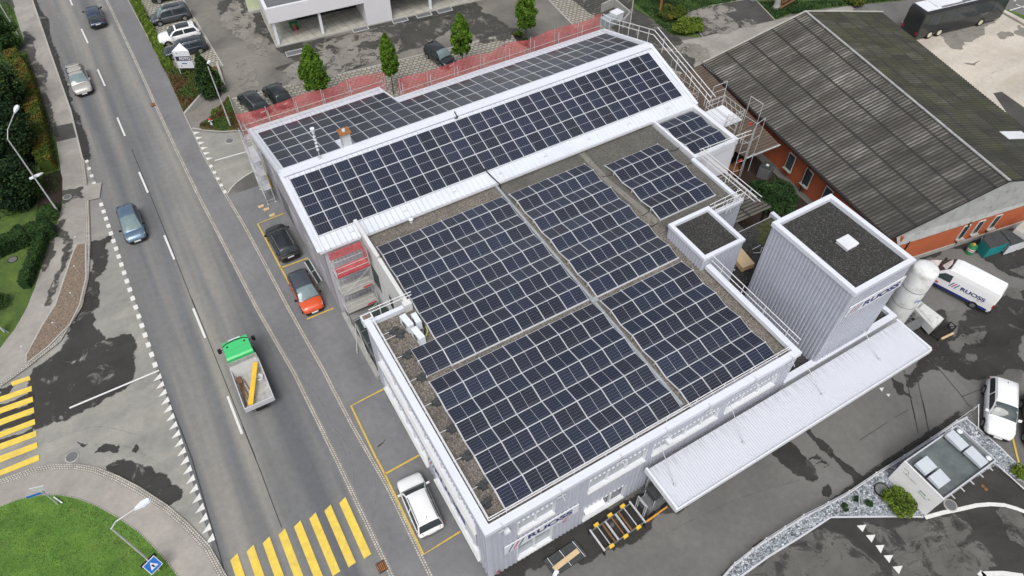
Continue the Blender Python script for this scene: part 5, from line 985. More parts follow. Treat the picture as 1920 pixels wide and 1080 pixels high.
def tree(name,label,base,Ht,cb,R,kind,n,prof,tr=.09,nc=60,size=.13,group=None,cat='tree',lean=None,w=(5,4,2),seed=0,cl=.35):
    t_=thing(name,label,cat,base,0,group); r=random.Random(seed+int(base.x*10)); m=MB(); top=base+E*(Ht*.85)
    P=[base,base+V((.04,.02,Ht*.25)),base+V((-.03,.03,Ht*.5)),top]
    for i,(a,b) in enumerate(zip(P,P[1:])): m.tube(a,b,tr*(1-i*.28),7,0,tr*(1-(i+1)*.28))
    for k in range(9):
        z=cb+(Ht-cb)*r.uniform(.02,.6); a=r.uniform(0,6.3); q=base+E*z; m.tube(q,q+V((cos(a)*R*.6,sin(a)*R*.6,R*.8)),tr*.35,5,0,tr*.1)
    m.build('trunk',M('bark_'+kind,(.09,.07,.05),.9) if 'bark_'+kind not in bpy.data.materials else bpy.data.materials['bark_'+kind],t_)
    m=MB(); leaves(m,n,clump_samp(base+E*cb,prof,Ht-cb,R,r,nc,cl),size,r,w); m.build('crown',LF[kind],t_); return t_
egg=lambda t_: max(.05,(math.sin(pi*min(1,(t_*.93+.07))**.62))**.8)
for i,(b,ht,cb,R,la) in enumerate([((601,190),6.4,1.7,1.15,'slim upright tree left of the row, standing nearest the two parked black cars'),((738,176),6.9,2.6,.78,'thinnest upright tree of the row, by the gap in the red netting'),((868,132),6.6,2.3,.95,'slim upright tree beside the lone black car on the pavers'),((985.5,76),6.3,1.9,1.05,'slim upright tree in the small bed at the end of the pavers')]):
    tree('hornbeam_tree',la,G(*b),ht,cb,R*1.22,'fast',17000,egg,.07,260,.1,'upright trees along the paved bays',seed=i,w=(4,5,3),cl=.23)
cone=lambda t_: max(.06,min(1,(1-t_)**.85*1.15))*(1 if t_>.08 else .8)
tree('conifer_tree','bushy dark green conifer beside the white photo sign',G(393,178)+V((.3,0,0)),4.6,.1,1.5,'con',15000,cone,.1,200,.1,w=(4,5,2),cl=.24)
big=lambda t_: max(.15,math.sin(pi*min(1,.12+t_*.82))**.7)
for b,ht,R,n,la,sd in [((45,210),7.5,3.1,15000,'large dark evergreen tree in the upper left garden, behind the lamp head',1),((60,300),8.0,3.3,18000,'large dark evergreen tree in the middle of the left garden',2),((-20,330),8.5,3.6,12000,'dark evergreen tree cut by the left edge of the photo',3),((72,372),6.0,2.6,12000,'dark evergreen tree nearest the leaning lamp post',4),((-8,235),7,3,9000,'dark tree at the left edge above the lamp arm',5)]:
    b_=G(b[0],b[1]) ; b_.x-=1.2
    tree('evergreen_tree',la,b_,ht*.72,.4,R*.85,'oak',n,big,.2,90,.13,'dark trees in the left garden',seed=sd,w=(5,4,3),cl=.34)
tree('garden_tree','light green leafy tree at the top left beside the pavement',G(18,95),4.2,.6,1.7,'hed',8000,big,.12,60,.12,w=(1,3,5),seed=9)
def hedge(label,P,wd_,h_,kind,n,size=.09,w=(4,4,3),name='hedge',grad=None):
    P=[V((p.x,p.y,0)) for p in P]; Ls=[(b-a).length for a,b in zip(P,P[1:])]; T=sum(Ls); r=random.Random(int(T*100)); t_=thing(name,label,'hedge',P[0])
    m=MB()
    core=MB()
    for a,b in zip(P,P[1:]): d=(b-a).normalized(); nn=V((-d.y,d.x,0))*wd_*.42; core.hexa([a-nn+E*.05,b-nn+E*.05,b+nn+E*.05,a+nn+E*.05],[a-nn*.9+E*h_*.9,b-nn*.9+E*h_*.9,b+nn*.9+E*h_*.9,a+nn*.9+E*h_*.9])
    core.build('inner_branches',LF[kind][0],t_)
    def smp(rn):
        s_=rn.uniform(0,T); i=0
        while i<len(Ls)-1 and s_>Ls[i]: s_-=Ls[i]; i+=1
        a,b=P[i],P[i+1]; d=(b-a).normalized(); nn=V((-d.y,d.x,0)); side=rn.random(); bump=1+.08*sin(s_*2.3+i)+.06*sin(s_*5.1)
        if side<.55: p=a+d*s_+nn*rn.uniform(-.5,.5)*wd_*bump+E*(h_*bump+rn.uniform(-.12,.05))
        else: p=a+d*s_+nn*(wd_*.5*bump*rn.choice((-1,1))+rn.uniform(-.06,.06))+E*rn.uniform(0.05,h_)
        k=.5+.35*sin(s_*1.7+nn.dot(p)*2)+.25*rn.uniform(-1,1); return p,1,max(0,min(.999,k))
    leaves(m,n,smp,size,r,w); m.build('foliage',LF[kind],t_); return t_
off=lambda L,dx:[G(a,b)+V((dx,0,0)) for a,b in L]
hedge('long autumn coloured hedge of green, yellow and rust leaves along the left pavement',off([(45,112),(66.7,150),(80,190),(93,235),(104,285),(112,318)],-.75),1.25,1.5,'aut',16000,.085,(6,4,2))
hedge('dark clipped hedge running left from the leaning lamp post',[G(107,436),G(60,452),G(0,478),G(-60,500)],1.3,1.4,'hed',12000,.075,(5,4,1))
hedge('narrow dark clipped hedge between the lawn and the curving left pavement',[G(97,444)+V((-.4,0,0)),G(84,480)+V((-.3,0,0)),G(68,520)+V((-.3,0,0)),G(60,541)+V((-.3,0,0))],.7,1.1,'hed',6000,.07,(4,4,2))
hedge('low bright green hedge strip between the pavement and the paved bays',off([(243,-30),(250,4),(268,40),(288,80),(303,110),(314,133)],.25),.9,.6,'lime',12000,.075,(5,4,3))
def patchy(name,label,polyp,z,kind,n,size=.09,h_=.25,w=(4,4,3),kd='stuff'):
    PP=[(p.x,p.y) for p in gp(polyp)]; xs=[p[0] for p in PP]; ys=[p[1] for p in PP]; r=random.Random(len(name)+n); m=MB()
    def smp(rn):
        while 1:
            x,y=rn.uniform(min(xs),max(xs)),rn.uniform(min(ys),max(ys))
            if inside(x,y,PP): break
        k=.5+.35*sin(x*1.9+sin(y*1.3)*1.5)+.3*rn.uniform(-1,1); return V((x,y,z+rn.uniform(0,h_)*(.6+.4*sin(x*2+y)))),1,max(0,min(.999,k))
    leaves(m,n,smp,size,r,w); return tag(m.build(name,LF[kind]),label,None,None,kd)
patchy('ground_cover','red brown and green ground cover around the white sign',[(312,134),(364,130),(392,160),(388,181),(345,211)],.12,'heath',5000,.1,.45)
patchy('ground_cover','green and rust ground cover with the hydrant at the side street corner',[(375,238),(398,219),(429,184),(440,214),(450,242),(417,245.5)],.12,'heath',5000,.09,.35,(3,3,5))
patchy('grass','tufted lawn grass in the lower left corner',[(0,956),(39,941),(78,934),(114,934),(145,940),(181.5,954),(220,975),(259,1002),(285,1027),(311,1055),(330,1082),(0,1082)],.13,'lime',5000,.035,.05,(6,1,2))
patchy('grass','shaggy grass under the left garden trees',[(0,0),(20,0),(40,70),(64,140),(105,270),(112,320),(114,360),(0,420)],.12,'hed',9000,.08,.25,(3,5,4))
patchy('weeds','green weeds over the upper lawn edge',[(1182,0),(1223,36),(1254,62),(1290,68),(1278,28),(1320,15),(1396,0)],.06,'hed',5000,.1,.2,(3,5,4))
patchy('weeds','grass and weeds beside the yard lane at the top',[(1421,4),(1453,37),(1481,27),(1560,14),(1700,0)],.06,'hed',3500,.1,.25,(5,4,3))
def bush(label,c,R,h_,kind,n,size=.08,w=(4,4,3),z=.05,nc=40,el=1.0):
    t_=thing('bush',label,'bush',c); r=random.Random(int(c.x*7+n)); m=MB(); cs=[]
    for _ in range(nc): a=r.uniform(0,6.3); q=R*r.uniform(0,1)**.5*.85; cs.append((c+V((q*cos(a)*el,q*sin(a),z+h_*(1-(q/R)**2*.6)*r.uniform(.5,1))),R*r.uniform(.18,.34),r.random()))
    def smp(rn):
        q,rr,tt=rn.choice(cs); d=V((rn.gauss(0,1),rn.gauss(0,1),abs(rn.gauss(0,1))*.8)).normalized()*rr; return q+d,1,tt*.6+.4*rn.random()
    leaves(m,n,smp,size,r,w); m.build('foliage',LF[kind],t_)
    m=MB(); [m.tube(c,c+V((cos(a)*R*.4,sin(a)*R*.4,h_*.7)),.03,5,0,.01) for a in (0,1.3,2.6,3.9,5.2)]; m.build('stem','brown',t_); return t_
bush('round bright green bush beside the white station wall',G(1682,944),1.0,.55,'lime',6500,.06,(3,5,4),.1)
for p,la in (((1581,954),'small dark grass tuft in the pebbles, leftmost of three'),((1604,940),'small dark tuft in the pebbles beside the thin sign, middle of three'),((1626,946),'small dark tuft in the pebbles, nearest the round bush')): bush(la,G(*p),.27,.35,'hed',500,.05,(4,4,1),.1,12)
bush('green bush in the pebble bed at the right edge',G(1914,893),.7,.4,'lime',3500,.06,(4,5,3),.1)
bush('dark green bush growing in the shaded yard beside the terracotta wall',G(1452,385),1.9,1.9,'hed',11000,.1,(5,5,1),0,80); bush('smaller dark bush behind the yard bush near the grey bin',G(1425,362),1.0,.9,'hed',3500,.09,(5,3,1),0)
bush('bright yellow green bush at the corner of the dark drive',G(1291,56),1.5,.9,'lime',7000,.1,(4,5,4),.05,60,1.5); bush('olive shrub behind the bright bush on the lawn',G(1258,33),1.4,1.0,'aut',6000,.1,(5,3,0),.05,50,1.4)
bush('small green plant in the bed at the end of the pavers',G(972,67),.55,.4,'lime',900,.07); bush('second small green plant in the dark bed beside the fourth slim tree',G(983,80),.5,.4,'hed',800,.07)
bush('yellow tinged shrub in the side street bed near the lamp',G(407,213),.5,.35,'lime',800,.07,(3,3,6))
bush('dark shrub mass at the left edge by the garden sign',G(2,575),.9,1.0,'hed',3000,.07,(4,4,2)); bush('green shrub at the top right lawn near the wall end',G(1600,6),1.2,.6,'aut',2500,.1,(5,2,1)); 
bush('low green shrub under the bare tree trunk at the top',G(1490,22),.9,.5,'hed',2000,.08)
bush('bright green shrub next to the leaning lamp post',G(95,405),1.0,.8,'hed',5000,.08,(1,4,6))
for b,la,r_,h_ in (((1237,27),'reddish tree trunk rising out of the lawn at the top',.16,6),((1455,16),'thick pale tree trunk at the top beside the drive',.38,5)):
    c=G(*b); t_=thing('tree_trunk',la,'tree',c); m=MB(); m.tube(c,c+V((.1,.4,h_)),r_,9,0,r_*.7); m.lathe(c,[(r_*1.7,0),(r_*1.1,.3),(r_,.6)],9); m.build('trunk','brass' if r_<.3 else 'concm',t_)
    m=MB(); leaves(m,4000,clump_samp(c+E*(h_*.8),big,3,1.8,random.Random(3),30),.12,random.Random(4)); m.build('crown',LF['oak'],t_)
m=MB(); c=G(1480,10)
for i in range(3): m.obox(c+V((i*.5,i*.5,.4+i*.12)),V((2.2,.4,0)),V((-.05,.12,0)),V((0,0,.05)))
m.tube(c+V((-1.5,0,0)),c+V((-1.5,0,1.0)),.08); m.tube(c+V((2.8,1,0)),c+V((2.8,1,1.)),.08); tag(m.build('wooden_bench','brown'),'weathered plank bench at the top beside the pale trunk','bench')
# ================================================================== VEHICLES
def paint(name,c,metal=.0,rough=.25): return M(name,c,rough,metal,var=.02,coat=.6)
PNT={'navy':paint('navy_car_paint',(.03,.05,.09),.3),'silver':paint('champagne_silver_paint',(.48,.46,.43),.35,.3),'blue':paint('steel_blue_paint',(.13,.2,.28),.5,.3),'black':paint('black_car_paint',(.014,.018,.02)),
'orange':paint('orange_red_paint',(.62,.085,.02)),'white':paint('white_car_paint',(.8,.81,.82)),'grey':paint('graphite_paint',(.075,.085,.095),.4,.3),'dblue':paint('blue_black_paint',(.03,.038,.05),.3),'green':paint('bright_green_paint',(.05,.52,.16)),'roofd':paint('dark_roof_paint',(.07,.08,.1),.3,.3)}
def car(label,c,hd,L=4.4,W=1.8,H=1.5,pt='black',roof=None,xc=.27,xf=.07,xr=-.405,xe=-.487,belt=.92,hood=.82,glass='carglass',rails=None,pano=False,bars=False,rearwin=True,name='parked_car',group='parked cars',cat='car',tail=.9,glassw=None):
    t_=thing(name,label,cat,(0,0,0),0,group); w=W/2; P=PNT[pt]; R_=PNT[roof] if roof else P
    # lower body: stations along x, closed rings of 12
    st=[(-.5,.60,.62,.84),(-.485,.42,.80*tail+.05,.92),(-.44,.30,belt*.97,.975),(-.3,.24,belt,1.0),(-.1,.22,belt,1.0),(.1,.22,belt*.99,1.0),(xc-.02,.23,belt*.955,.995),(xc+.06,.25,hood+.04,.985),(.42,.28,hood-.02,.95),(.465,.33,hood-.12,.88),(.49,.42,hood-.24,.78),(.5,.5,.56,.7)]
    rings=[]
    for fx,zb,zt_,wf in st:
        x=fx*L; ww=w*wf; zt2=max(zt_,zb+.04)
        half=[(0,zb),(ww*.86,zb),(ww*.985,zb+(zt2-zb)*.2),(ww,zb+(zt2-zb)*.5),(ww*.975,zb+(zt2-zb)*.86),(ww*.88,zt2),(ww*.5,zt2+.025),(0,zt2+.035)]
        rings.append([(x,y,z) for y,z in half]+[(x,-y,z) for y,z in half[-2:0:-1]])
    m=MB(); n=len(rings[0]); vs=[p for r in rings for p in r]
    m.idx(vs,[(j*n+i,(j+1)*n+i,(j+1)*n+(i+1)%n,j*n+(i+1)%n) for j in range(len(rings)-1) for i in range(n)],0,True); m.face(rings[0],0,None,True); m.face(rings[-1][::-1],0,None,True)
    # greenhouse shell
    wb,wt=w*.93,w*.74; zb=belt-.03; zt_=H
    def yz(x,t): # side surface
        return wb+(wt-wb)*t
    sx=[(xc*L,0),(lerp(xc,xf,.33)*L,.46),(lerp(xc,xf,.66)*L,.8),(xf*L,.97),(lerp(xf,xr,.3)*L,1.0),(lerp(xf,xr,.7)*L,.99),(xr*L,.94),(lerp(xr,xe,.5)*L,.55),(xe*L,.0)]
    G_=[]
    for x,h in sx:
        zz=zb+(zt_-zb)*h; yy=yz(x,h); bow=.05*math.sin(pi*min(1,max(0,h)))*0
        G_.append([(x,wb,zb-.05),(x,yy,max(zz-.035,zb-.03)),(x,yy*.9,zz+.012),(x,yy*.45,zz+.04),(x,0,zz+.05),(x,-yy*.45,zz+.04),(x,-yy*.9,zz+.012),(x,-yy,max(zz-.035,zb-.03)),(x,-wb,zb-.05)])
    if roof: m.build('body',P,t_); m=MB()
    k=9; m.idx([p for r in G_ for p in r],[(j*k+i,j*k+i+1,(j+1)*k+i+1,(j+1)*k+i) for j in range(8) for i in range(8)],0,True)
    m.build('cabin' if roof else 'body',R_,t_)
    def topsurf(a,b,u0,u1,lift,nx=4,ny=6):
        """grid on the greenhouse top between station parameters a..b and widths"""
        mb=MB(); rows=[]
        for i in range(nx+1):
            s_=a+(b-a)*i/nx; j=min(7,int(s_)); f_=s_-j; r0,r1=G_[j],G_[j+1]; row=[]
            for q in range(ny+1):
                u=u0+(u1-u0)*q/ny; yy=u; A=[V(p).lerp(V(p2),f_) for p,p2 in zip(r0,r1)][1:8]
                s2=(u+1)/2*6; jj=min(5,int(s2)); p=A[6-jj].lerp(A[5-jj],s2-jj) if True else None; row.append(p)
            rows.append(row)
        c1=rows[0][ny//2]; c2=rows[-1][ny//2]; nrm=(rows[0][-1]-rows[0][0]).cross(c2-c1).normalized()
        if nrm.z<0: nrm=-nrm
        vs=[p+nrm*lift for r in rows for p in r]; q_=ny+1
        mb.idx(vs,[(i*q_+j,i*q_+j+1,(i+1)*q_+j+1,(i+1)*q_+j) for i in range(nx) for j in range(ny)],0,True); return mb
    topsurf(.18,2.9,-.86,.86,.022).build('windshield',glassw or glass,t_)
    if rearwin: topsurf(6.25,7.75,-.84,.84,.024).build('rear_window',glass,t_)
    if pano: topsurf(3.25,5.2,-.66,.66,.016,4).build('sunroof','carglass',t_)
    for s_ in (1,-1):
        def sp(x,t): return (x,s_*(yz(x,t)+.012),zb+(zt_-zb)*t-.01)
        xa,xb=xc*L,xr*L; xm=lerp(xf,xr,.38)*L
        for pts in ([(lerp(xc,xf,.3)*L-.02,.08),(xm+.05,.08),(xm+.05,.84),(xf*L-.03,.84),(lerp(xc,xf,.62)*L,.58)],[(xm-.05,.08),(lerp(xr,xe,.25)*L,.1),(lerp(xr,xe,.1)*L,.5),(xr*L+.12,.82),(xm-.05,.84)]):
            m=MB(); pp=[sp(*q) for q in pts]; m.face(pp if s_<0 else pp[::-1]); m.build('side_window','carglass',t_)
    for fx in (.315,-.305):
        for s_ in (1,-1):
            x=fx*L; m=MB(); y0_,y1_=s_*(w-.2),s_*(w+.012); m.tube((x,y0_,.325),(x,y1_,.325),.325,18); wh=m.build('wheel','dark',t_)
            m=MB(); m.tube((x,y1_,.325),(x,y1_+s_*.012,.325),.215,14); 
            m.build('rim','rim',wh)
            m=MB(); arc=[(x+.41*cos(a),s_*(w+.004),.325+.41*sin(a)) for a in [pi*i/10 for i in range(11)]]; m.face(arc if s_<0 else arc[::-1]); m.build('wheel_arch','dark',t_)
    for s_ in (1,-1):
        m=MB(); x=.455*L; m.hexa([(x-.2,s_*w*.62,hood-.2),(x+.07,s_*w*.6,hood-.24),(x+.02,s_*w*.86,hood-.24),(x-.24,s_*w*.95,hood-.2)],[(x-.22,s_*w*.62,hood-.045),(x+.03,s_*w*.6,hood-.1),(x-.0,s_*w*.84,hood-.1),(x-.26,s_*w*.93,hood-.045)]); m.build('headlight','lens',t_)
        m=MB(); x=-.49*L; m.hexa([(x-.03,s_*w*.6,.7*tail+.05),(x+.2,s_*w*.985,.7*tail+.05),(x+.16,s_*w*.7,.7*tail+.05)],[(x+.02,s_*w*.66,belt+.02),(x+.24,s_*w*.965,belt+.04),(x+.18,s_*w*.7,belt+.02)]); m.build('tail_light','tail',t_)
        m=MB(); x=lerp(xc,xf,.3)*L; m.hexa([(x-.05,s_*(w-.02),belt+.0),(x+.09,s_*(w-.02),belt+.0),(x+.07,s_*(w+.2),belt+.02),(x-.05,s_*(w+.2),belt+.02)],[(x-.05,s_*(w-.02),belt+.12),(x+.07,s_*(w-.02),belt+.12),(x+.04,s_*(w+.19),belt+.16),(x-.05,s_*(w+.19),belt+.16)]); m.build('mirror',P if pt in('white','silver','green') else 'dark',t_)
        if rails:
            m=MB(); m.path([(lerp(xf,xr,.05)*L,s_*wt*.93,H+.0),(lerp(xf,xr,.15)*L,s_*wt*.93,H+.055),(lerp(xf,xr,.88)*L,s_*wt*.93,H+.045),(xr*L,s_*wt*.93,H-.03)],.02,5); m.build('roof_rail',rails,t_)
    if bars:
        for q in (.22,.68): m=MB(); x=lerp(xf,xr,q)*L; m.tube((x,-wt*.98,H+.12),(x,wt*.98,H+.12),.045,6); m.box(x-.06,x+.06,-wt*1.0,-wt*.85,H,H+.14,1); m.box(x-.06,x+.06,wt*.85,wt*1.0,H,H+.14,1); m.build('roof_bar',[P,'dark'],t_)
    m=MB(); x=.5*L; m.hexa([(x-.14,-w*.82,.24),(x-.01,-w*.66,.24),(x-.01,w*.66,.24),(x-.14,w*.82,.24)],[(x-.12,-w*.83,.46),(x+.025,-w*.67,.46),(x+.025,w*.67,.46),(x-.12,w*.83,.46)]); m.build('front_bumper','dark',t_)
    m=MB(); x=.487*L; m.hexa([(x-.06,-w*.45,.5),(x+.05,-w*.42,.48),(x+.05,w*.42,.48),(x-.06,w*.45,.5)],[(x-.1,-w*.5,.66),(x+.02,-w*.47,.645),(x+.02,w*.47,.645),(x-.1,w*.5,.66)]); m.build('grille','dark',t_)
    m=MB(); x=-.5*L; m.hexa([(x+.14,-w*.9,.28),(x-.02,-w*.7,.28),(x-.02,w*.7,.28),(x+.14,w*.9,.28)],[(x+.14,-w*.91,.5),(x-.03,-w*.72,.52),(x-.03,w*.72,.52),(x+.14,w*.91,.5)]); m.build('rear_bumper','dark' if pt!='white' else 'grey',t_)
    m=MB(); m.box(.505*L,.515*L,-.26,.26,.38,.49); m.build('number_plate','plate',t_); m=MB(); m.box(-.512*L,-.503*L,-.26,.26,.62,.73); m.build('number_plate','plate',t_)
    m=MB(); m.hexa([(xr*L+.25,-.02,H+.03),(xr*L+.33,-.02,H+.03),(xr*L+.33,.02,H+.03),(xr*L+.25,.02,H+.03)],[(xr*L+.22,-.008,H+.1),(xr*L+.25,-.008,H+.1),(xr*L+.25,.008,H+.1),(xr*L+.22,.008,H+.1)]); m.build('antenna','dark',t_)
    place(t_,c,RAD(hd)); return t_
def lerp(a,b,t): return a+(b-a)*t
def cpos(px,py,z,L,hd,end='f',dx=0):
    p=G(px,py,z); h=V((cos(RAD(hd)),sin(RAD(hd)),0)); c=p-h*L/2 if end=='f' else p+h*L/2; return (c.x+dx,c.y,.02)
car('dark navy car with red tail lights driving away at the top of the road',cpos(185,47.5,.55,4.45,90,'r'),90,4.45,1.82,1.62,'navy',rails=None,name='car',group='cars on the road',xe=-.485,xr=-.4)
car('champagne silver estate car with roof bars driving towards the camera',cpos(159,176,.4,4.75,-89),-89,4.75,1.86,1.62,'silver',bars=True,glass='carglass',glassw='carglassb',name='car',group='cars on the road',hood=.95,belt=1.02)
car('steel blue hatchback with a deep windshield driving towards the camera',cpos(258.5,452,.4,4.15,-90),-90,4.15,1.74,1.55,'blue',glass='carglass',glassw='carglassb',name='car',group='cars on the road',xc=.3,xf=-.03,hood=.88)
car('black car parked in the upper yellow bay, tail towards the camera',cpos(546.5,484,.5,4.3,92,'r'),92,4.3,1.82,1.45,'black',rails='chrome')
car('orange red car with a dark roof parked in the yellow bay by the scaffold',cpos(591,585,.4,4.15,-91),-91,4.15,1.79,1.56,'orange',roof='roofd',glassw='carglassb',xc=.27,xf=.04,hood=.93,belt=.98)
car('white car with dark roof lines parked in the lower yellow bay',cpos(811,1001,.45,4.15,86.5,'r'),86.5,4.15,1.78,1.56,'white',xc=.26,xf=.1,hood=.92,belt=.98,rails='dark')
car('graphite grey people carrier parked on the pavers with roof rails',cpos(283,39,.5,4.55,176),176,4.55,1.83,1.68,'grey',pano=True,rails='chrome',xc=.33,xf=.14,xr=-.42,xe=-.49,glassw='carglassb')
car('white sport utility car with a glass sunroof parked on the pavers',cpos(297.5,77,.5,4.6,177),177,4.6,1.88,1.6,'white',pano=True,xc=.24,xf=.05,hood=.98,belt=1.05,rails='rail')
car('blue black estate car parked beside the white sign',cpos(307.5,102,.45,4.7,176),176,4.7,1.84,1.44,'dblue',rails='chrome',xc=.24,xf=.06,xr=-.4,xe=-.49)
car('dark car cut off by the top edge above the grey people carrier',cpos(283,-1.5,.4,4.4,176),176,4.4,1.8,1.5,'dblue')
car('black car with roof rails parked left of another behind the red netting',cpos(456,175,.55,4.4,100),100,4.4,1.82,1.6,'black',rails='chrome',tail=.95)
car('black car parked second from the left behind the red netting',cpos(503,161,.55,4.2,97),97,4.2,1.8,1.65,'black',glass='carglassb' if 0 else 'carglass')
car('lone black car parked on the pavers between two slim trees',cpos(846,120,.6,4.1,-80),-80,4.1,1.78,1.55,'black',glassw='carglassb')
wp=G(1870,821,.4); wr=G(1887,721,1.42); dd=(wp-wr); dd.z=0; ang=math.degrees(math.atan2(dd.y,dd.x)); L_=4.7; wc=wp-dd.normalized()*L_/2
car('white estate car parked at the right edge near the station',(wc.x,wc.y,.02),ang,L_,1.88,1.6,'white',rails='rail',hood=.98,belt=1.03,xc=.25,xf=.05,glassw='glass')
sdv=V((-dd.normalized().y,dd.normalized().x,0)); kc=G(1913,808,.3)+sdv*1.0-dd.normalized()*1.0
car('black car mostly cut off by the right edge of the photo',(kc.x,kc.y,.02),ang+4,4.4,1.8,1.5,'black')
# ---- green tipper / pick-up truck
tk=thing('flatbed_truck','bright green cab truck with an open grey loading bed on the road','truck',(0,0,0)); w=.98; P='green'
m=MB(); prof=[(.95,.5),(.95,2.12),(1.1,2.2),(2.35,2.2),(2.66,2.1),(2.88,1.8),(3.02,1.0),(3.02,.5)]
wf=[1,.96,.94,.93,.9,.84,.93,.93]; A=[(x,w*f_,z) for (x,z),f_ in zip(prof,wf)]; B=[(x,-w*f_,z) for (x,z),f_ in zip(prof,wf)]
n=len(A); 
m.idx(A+B,[tuple(range(n)),tuple(range(2*n-1,n-1,-1))]+[(i,n+i,n+(i+1)%n,(i+1)%n) for i in range(n)],0); m.build('cab',PNT['green'],tk)
m=MB(); m.path([(2.2,w*.93,2.215),(2.38,w*.6,2.22),(2.46,0,2.225),(2.38,-w*.6,2.22),(2.2,-w*.93,2.215)],.035); m.build('roof_seam','dark',tk)
m=MB(); m.box(1.7,1.72,-w*.9,w*.9,2.2,2.205); m.build('roof_joint','grey',tk)
m=MB(); m.face([(2.9,-w*.7,1.78),(2.9,w*.7,1.78),(3.03,w*.8,1.1),(3.03,-w*.8,1.1)]); m.build('windshield','glass',tk)
m=MB(); m.hexa([(2.62,-.42,2.1),(2.84,-.42,1.88),(2.84,.42,1.88),(2.62,.42,2.1)],[(2.66,-.42,2.16),(2.9,-.42,1.93),(2.9,.42,1.93),(2.66,.42,2.16)]); m.build('roof_sign','white',tk)
m=MB(); m.box(2.45,3.08,-w*.92,w*.92,.35,.75); m.build('front_bumper','grey',tk)
for s_ in (1,-1):
    m=MB(); m.tube((2.45,s_*.85,1.6),(2.5,s_*1.22,1.65),.03); m.obox((2.48,s_*1.24,1.6),(.08,0,0),(0,.12,0),(0,0,.2)); m.build('mirror','dark',tk)
    m=MB(); m.face([(1.2,s_*w*.965,1.35),(2.5,s_*w*.935,1.35),(2.3,s_*w*.9,1.98),(1.25,s_*w*.935,2.0)][::s_]); m.build('side_window','glass',tk)
    m=MB(); m.lathe((2.05,s_*.62,2.19),[(.07,0),(.07,.05)],8); m.build('roof_light','dark',tk)
    m=MB(); m.box(-2.95,.8,s_*w*1.03-.03,s_*w*1.03+.03,.95,1.4); m.build('side_board','alu',tk)
    for x in (2.2,-1.6): m=MB(); m.tube((x,s_*.7,.38),(x,s_*.98,.38),.38,16); m.build('wheel','dark',tk)
m=MB(); m.box(-2.95,.9,-1.0,1.0,.85,.95); m.build('bed',M('scuffed_bed_metal',(.42,.42,.4),.6,.2,var=.25,sc=2.5,dirt=((.2,.16,.12),1.5,.7)),tk)
m=MB(); m.box(-3.0,-2.93,-1.04,1.04,.95,1.4); m.build('tailgate','alu',tk)
m=MB(); m.box(.8,.88,-1.04,1.04,.95,1.62)
for z in (1.72,1.82,1.92): m.box(.8,.86,-1.03,1.03,z-.02,z+.02)
for y in (-1,-.33,.33,1): m.box(.79,.87,y-.03,y+.03,1.6,1.95)
m.hexa([(.2,-.97,.96),(.8,-.97,.96),(.8,.97,.96),(.2,.97,.96)],[(.72,-.97,1.55),(.8,-.97,1.55),(.8,.97,1.55),(.72,.97,1.55)]); m.build('headboard',M('dull_grey_board',(.4,.4,.39),.55,.1,var=.12),tk)
m=MB(); m.box(-2.9,2.5,-.4,.4,.4,.85); m.build('chassis','dark',tk)
hf=V((0,1,0)); p=G(490,757,1.2); tkc=(p.x-.05,p.y+2.98,.02); place(tk,tkc,RAD(89))
def onb(label,name,cat,build):
    o=build; return o
def tkp(x,y,z): return tk.matrix_basis@V((x,y,z))
m=MB(); a_,b_=tkp(-2.85,.55,1.42),tkp(.35,-.75,1.5); d=(b_-a_).normalized(); s_=d.cross(E).normalized(); m.obox((a_+b_)/2,d*(b_-a_).length/2,s_*.17,V((0,0,.04))); tag(m.build('plank','yellow'),'long yellow plank lying diagonally across the truck bed','plank')
m=MB()
rr=random.Random(5)
for i in range(7): y=rr.uniform(.45,.85); m.tube(tkp(-.2-rr.uniform(0,.3),y,1.0+i*.02),tkp(-2.0-rr.uniform(0,.6),y-rr.uniform(-.1,.3),1.0),.03,5)
m.obox(tkp(-.3,.7,1.08),tkp(.3,0,0)-tkp(0,0,0),tkp(0,.15,0)-tkp(0,0,0),V((0,0,.1))); tag(m.build('tool_bundle','brown'),'bundle of brown tool handles in the left of the truck bed','tools')
m=MB(); c=tkp(-.75,-.62,.96); m.lathe(c,[(.24,0),(.27,.25),(.23,.25),(.2,.06)],14); tag(m.build('bucket','galv'),'round metal bucket in the truck bed beside the plank','bucket')
# ---- white van
vn=thing('delivery_van','white delivery van with blue lettering parked behind the silo','van',(0,0,0)); m=MB(); w=.98
prof=[(-2.65,.4),(-2.65,2.2),(-2.5,2.42),(1.1,2.45),(1.5,2.3),(2.15,1.5),(2.7,1.2),(2.95,.85),(2.95,.4)]; wtop=[1,.9,.86,.86,.84,.88,.9,.92,.95]
def tub(prof,wf,mb,w):
    lo=[];n=len(prof)
    L1=[(x,w*f_,z) for (x,z),f_ in zip(prof,wf)]; L0=[(x,-w*f_,z) for (x,z),f_ in zip(prof,wf)]; M1=[(x,w*1.0 if z>.3 else w,min(z,1.25)) for x,z in prof]
    mb.idx(L1+L0,[tuple(range(n)),tuple(range(2*n-1,n-1,-1))]+[(i,n+i,n+(i+1)%n,(i+1)%n) for i in range(n)])
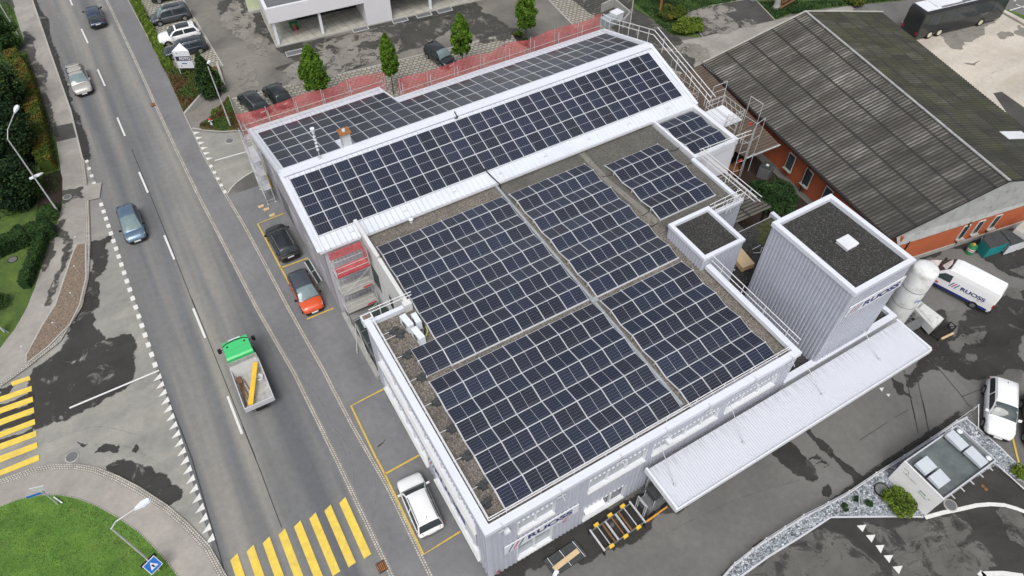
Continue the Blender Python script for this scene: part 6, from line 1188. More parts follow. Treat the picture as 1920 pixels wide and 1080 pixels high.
# body with a vertical lower side and inward leaning upper side
ringx=[(-2.65,.4,2.2,.95),(-2.55,.35,2.4,1),(0,.35,2.46,1),(.9,.35,2.44,1),(1.2,.35,2.36,.99),(1.5,.35,2.12,.98),(1.85,.35,1.72,.97),(2.1,.35,1.42,.96),(2.5,.35,1.22,.92),(2.8,.4,1.02,.84),(2.95,.45,.82,.74),(2.99,.5,.65,.62)]
rings=[]
for x,zb,zt_,f_ in ringx:
    ww=w*f_; k=min(1.3,zt_-.15); lean=max(0,(zt_-1.3))*.1; h=[(0,zb),(ww*.95,zb),(ww,zb+.2),(ww,k),(ww-lean*.7,k+(zt_-k)*.6),(ww-lean-.05,zt_-.08),(ww-lean-.18,zt_),(0,zt_+.03)]
    rings.append([(x,y,z) for y,z in h]+[(x,-y,z) for y,z in h[-2:0:-1]])
n=len(rings[0]); m.idx([p for r in rings for p in r],[(j*n+i,(j+1)*n+i,(j+1)*n+(i+1)%n,j*n+(i+1)%n) for j in range(len(rings)-1) for i in range(n)],0,False); m.face(rings[0]); m.face(rings[-1][::-1]); m.build('body',PNT['white'],vn)
m=MB(); m.face([(1.27,-.72,2.36),(1.27,.72,2.36),(2.12,.8,1.46),(2.12,-.8,1.46)]); m.build('windshield','glass',vn)
for s_ in (1,-1):
    m=MB(); m.face([(.75,s_*(w+.006),1.28),(1.95,s_*(w*.985+.006),1.26),(1.75,s_*(w-.015),1.62),(1.4,s_*(w-.045),1.95),(.8,s_*(w-.05),2.0)][::s_]); m.build('side_window','glass',vn)
    m=MB(); m.box(-2.4,2.6,min(s_*w,s_*(w+.025)),max(s_*w,s_*(w+.025)),.42,.62); m.build('side_trim','navy',vn)
    m=MB(); m.obox((1.95,s_*(w+.15),1.4),(.08,0,0),(0,.12,0),(0,0,.16)); m.build('mirror','dark',vn)
    for x in (2.05,-1.45):
        m=MB(); m.tube((x,s_*(w-.22),.36),(x,s_*(w+.03),.36),.36,18); wh=m.build('wheel','dark',vn); m=MB(); m.tube((x,s_*(w+.03),.36),(x,s_*(w+.04),.36),.2,12); m.build('rim','rim',wh)
    m=MB(); m.box(-2.68,-2.55,min(s_*.8,s_*.97),max(s_*.8,s_*.97),.9,1.3); m.build('tail_light','tail',vn)
m=MB(); m.box(-2.75,-2.6,-.95,.95,.35,.55); m.build('rear_bumper','dark',vn)
vy=w+.006; text_mb('RUOSS',(-.1,vy,1.12),(-1,0,0),(0,0,1),.36,1.85,.03).build('lettering','navy',vn); text_mb('TECH',(-1.4,vy,.95),(-1,0,0),(0,0,1),.1,.45,.0).build('lettering','redl',vn)
slashes((.75,vy-.01,.98),(-1,0,0),(0,1,0),vn,.55,.09,.2,.22)
m=MB(); m.face([(1.75,vy+.006,.72),(1.45,vy+.006,.72),(1.5,vy+.006,.92),(1.7,vy+.006,.92)][::-1]); m.build('red_emblem','redl',vn)
hd=V((-1.3,4.3,0)).normalized(); rl_=V((43.2,-2.35,0)); place(vn,rl_+hd*2.65+V((hd.y,-hd.x,0))*.98,math.atan2(hd.y,hd.x))
# ---- coach
bs=thing('coach','black coach with a white roof parked on the pale concrete yard','coach',(0,0,0)); Lb=12.6; w=1.27
rings=[]
for x,zb,zt_,f_ in ((0,.5,3.3,.95),(.15,.4,3.5,1),(Lb-.9,.35,3.5,1),(Lb-.25,.35,3.3,.98),(Lb,.4,2.2,.93),(Lb+.05,.5,1.0,.88)):
    ww=w*f_; h=[(0,zb),(ww*.96,zb),(ww,zb+.2),(ww,1.6 if zt_>2 else zt_*.7),(ww*.975,zt_-.3),(ww*.9,zt_-.06),(ww*.82,zt_),(0,zt_+.04)]; rings.append([(x,y,z) for y,z in h]+[(x,-y,z) for y,z in h[-2:0:-1]])
m=MB(); n=len(rings[0]); m.idx([p for r in rings for p in r],[(j*n+i,(j+1)*n+i,(j+1)*n+(i+1)%n,j*n+(i+1)%n) for j in range(len(rings)-1) for i in range(n)]); m.face(rings[0]); m.face(rings[-1][::-1]); m.build('body',PNT['black'],bs)
m=MB(); m.box(.25,Lb-.9,-w*.8,w*.8,3.53,3.57); m.box(1.8,5.2,-w*.62,w*.55,3.571,3.72); m.build('roof','white',bs)
m=MB(); m.box(5.4,7.4,-.9,-.6,3.571,3.64); m.box(2.3,5.6,-w*.76,-w*.66,3.571,3.66); m.build('roof_duct','grey',bs); m=MB(); m.box(8.2,9.0,-.4,.4,3.571,3.66); m.build('roof_hatch','glassl',bs)
for s_ in (1,-1):
    for i in range(6): m=MB(); x0_=.9+i*1.85; m.face([(x0_,s_*(w+.008),1.75),(x0_+1.78,s_*(w+.008),1.75),(x0_+1.78,s_*(w*.98+.008),3.05),(x0_,s_*(w*.98+.008),3.05)][::s_]); m.build('window','carglass',bs)
    for x in (2.0,3.4,9.5):
        m=MB(); m.tube((x,s_*(w-.3),.5),(x,s_*(w+.01),.5),.5,18); wh=m.build('wheel','dark',bs); m=MB(); m.tube((x,s_*(w+.01),.5),(x,s_*(w+.03),.5),.3,14); m.build('rim',M('cream_wheel',(.6,.57,.42),.5) if 'cream_wheel' not in bpy.data.materials else bpy.data.materials['cream_wheel'],wh)
    m=MB(); m.box(-.03,.0,min(s_*.95,s_*1.15),max(s_*.95,s_*1.15),.8,1.1); m.build('tail_light','tail',bs)
    m=MB(); m.tube((Lb-.1,s_*1.1,3.1),(Lb+.5,s_*1.35,3.0),.05); m.obox((Lb+.5,s_*1.38,2.75),(.08,0,0),(0,.1,0),(0,0,.28)); m.build('mirror',['lampw'],bs)
m=MB(); m.face([(Lb-.2,-1.05,3.2),(Lb-.2,1.05,3.2),(Lb+.02,1.05,2.1),(Lb+.02,-1.05,2.1)]); m.face([(Lb+.025,-1.02,2.08),(Lb+.025,1.02,2.08),(Lb+.07,1.0,1.15),(Lb+.07,-1.0,1.15)]); m.build('windshield','glassg',bs)
m=MB()
for q in (0,.13,.26): m.face([(8.9+q,-(w+.01),1.45),(9.5+q,-(w+.01),1.62+q*.6),(9.4+q,-(w+.01),1.55+q*.3)])
m.build('side_emblem','chrome',bs)
h=V((cos(RAD(-9.4)),sin(RAD(-9.4)),0)); g0=V((72.75,26.79,0))-h*2.0; g0=g0+V((-h.y,h.x,0))*1.27; place(bs,g0,RAD(-9.4))
# ================================================================== STREET FURNITURE
def lamp(label,base,h,head,hw=.16,hl=.75,arm=True):
    b=G(*base); t_=thing('street_lamp',label,'street lamp',b,0,'street lamps'); top=b+E*h; hp=V((head.x,head.y,h+.15)); m=MB(); m.tube(b,b+E*1.2,.085,8); m.tube(b+E*1.2,top,.07,8,0,.05); m.build('pole','galv',t_)
    if arm: m=MB(); mid=top.lerp(hp,.25)+E*.25; m.path([top-E*.05,mid,hp+E*.15],.04,6); m.build('arm','galv',t_)
    d=(hp-top); d.z=0; d=d.normalized() if d.length>.1 else V((1,.3,0)).normalized(); s_=V((-d.y,d.x,0)); m=MB(); q=hp+E*.1
    o1=[q-d*.1-s_*hw*.4,q+d*hl-s_*hw*.8,q+d*hl*.6-s_*hw*1.25,]
    ring=[q-d*.1+s_*.06,q+d*hl*.45+s_*hw,q+d*hl*.9+s_*hw*.85,q+d*hl+s_*hw*.3,q+d*hl-s_*hw*.3,q+d*hl*.9-s_*hw*.85,q+d*hl*.45-s_*hw,q-d*.1-s_*.06]; m.hexa(ring,[p+E*.12+(q+d*hl*.5-p)*.18 for p in ring]); m.build('lamp_head','lampw',t_); return t_
def headpt(px,py,z): return G(px,py,z)
lamp('street lamp with arm over the left pavement, pole crossing the dark trees',(42,302),6.9,G(35,212,7.1),.17,.95) if 0 else None
b1=(112.5,402); hz_=ZZ(28,280,G(*b1))
lamp('tall street lamp whose pole leans over the dark trees at the left',(112.5,402),8.4,G(30,214,8.5),.2,1.0)
lamp('street lamp with a flat head in the left garden beside the pavement',(113.5,404),3.3,G(93,345,3.4)+V((-.2,.1,0)),.2,.7) if 0 else None
m=MB(); 
lamp('slim street lamp beside the hydrant and the black parked cars',(433,238),6.85,G(392,123,6.85),.14,.35,False)
lamp('street lamp with a bent arm standing on the lower left lawn',(293,1062),6.2,G(257,956,6.3),.2,.85)
lamp('thin lamp pole at the top left corner by the garden',(36,69),8.5,G(-30,-10,8.5)); lamp('thin lamp pole behind the right end of the gabled hall',(1181,48),7.5,G(1193,-30,7.5),.12,.3,False)
# white arrow-shaped lamp head of the second pole
c=G(92,345,3.3); t_=thing('street_lamp','lower lamp head pointing right beside the leaning pole at the left','street lamp',G(118,392),0,'street lamps'); m=MB(); bb=G(116,398); m.tube(bb+V((-.2,0,0)),V((bb.x-.2,bb.y,4.2)),.05); m.build('pole','galv',t_)
q=V((bb.x-.2,bb.y,4.2)); d=V((1,.25,0)).normalized(); s_=V((-d.y,d.x,0)); m=MB(); ring=[q-d*.4+s_*.1,q+d*.3+s_*.16,q+d*.75,q+d*.3-s_*.16,q-d*.4-s_*.1]; m.hexa(ring,[p+E*.1 for p in ring]); m.build('lamp_head','lampw',t_)
# photo sign
sb=G(342,144); sn=thing('photo_sign','white folded sign board with a dark band reading FOTO by the parked cars','sign',sb)
ux_=V((.95,-.3,0)).normalized(); a0=sb; m=MB(); Hs=3.0
br=a0+ux_*1.6; P_=[a0+E*1.05,br+E*.85,br+E*2.9,a0+E*3.05]
nn=ux_.cross(E)
m.hexa([p+nn*.0 for p in P_],[p-nn*.08 for p in P_]); m.build('panel','white',sn)
pk=a0+ux_*.95-nn*.4+E*3.65; m=MB(); m.face([a0+E*3.05,br+E*2.9,pk]); m.face([a0+E*3.05-nn*.05,pk-nn*.05,br+E*2.9-nn*.05]); m.build('folded_top','alu',sn)
m=MB(); m.tube(a0,a0+E*3.0,.06); m.tube(br-E*0,br+E*2.8,.05); m.build('post','alu',sn)
m=MB(); o=nn*.012; m.face([a0+ux_*.1+o+E*1.92,a0+ux_*1.55+o+E*1.76,a0+ux_*1.55+o+E*2.28,a0+ux_*.1+o+E*2.44]); m.build('dark_band',M('dark_violet_band',(.04,.035,.06),.6),sn)
text_mb('FOTO',a0+ux_*.42+nn*.015+E*1.97,(ux_-E*.11),E+ux_*.05,.34,1.08,.05).build('lettering','white',sn)
m=MB(); m.face([a0+ux_*.5+o+E*1.5,a0+ux_*1.0+o+E*1.43,a0+ux_*1.0+o+E*1.55,a0+ux_*.5+o+E*1.62]); m.face([a0+ux_*.3+o+E*1.2,a0+ux_*.42+o+E*1.18,a0+ux_*.42+o+E*1.3,a0+ux_*.3+o+E*1.32]); m.face([a0+ux_*.3+o+E*2.75,a0+ux_*.4+o+E*2.74,a0+ux_*.4+o+E*2.84,a0+ux_*.3+o+E*2.85]); m.build('small_print','tealL',sn)
# hydrant
hb=G(398.5,237); t_=thing('fire_hydrant','white hydrant with a red cap in the bed at the side street corner','hydrant',hb); m=MB(); m.lathe(hb+E*.1,[(.13,0),(.13,.1),(.09,.12),(.09,.62),(.12,.64),(.12,.74)],12); m.tube(hb+V((-.2,0,.66)),hb+V((.2,0,.66)),.05,8); m.build('barrel','white',t_); m=MB(); m.lathe(hb+E*.84,[(.15,0),(.15,.07),(.05,.15)],12); m.build('cap','red',t_)
# signs lower left
sg0=G(111,947); t_=thing('yield_sign','back of a triangular yield sign with a blue name plate at the left lawn edge','sign',sg0); m=MB(); m.tube(sg0,sg0+E*2.75,.04); m.build('post','galv',t_)
m=MB(); c=sg0+E*2.5; dx=V((.35,-.1,0)).normalized(); m.hexa([c-dx*.42+E*.3,c+dx*.42+E*.3,c-E*.42],[p-V((.02,.06,0)) for p in (c-dx*.42+E*.3,c+dx*.42+E*.3,c-E*.42)]); m.build('sign_face','alu',t_)
m=MB(); c=sg0+E*1.95+V((-.45,.1,0)); m.obox(c,V((.5,-.08,0)),V((.01,.02,0)),V((0,0,.09))); m.build('name_plate','blue',t_)
t_=thing('marker_post','low white rail lying at the lawn edge near the yield sign','rail',G(108,938)); m=MB(); m.tube(G(101,932,.25),G(117,943,.25),.045); m.build('rail','rail',t_); m=MB(); m.tube(G(103,933),G(103,933,.25),.03); m.tube(G(115,942),G(115,942,.25),.03); m.build('post','galv',t_)
sg1=G(301,1071); t_=thing('crossing_sign','blue square crossing sign with a white triangle on the lower left lawn','sign',sg1); m=MB(); m.tube(sg1,sg1+E*2.1,.045); m.build('post','galv',t_)
c=sg1+V((.1,-.25,1.6)); m=MB(); n_=V((.35,-.75,.55)).normalized(); u=n_.cross(E).normalized(); v_=u.cross(n_); m.obox(c,u*.4,v_*.4,n_*.02); fc=m.build('sign_face','white',t_); m=MB(); m.obox(c+n_*.025,u*.36,v_*.36,n_*.004); m.build('blue_field','blue',fc); m=MB(); m.face([c+n_*.033-u*.24-v_*.2,c+n_*.033+u*.24-v_*.2,c+n_*.033+v_*.26]); m.build('white_triangle','white',fc); m=MB(); m.obox(c+n_*.036-v_*.04,u*.05+v_*.04,v_*.11,n_*.003); m.build('walking_figure','dark',fc)
m=MB(); m.obox(c+V((-.1,.3,.15)),u*.5,v_*.12,n_*.05); m.build('bracket','dark',t_)
for i,(t2,b2,la) in enumerate([((145,452),(150,458),'thin white marker post at the tip of the bark bed'),((138.5,498),(148.6,512),'thin white marker post in the upper half of the bark bed'),((131,549),(141.6,562),'thin white marker post in the middle of the bark bed'),((98.3,604.5),(109,617.5),'thin white marker post near the lower end of the bark bed'),((47.8,658.6),(52,663),'thin white marker post beside the lower tip of the bark bed')]):
    b_=G(*b2); t_=thing('marker_post',la,'marker post',b_,0,'marker posts in the bark bed'); m=MB(); m.tube(b_,b_+E*.85,.022); m.build('stake','galv',t_); m=MB(); m.lathe(b_+E*.85,[(.05,0),(.05,.07)],8); m.build('cap','white',t_)
t_=thing('garden_sign','small white board sign at the left edge of the garden','sign',G(10,625)); c=G(10,625); m=MB(); m.obox(c+E*.9,V((.12,-.3,0)),V((.03,.02,0)),V((0,0,.45))); m.build('board','white',t_); m=MB(); m.tube(c,c+E*1.,.04); m.tube(c+V((.3,-.2,0)),c+V((0,0,1.)),.03); m.build('post','galv',t_)
t_=thing('thin_sign','thin grey sign seen edge on in the pebble bed','sign',G(1602,950)); c=G(1602,950); m=MB(); m.tube(c,c+E*.7,.03); m.build('post','galv',t_); m=MB(); m.obox(c+E*.8,V((.3,.25,0)),V((.01,-.01,0)),V((0,0,.1))); m.build('board','alu',t_)
t_=thing('hatch_grate','long dark glass light well grate beside the orange car','grate',G(583,500)); q=gp([(571,492),(579,486),(604,528),(596,533)]); m=MB(); m.slab(q,0,.07); m.build('panel','glassg',t_); m=MB(); m.ribbon(q+[q[0],q[1]],.09,.078); m.ribbon([(q[0]+q[3])/2,(q[1]+q[2])/2],.07,.08); m.build('frame','alu',t_)
# ================================================================== SCAFFOLDS AND NETTING
def scaf(label,xs,ys,decks,top,net=None,group=None,cat='scaffold',base=0.,gl=(.5,1.0),face=None,diag=True,name='scaffold'):
    """frame scaffold on the grid xs x ys (two entries), decks at heights"""
    t_=thing(name,label,cat,(xs[0],ys[0],base),0,group)
    for x in xs:
        for y in ys: m=MB(); m.tube((x,y,base),(x,y,top),.026,6); m.box(x-.08,x+.08,y-.08,y+.08,base,base+.03); m.build('standard','galv',t_)
    long_x=(xs[-1]-xs[0])>=(ys[-1]-ys[0])
    for dz in decks:
        m=MB(); m.box(xs[0],xs[-1],ys[0]+.02,ys[-1]-.02,dz-.05,dz) ; m.build('deck','alu',t_)
        m=MB()
        for g in gl:
            for y in ys: m.tube((xs[0],y,dz+g),(xs[-1],y,dz+g),.022,5)
            for x in (xs[0],xs[-1]): m.tube((x,ys[0],dz+g),(x,ys[-1],dz+g),.022,5)
        m.build('guard_rail','galv',t_)
    if diag:
        m=MB(); zs=[base+.2]+list(decks)
        for i,(a,b) in enumerate(zip(zs,zs[1:])):
            if long_x:
                for x0,x1 in list(zip(xs,xs[1:]))[i%2::2]: m.tube((x0,ys[0],a),(x1,ys[0],b),.02,5)
            else: m.tube((xs[0],ys[0],a),(xs[0],ys[-1],b),.02,5)
        m.build('brace','galv',t_)
    return t_
def net(par,P,z0,z1,seed=0,thick=.02,mat='net'):
    r=random.Random(seed); m=MB(); P=[V((a,b,0)) for a,b in P]; L=[]
    for a,b in zip(P,P[1:]):
        n=max(2,int((b-a).length/.4))
        for i in range(n): L.append(a.lerp(b,i/n))
    L.append(P[-1]); k=[V((p.x+.06*sin(i*.9)+r.uniform(-.02,.02),p.y+.09*sin(i*.7+1)+r.uniform(-.03,.03),0)) for i,p in enumerate(L)]
    for i in range(len(k)-1):
        za,zb_=z1+.12*sin(i*.5),z1+.12*sin((i+1)*.5); zm=(z0+z1)/2
        m.face([k[i]+E*z0,k[i+1]+E*z0,k[i+1]+E*zm+V((0,.05,0)),k[i]+E*zm+V((0,.05,0))],0,None,True); m.face([k[i]+E*zm+V((0,.05,0)),k[i+1]+E*zm+V((0,.05,0)),k[i+1]+E*zb_,k[i]+E*za],0,None,True)
    return m.build('safety_net',mat,par)
fx=[-.9+i*2.5 for i in range(6)]; fx[-1]=12.4
s1=scaf('scaffold with red netting along the far eave of the left gabled part',fx,[41.35,42.05],[3.2,5.2],7.35,cat='scaffold',group='scaffolds with red netting'); net(s1,[(-1.0,41.3),(-1.0,42.15),(12.5,42.15),(12.5,41.4)],5.15,7.25,1)
fx=[12.9+i*2.7 for i in range(9)]
s2=scaf('scaffold with red netting along the far eave up to the right end',[12.7,15.4,18.1,20.8,23.5,26.2,28.9,31.6,34.3],[37.75,38.45],[3.4,6.1],8.3,group='scaffolds with red netting'); net(s2,[(12.6,38.55),(34.4,38.55)],6.0,8.2,2)
s3=scaf('scaffold tower with light decks at the left gable of the long hall',[-1.25,-.55],[38.6,40.9],[1.6,3.2,4.8],6.6,gl=(.5,1.0))
m=MB(); 
for x,y in ((-1.6,38.0),(-1.4,37.0),(-1.9,38.6)): m=MB(); m.box(x-.25,x+.25,y-.12,y+.12,.0,.12); m.build('base_board','wood',s3)
m=MB(); m.path([(-.62,42.1,6.6),(-.62,30.4,9.9+.2),(-.62,23.2,8.1)],.025); m.path([(-.62,42.1,6.2),(-.62,30.4,9.7)],.025)
for i in range(9): y=42-i*1.35; m.tube((-.62,y,zr(y)+.1),(-.62,y,zr(y)+.55),.02)
m.build('verge_rail','galv',s3)
m=MB(); a_=G(498,330),G(510,353); m.hexa([a_[0]+V((-.06,0,0)),a_[0]+V((.06,0,0)),a_[1]+V((.06,0,0)),a_[1]+V((-.06,0,0))],[p+E*1.0 for p in (a_[0]+V((-.06,0,0)),a_[0]+V((.06,0,0)),a_[1]+V((.06,0,0)),a_[1]+V((-.06,0,0)))]); tag(m.build('barrier_board','yellow'),'narrow yellow barrier leaning at the wall by the scaffold tower','barrier')
ex=scaf('dense scaffold frame climbing the right gable beside the lean-to roof',[34.25,34.95],[24.5,26.5,28.5],[2.5,4.5,6.5],8.6,gl=(.5,1.0))
m=MB()
for y in (38.5,39.3,40.2): m.tube((-1.25,y,6.6),(-1.25,y+.0,7.4),.025)
for i in range(8): m.tube((-1.25,38.6+i*.33,.4+i*.75),(-.55,38.6+i*.33,.4+i*.75),.018)
m.path([(-1.25,38.6,.2),(-1.25,41.0,6.4)],.03); m.path([(-.55,38.6,.2),(-.55,41.0,6.4)],.03); m.build('ladder','galv',s3)
# recess scaffold
s4=scaf('scaffold with plank decks and a red guard sheet in the recess facing the street',[.0,2.45],[21.6,22.7],[2.0,4.0,6.0],7.9,group=None)
for z in (2.0,4.0): m=MB(); m.box(.02,2.43,21.6,22.68,z+.0,z+.06); m.build('plank_deck','kerb',s4)
m=MB(); m.box(0,2.45,22.66,22.7,6.9,7.6); m.box(2.4,2.45,21.6,22.66,6.1,7.3); m.box(.05,2.4,21.65,22.64,6.02,6.06); m.build('red_guard','net',s4); m=MB(); m.box(0,2.45,21.57,21.6,6.05,6.22); m.build('toe_board','redtarp',s4)
for z in (2.2,4.2): m=MB(); m.box(1.6,2.3,21.56,21.6,z-.1,z); m.build('toe_board','red',s4)
m=MB(); 
for x,y in ((-.6,19.3),(.0,18.2)): m.tube((.1,20.4,2.2),(x,y,.05),.03)
m.build('outrigger','galv',s4)
# glazed pit canopy and planter
gc=thing('glass_canopy','dark glazed canopy over the basement entrance in the recess','canopy',(.1,17,0)); m=MB(); m.hexa([(.1,16.9,1.5),(2.6,16.9,1.5),(2.6,20.6,1.5),(.1,20.6,1.5)],[(.15,17.0,2.3),(2.6,17.0,2.5),(2.6,20.5,2.5),(.15,20.5,2.3)]); m.build('glazing','glassg',gc); m=MB()
for y in (16.9,18.1,19.3,20.6): m.path([(.08,y,0),(.08,y,2.32),(2.6,y,2.53)],.035)
m.path([(.08,16.9,2.32),(.08,20.6,2.32)],.035); m.build('frame','grey',gc); m=MB(); m.box(-.25,.1,16.4,23.2,0,.5); m.box(.1,2.7,20.7,23.0,0,.05); m.build('curb','concm',gc)
m=MB(); m.lathe((2.1,18.0,2.5),[(.35,0),(.33,.05)],14); m.build('round_vent','dark',gc)
# right-hand roof edge rails
er=thing('guard_rail','white tubular guard rail along the right verge of the gabled roof','guard rail',(34.5,37,0),0,None); m=MB()
m.path([(34.45,38.4,8.3),(34.5,37.3,8.4),(34.5,30.9,10.3),(34.5,22.6,8.2)],.035); m.path([(34.45,38.4,7.9),(34.5,37.3,7.95),(34.5,30.9,9.85),(34.5,22.6,7.7)],.035); m.path([(34.8,30.9,10.5),(34.8,22.4,8.3)],.035); m.build('rail','rail',er)
for y in (37.3,35.8,34.4,33.0,31.6,29.5,27.4,25.3,23.2): m=MB(); m.tube((34.5,y,zr(y)-.3),(34.5,y,zr(y)+1.0),.03); m.build('post','rail',er)
dk=scaf('scaffold platform with a white deck at the right end of the rear roof block',[34.0,36.0],[20.0,22.5],[7.0],8.1,gl=(.5,1.0),diag=False)
m=MB(); m.box(34.02,34.9,20.05,22.45,7.001,7.05); m.box(35.25,35.98,20.05,22.45,7.001,7.05); m.build('white_deck','white',dk)
m=MB()
for (x,y0_,y1_) in ((36.1,20.0,19.2),(34.9,22.6,22.6)):
    pass
def gate(mb,a,b,z0,z1):
    a,b=V(a),V(b); mb.path([a+E*z0,a+E*z1,b+E*z1,b+E*z0],.028); 
    for k in (.35,.7): mb.tube(a+E*(z0+(z1-z0)*k),b+E*(z0+(z1-z0)*k),.02)
for x_ in (34.0,34.7,35.4,36.0):
    for y_ in (20.0,22.5): m.tube((x_,y_,5),(x_,y_,8.1),.018)
for k_ in range(4): m.tube((34.0+k_*.5,20.0,7.0),(34.5+k_*.5,20.0,8.0),.015); m.tube((36.0,20.0+k_*.62,7.0),(36.0,20.62+k_*.62,8.0),.015)
gate(m,(34.5,22.6,0),(36.0,22.6,0),7,9.3); gate(m,(36.1,19.9,0),(36.2,18.6,0),3,9.4); gate(m,(36.0,17.8,0),(34.9,17.6,0),3,8.6); gate(m,(34.0,19.9,0),(34.0,18.8,0),6.9,8.4)
for x,y in ((33.8,17.6),(34.6,17.5)): m.tube((x,y,.0),(x,y,8.3),.03)
for z in (2,3,4,5,6,7,7.8): m.tube((33.8,17.6,z),(34.6,17.5,z),.02)
m.build('gate_frame','galv',dk)
m=MB(); m.box(35.7,36.1,19.0,19.04,7.2,7.4); m.build('red_plate','red',dk); m=MB(); m.box(34.0,34.4,17.55,17.6,5.0,5.2); m.build('red_plate','red',dk)
guard('white tubular guard rails hanging over the right rear roof edge',[[(29.1,17.6),(29.15,11.4)],[(29.4,17.7),(29.5,11.2)]],0,(7.8,8.25),2.2,(),7.2,None)
guard('white tubular guard rails across the front of the rear roof block',[[(29.1,17.75),(34.3,17.5)]],0,(7.85,8.25),1.7,(),7.3,None)
guard('tangle of white guard rails at the corner behind the roof housing',[[(25.6,12.35),(28.9,12.3)],[(25.8,12.6),(28.9,12.7)]],0,(7.6,8.1),1.1,(),7.1,None)
m=MB(); rr=random.Random(2)
for i in range(9): m.tube((27.0+rr.uniform(0,2),12.3+rr.uniform(-.3,.5),7.1),(27.2+rr.uniform(0,2),12.3+rr.uniform(-.3,.5),8.2),.02)
tag(m.build('loose_tubes','rail'),'loose white scaffold tubes piled at the rear roof corner','tubes')
# ================================================================== YARD OBJECTS
sl0=thing('silo_tank','weathered white cylindrical tank standing beside the tower','tank',(35.8,.9,0)); m=MB(); m.lathe((35.8,.9,0),[(.82,.6),(.87,.75),(.87,6.6),(.82,6.78),(.6,6.9),(.15,6.95)],28); m.build('shell',M('stained_white_steel',(.7,.715,.71),.5,var=.08,sc=1,dirt=((.3,.27,.2),.9,.7)),sl0)
m=MB(); m.lathe((35.8,.9,0),[(.885,4.9),(.885,4.96)],28,0,False); m.lathe((35.8,.9,0),[(.885,3.2),(.885,3.25)],28,0,False); m.build('band','grey',sl0)
m=MB(); [m.tube((35.8+.7*cos(a),.9+.7*sin(a),0),(35.8+.7*cos(a),.9+.7*sin(a),.8),.06) for a in (.8,2.4,3.9,5.5)]; m.build('leg','galv',sl0)
def curved(txt,cx,cy,r,z,h,wd_,a0,mat,par):
    mb=text_mb(txt,(0,0,0),(1,0,0),(0,1,0),h,wd_,.0); mb2=MB(); mb2.f=mb.f; mb2.mi=mb.mi; mb2.uv=mb.uv; mb2.sm=mb.sm
    mb2.v=[V((cx+r*cos(a0+p.x/r),cy+r*sin(a0+p.x/r),z+p.y)) for p in mb.v]; return mb2.build('lettering',mat,par)
curved('PanGas',35.8,.9,.882,3.9,.34,1.5,RAD(-118),'blue',sl0)
# machine by silo
mg=thing('machine_skid','dirty white machine on a black steel frame beside the tank','machine',G(1710,610)); mA=[G(*q,1.0) for q in zt(10.8,1660,560,[(560,190),(700,60),(1180,420),(960,620)])]
m=MB(); m.hexa([V((p.x,p.y,.35)) for p in mA],[V((p.x,p.y,1.1)) for p in mA]); cc=sum(mA,V())/4
m.hexa([V((p.x,p.y,1.1))+(V((cc.x,cc.y,1.1))-V((p.x,p.y,1.1)))*.15 for p in mA],[V((p.x,p.y,1.3))+(V((cc.x,cc.y,1.3))-V((p.x,p.y,1.3)))*.35 for p in mA]); m.build('casing',M('dirty_white_casing',(.6,.61,.6),.5,var=.3,sc=3,dirt=((.2,.2,.18),3,.6)),mg)
fr=[G(*q,.4) for q in zt(10.8,1660,560,[(960,690),(1290,520),(1400,610),(1100,800)])]; m=MB()
for z in (.15,.7): m.path([V((p.x,p.y,z)) for p in fr+[fr[0]]],.04)
for i in range(4): m.tube((fr[i].x,fr[i].y,0),(fr[i].x,fr[i].y,.75),.04); m.tube((fr[i].x,fr[i].y,.15),(fr[(i+1)%4].x,fr[(i+1)%4].y,.7),.03)
m.build('frame','dark',mg)
m=MB(); a_,b_=[G(*q,.15) for q in zt(10.8,1660,560,[(1130,815),(1370,700)])]; m.path([a_,b_],.1,6); tag(m.build('timber_beam','wood'),'short pale timber beam lying in front of the machine frame','beam')
m=MB(); a_,b_=G(1663,608,1.2),G(1697,590,1.2)
q=[G(*p,1.0) for p in zt(10.8,1660,560,[(350,550),(730,365),(790,450),(700,575),(510,665)])]; m.hexa([V((p.x,p.y,.9)) for p in q],[V((p.x,p.y,1.0)) for p in q]); m.build('control_cover','grey',mg)
m=MB(); rr=random.Random(8); c0=G(1695,594,.4)
for i in range(14): a_=c0+V((rr.uniform(-.6,.6),rr.uniform(-.5,.5),rr.uniform(0,.5))); m.tube(a_,a_+V((rr.uniform(-.4,.4),rr.uniform(-.4,.4),rr.uniform(0,.3))),.05)
m.build('pipework','grey',mg)
# plywood stack, drum, containers
c=[G(*q,4.05) for q in zt(4.8,1200,370,[(870,570),(925,635),(1035,598),(912,455)])]; 
for i in range(5): pass
ps=thing('plywood_stack','stack of pale plywood sheets on the link roof behind the tower','stack',c[0]); m=MB()
for i in range(6):
    o_=V(((i%2)*.03,(i%3)*.02,0)); m.slab([p+o_ for p in c],3.62+i*.07,3.68+i*.07)
m.build('sheets','ply',ps); m=MB(); m.slab([c[0].lerp(c[3],.1),c[1].lerp(c[2],.1),c[1].lerp(c[2],.2),c[0].lerp(c[3],.2)],3.56,3.62); m.slab([c[0].lerp(c[3],.8),c[1].lerp(c[2],.8),c[1].lerp(c[2],.9),c[0].lerp(c[3],.9)],3.56,3.62); m.build('batten','wood',ps)
m=MB(); p=G(1412,474,3.7); m.path([p,p+V((.5,-.3,0)),p+V((.7,-.1,.3)),p+V((1.1,-.4,.3)),p+V((1.,-.7,0))],.03); m.tube(p+V((.2,.3,0)),p+V((.9,.2,.2)),.03); tag(m.build('bent_bracket','galv'),'bent steel tube bracket on the link roof beside the tower','bracket')
m=MB(); m.tube(G(1370,505,3.7),G(1378,506,3.7),.05); tag(m.build('short_tube','white'),'short white tube lying on the link roof near the housing','tube')
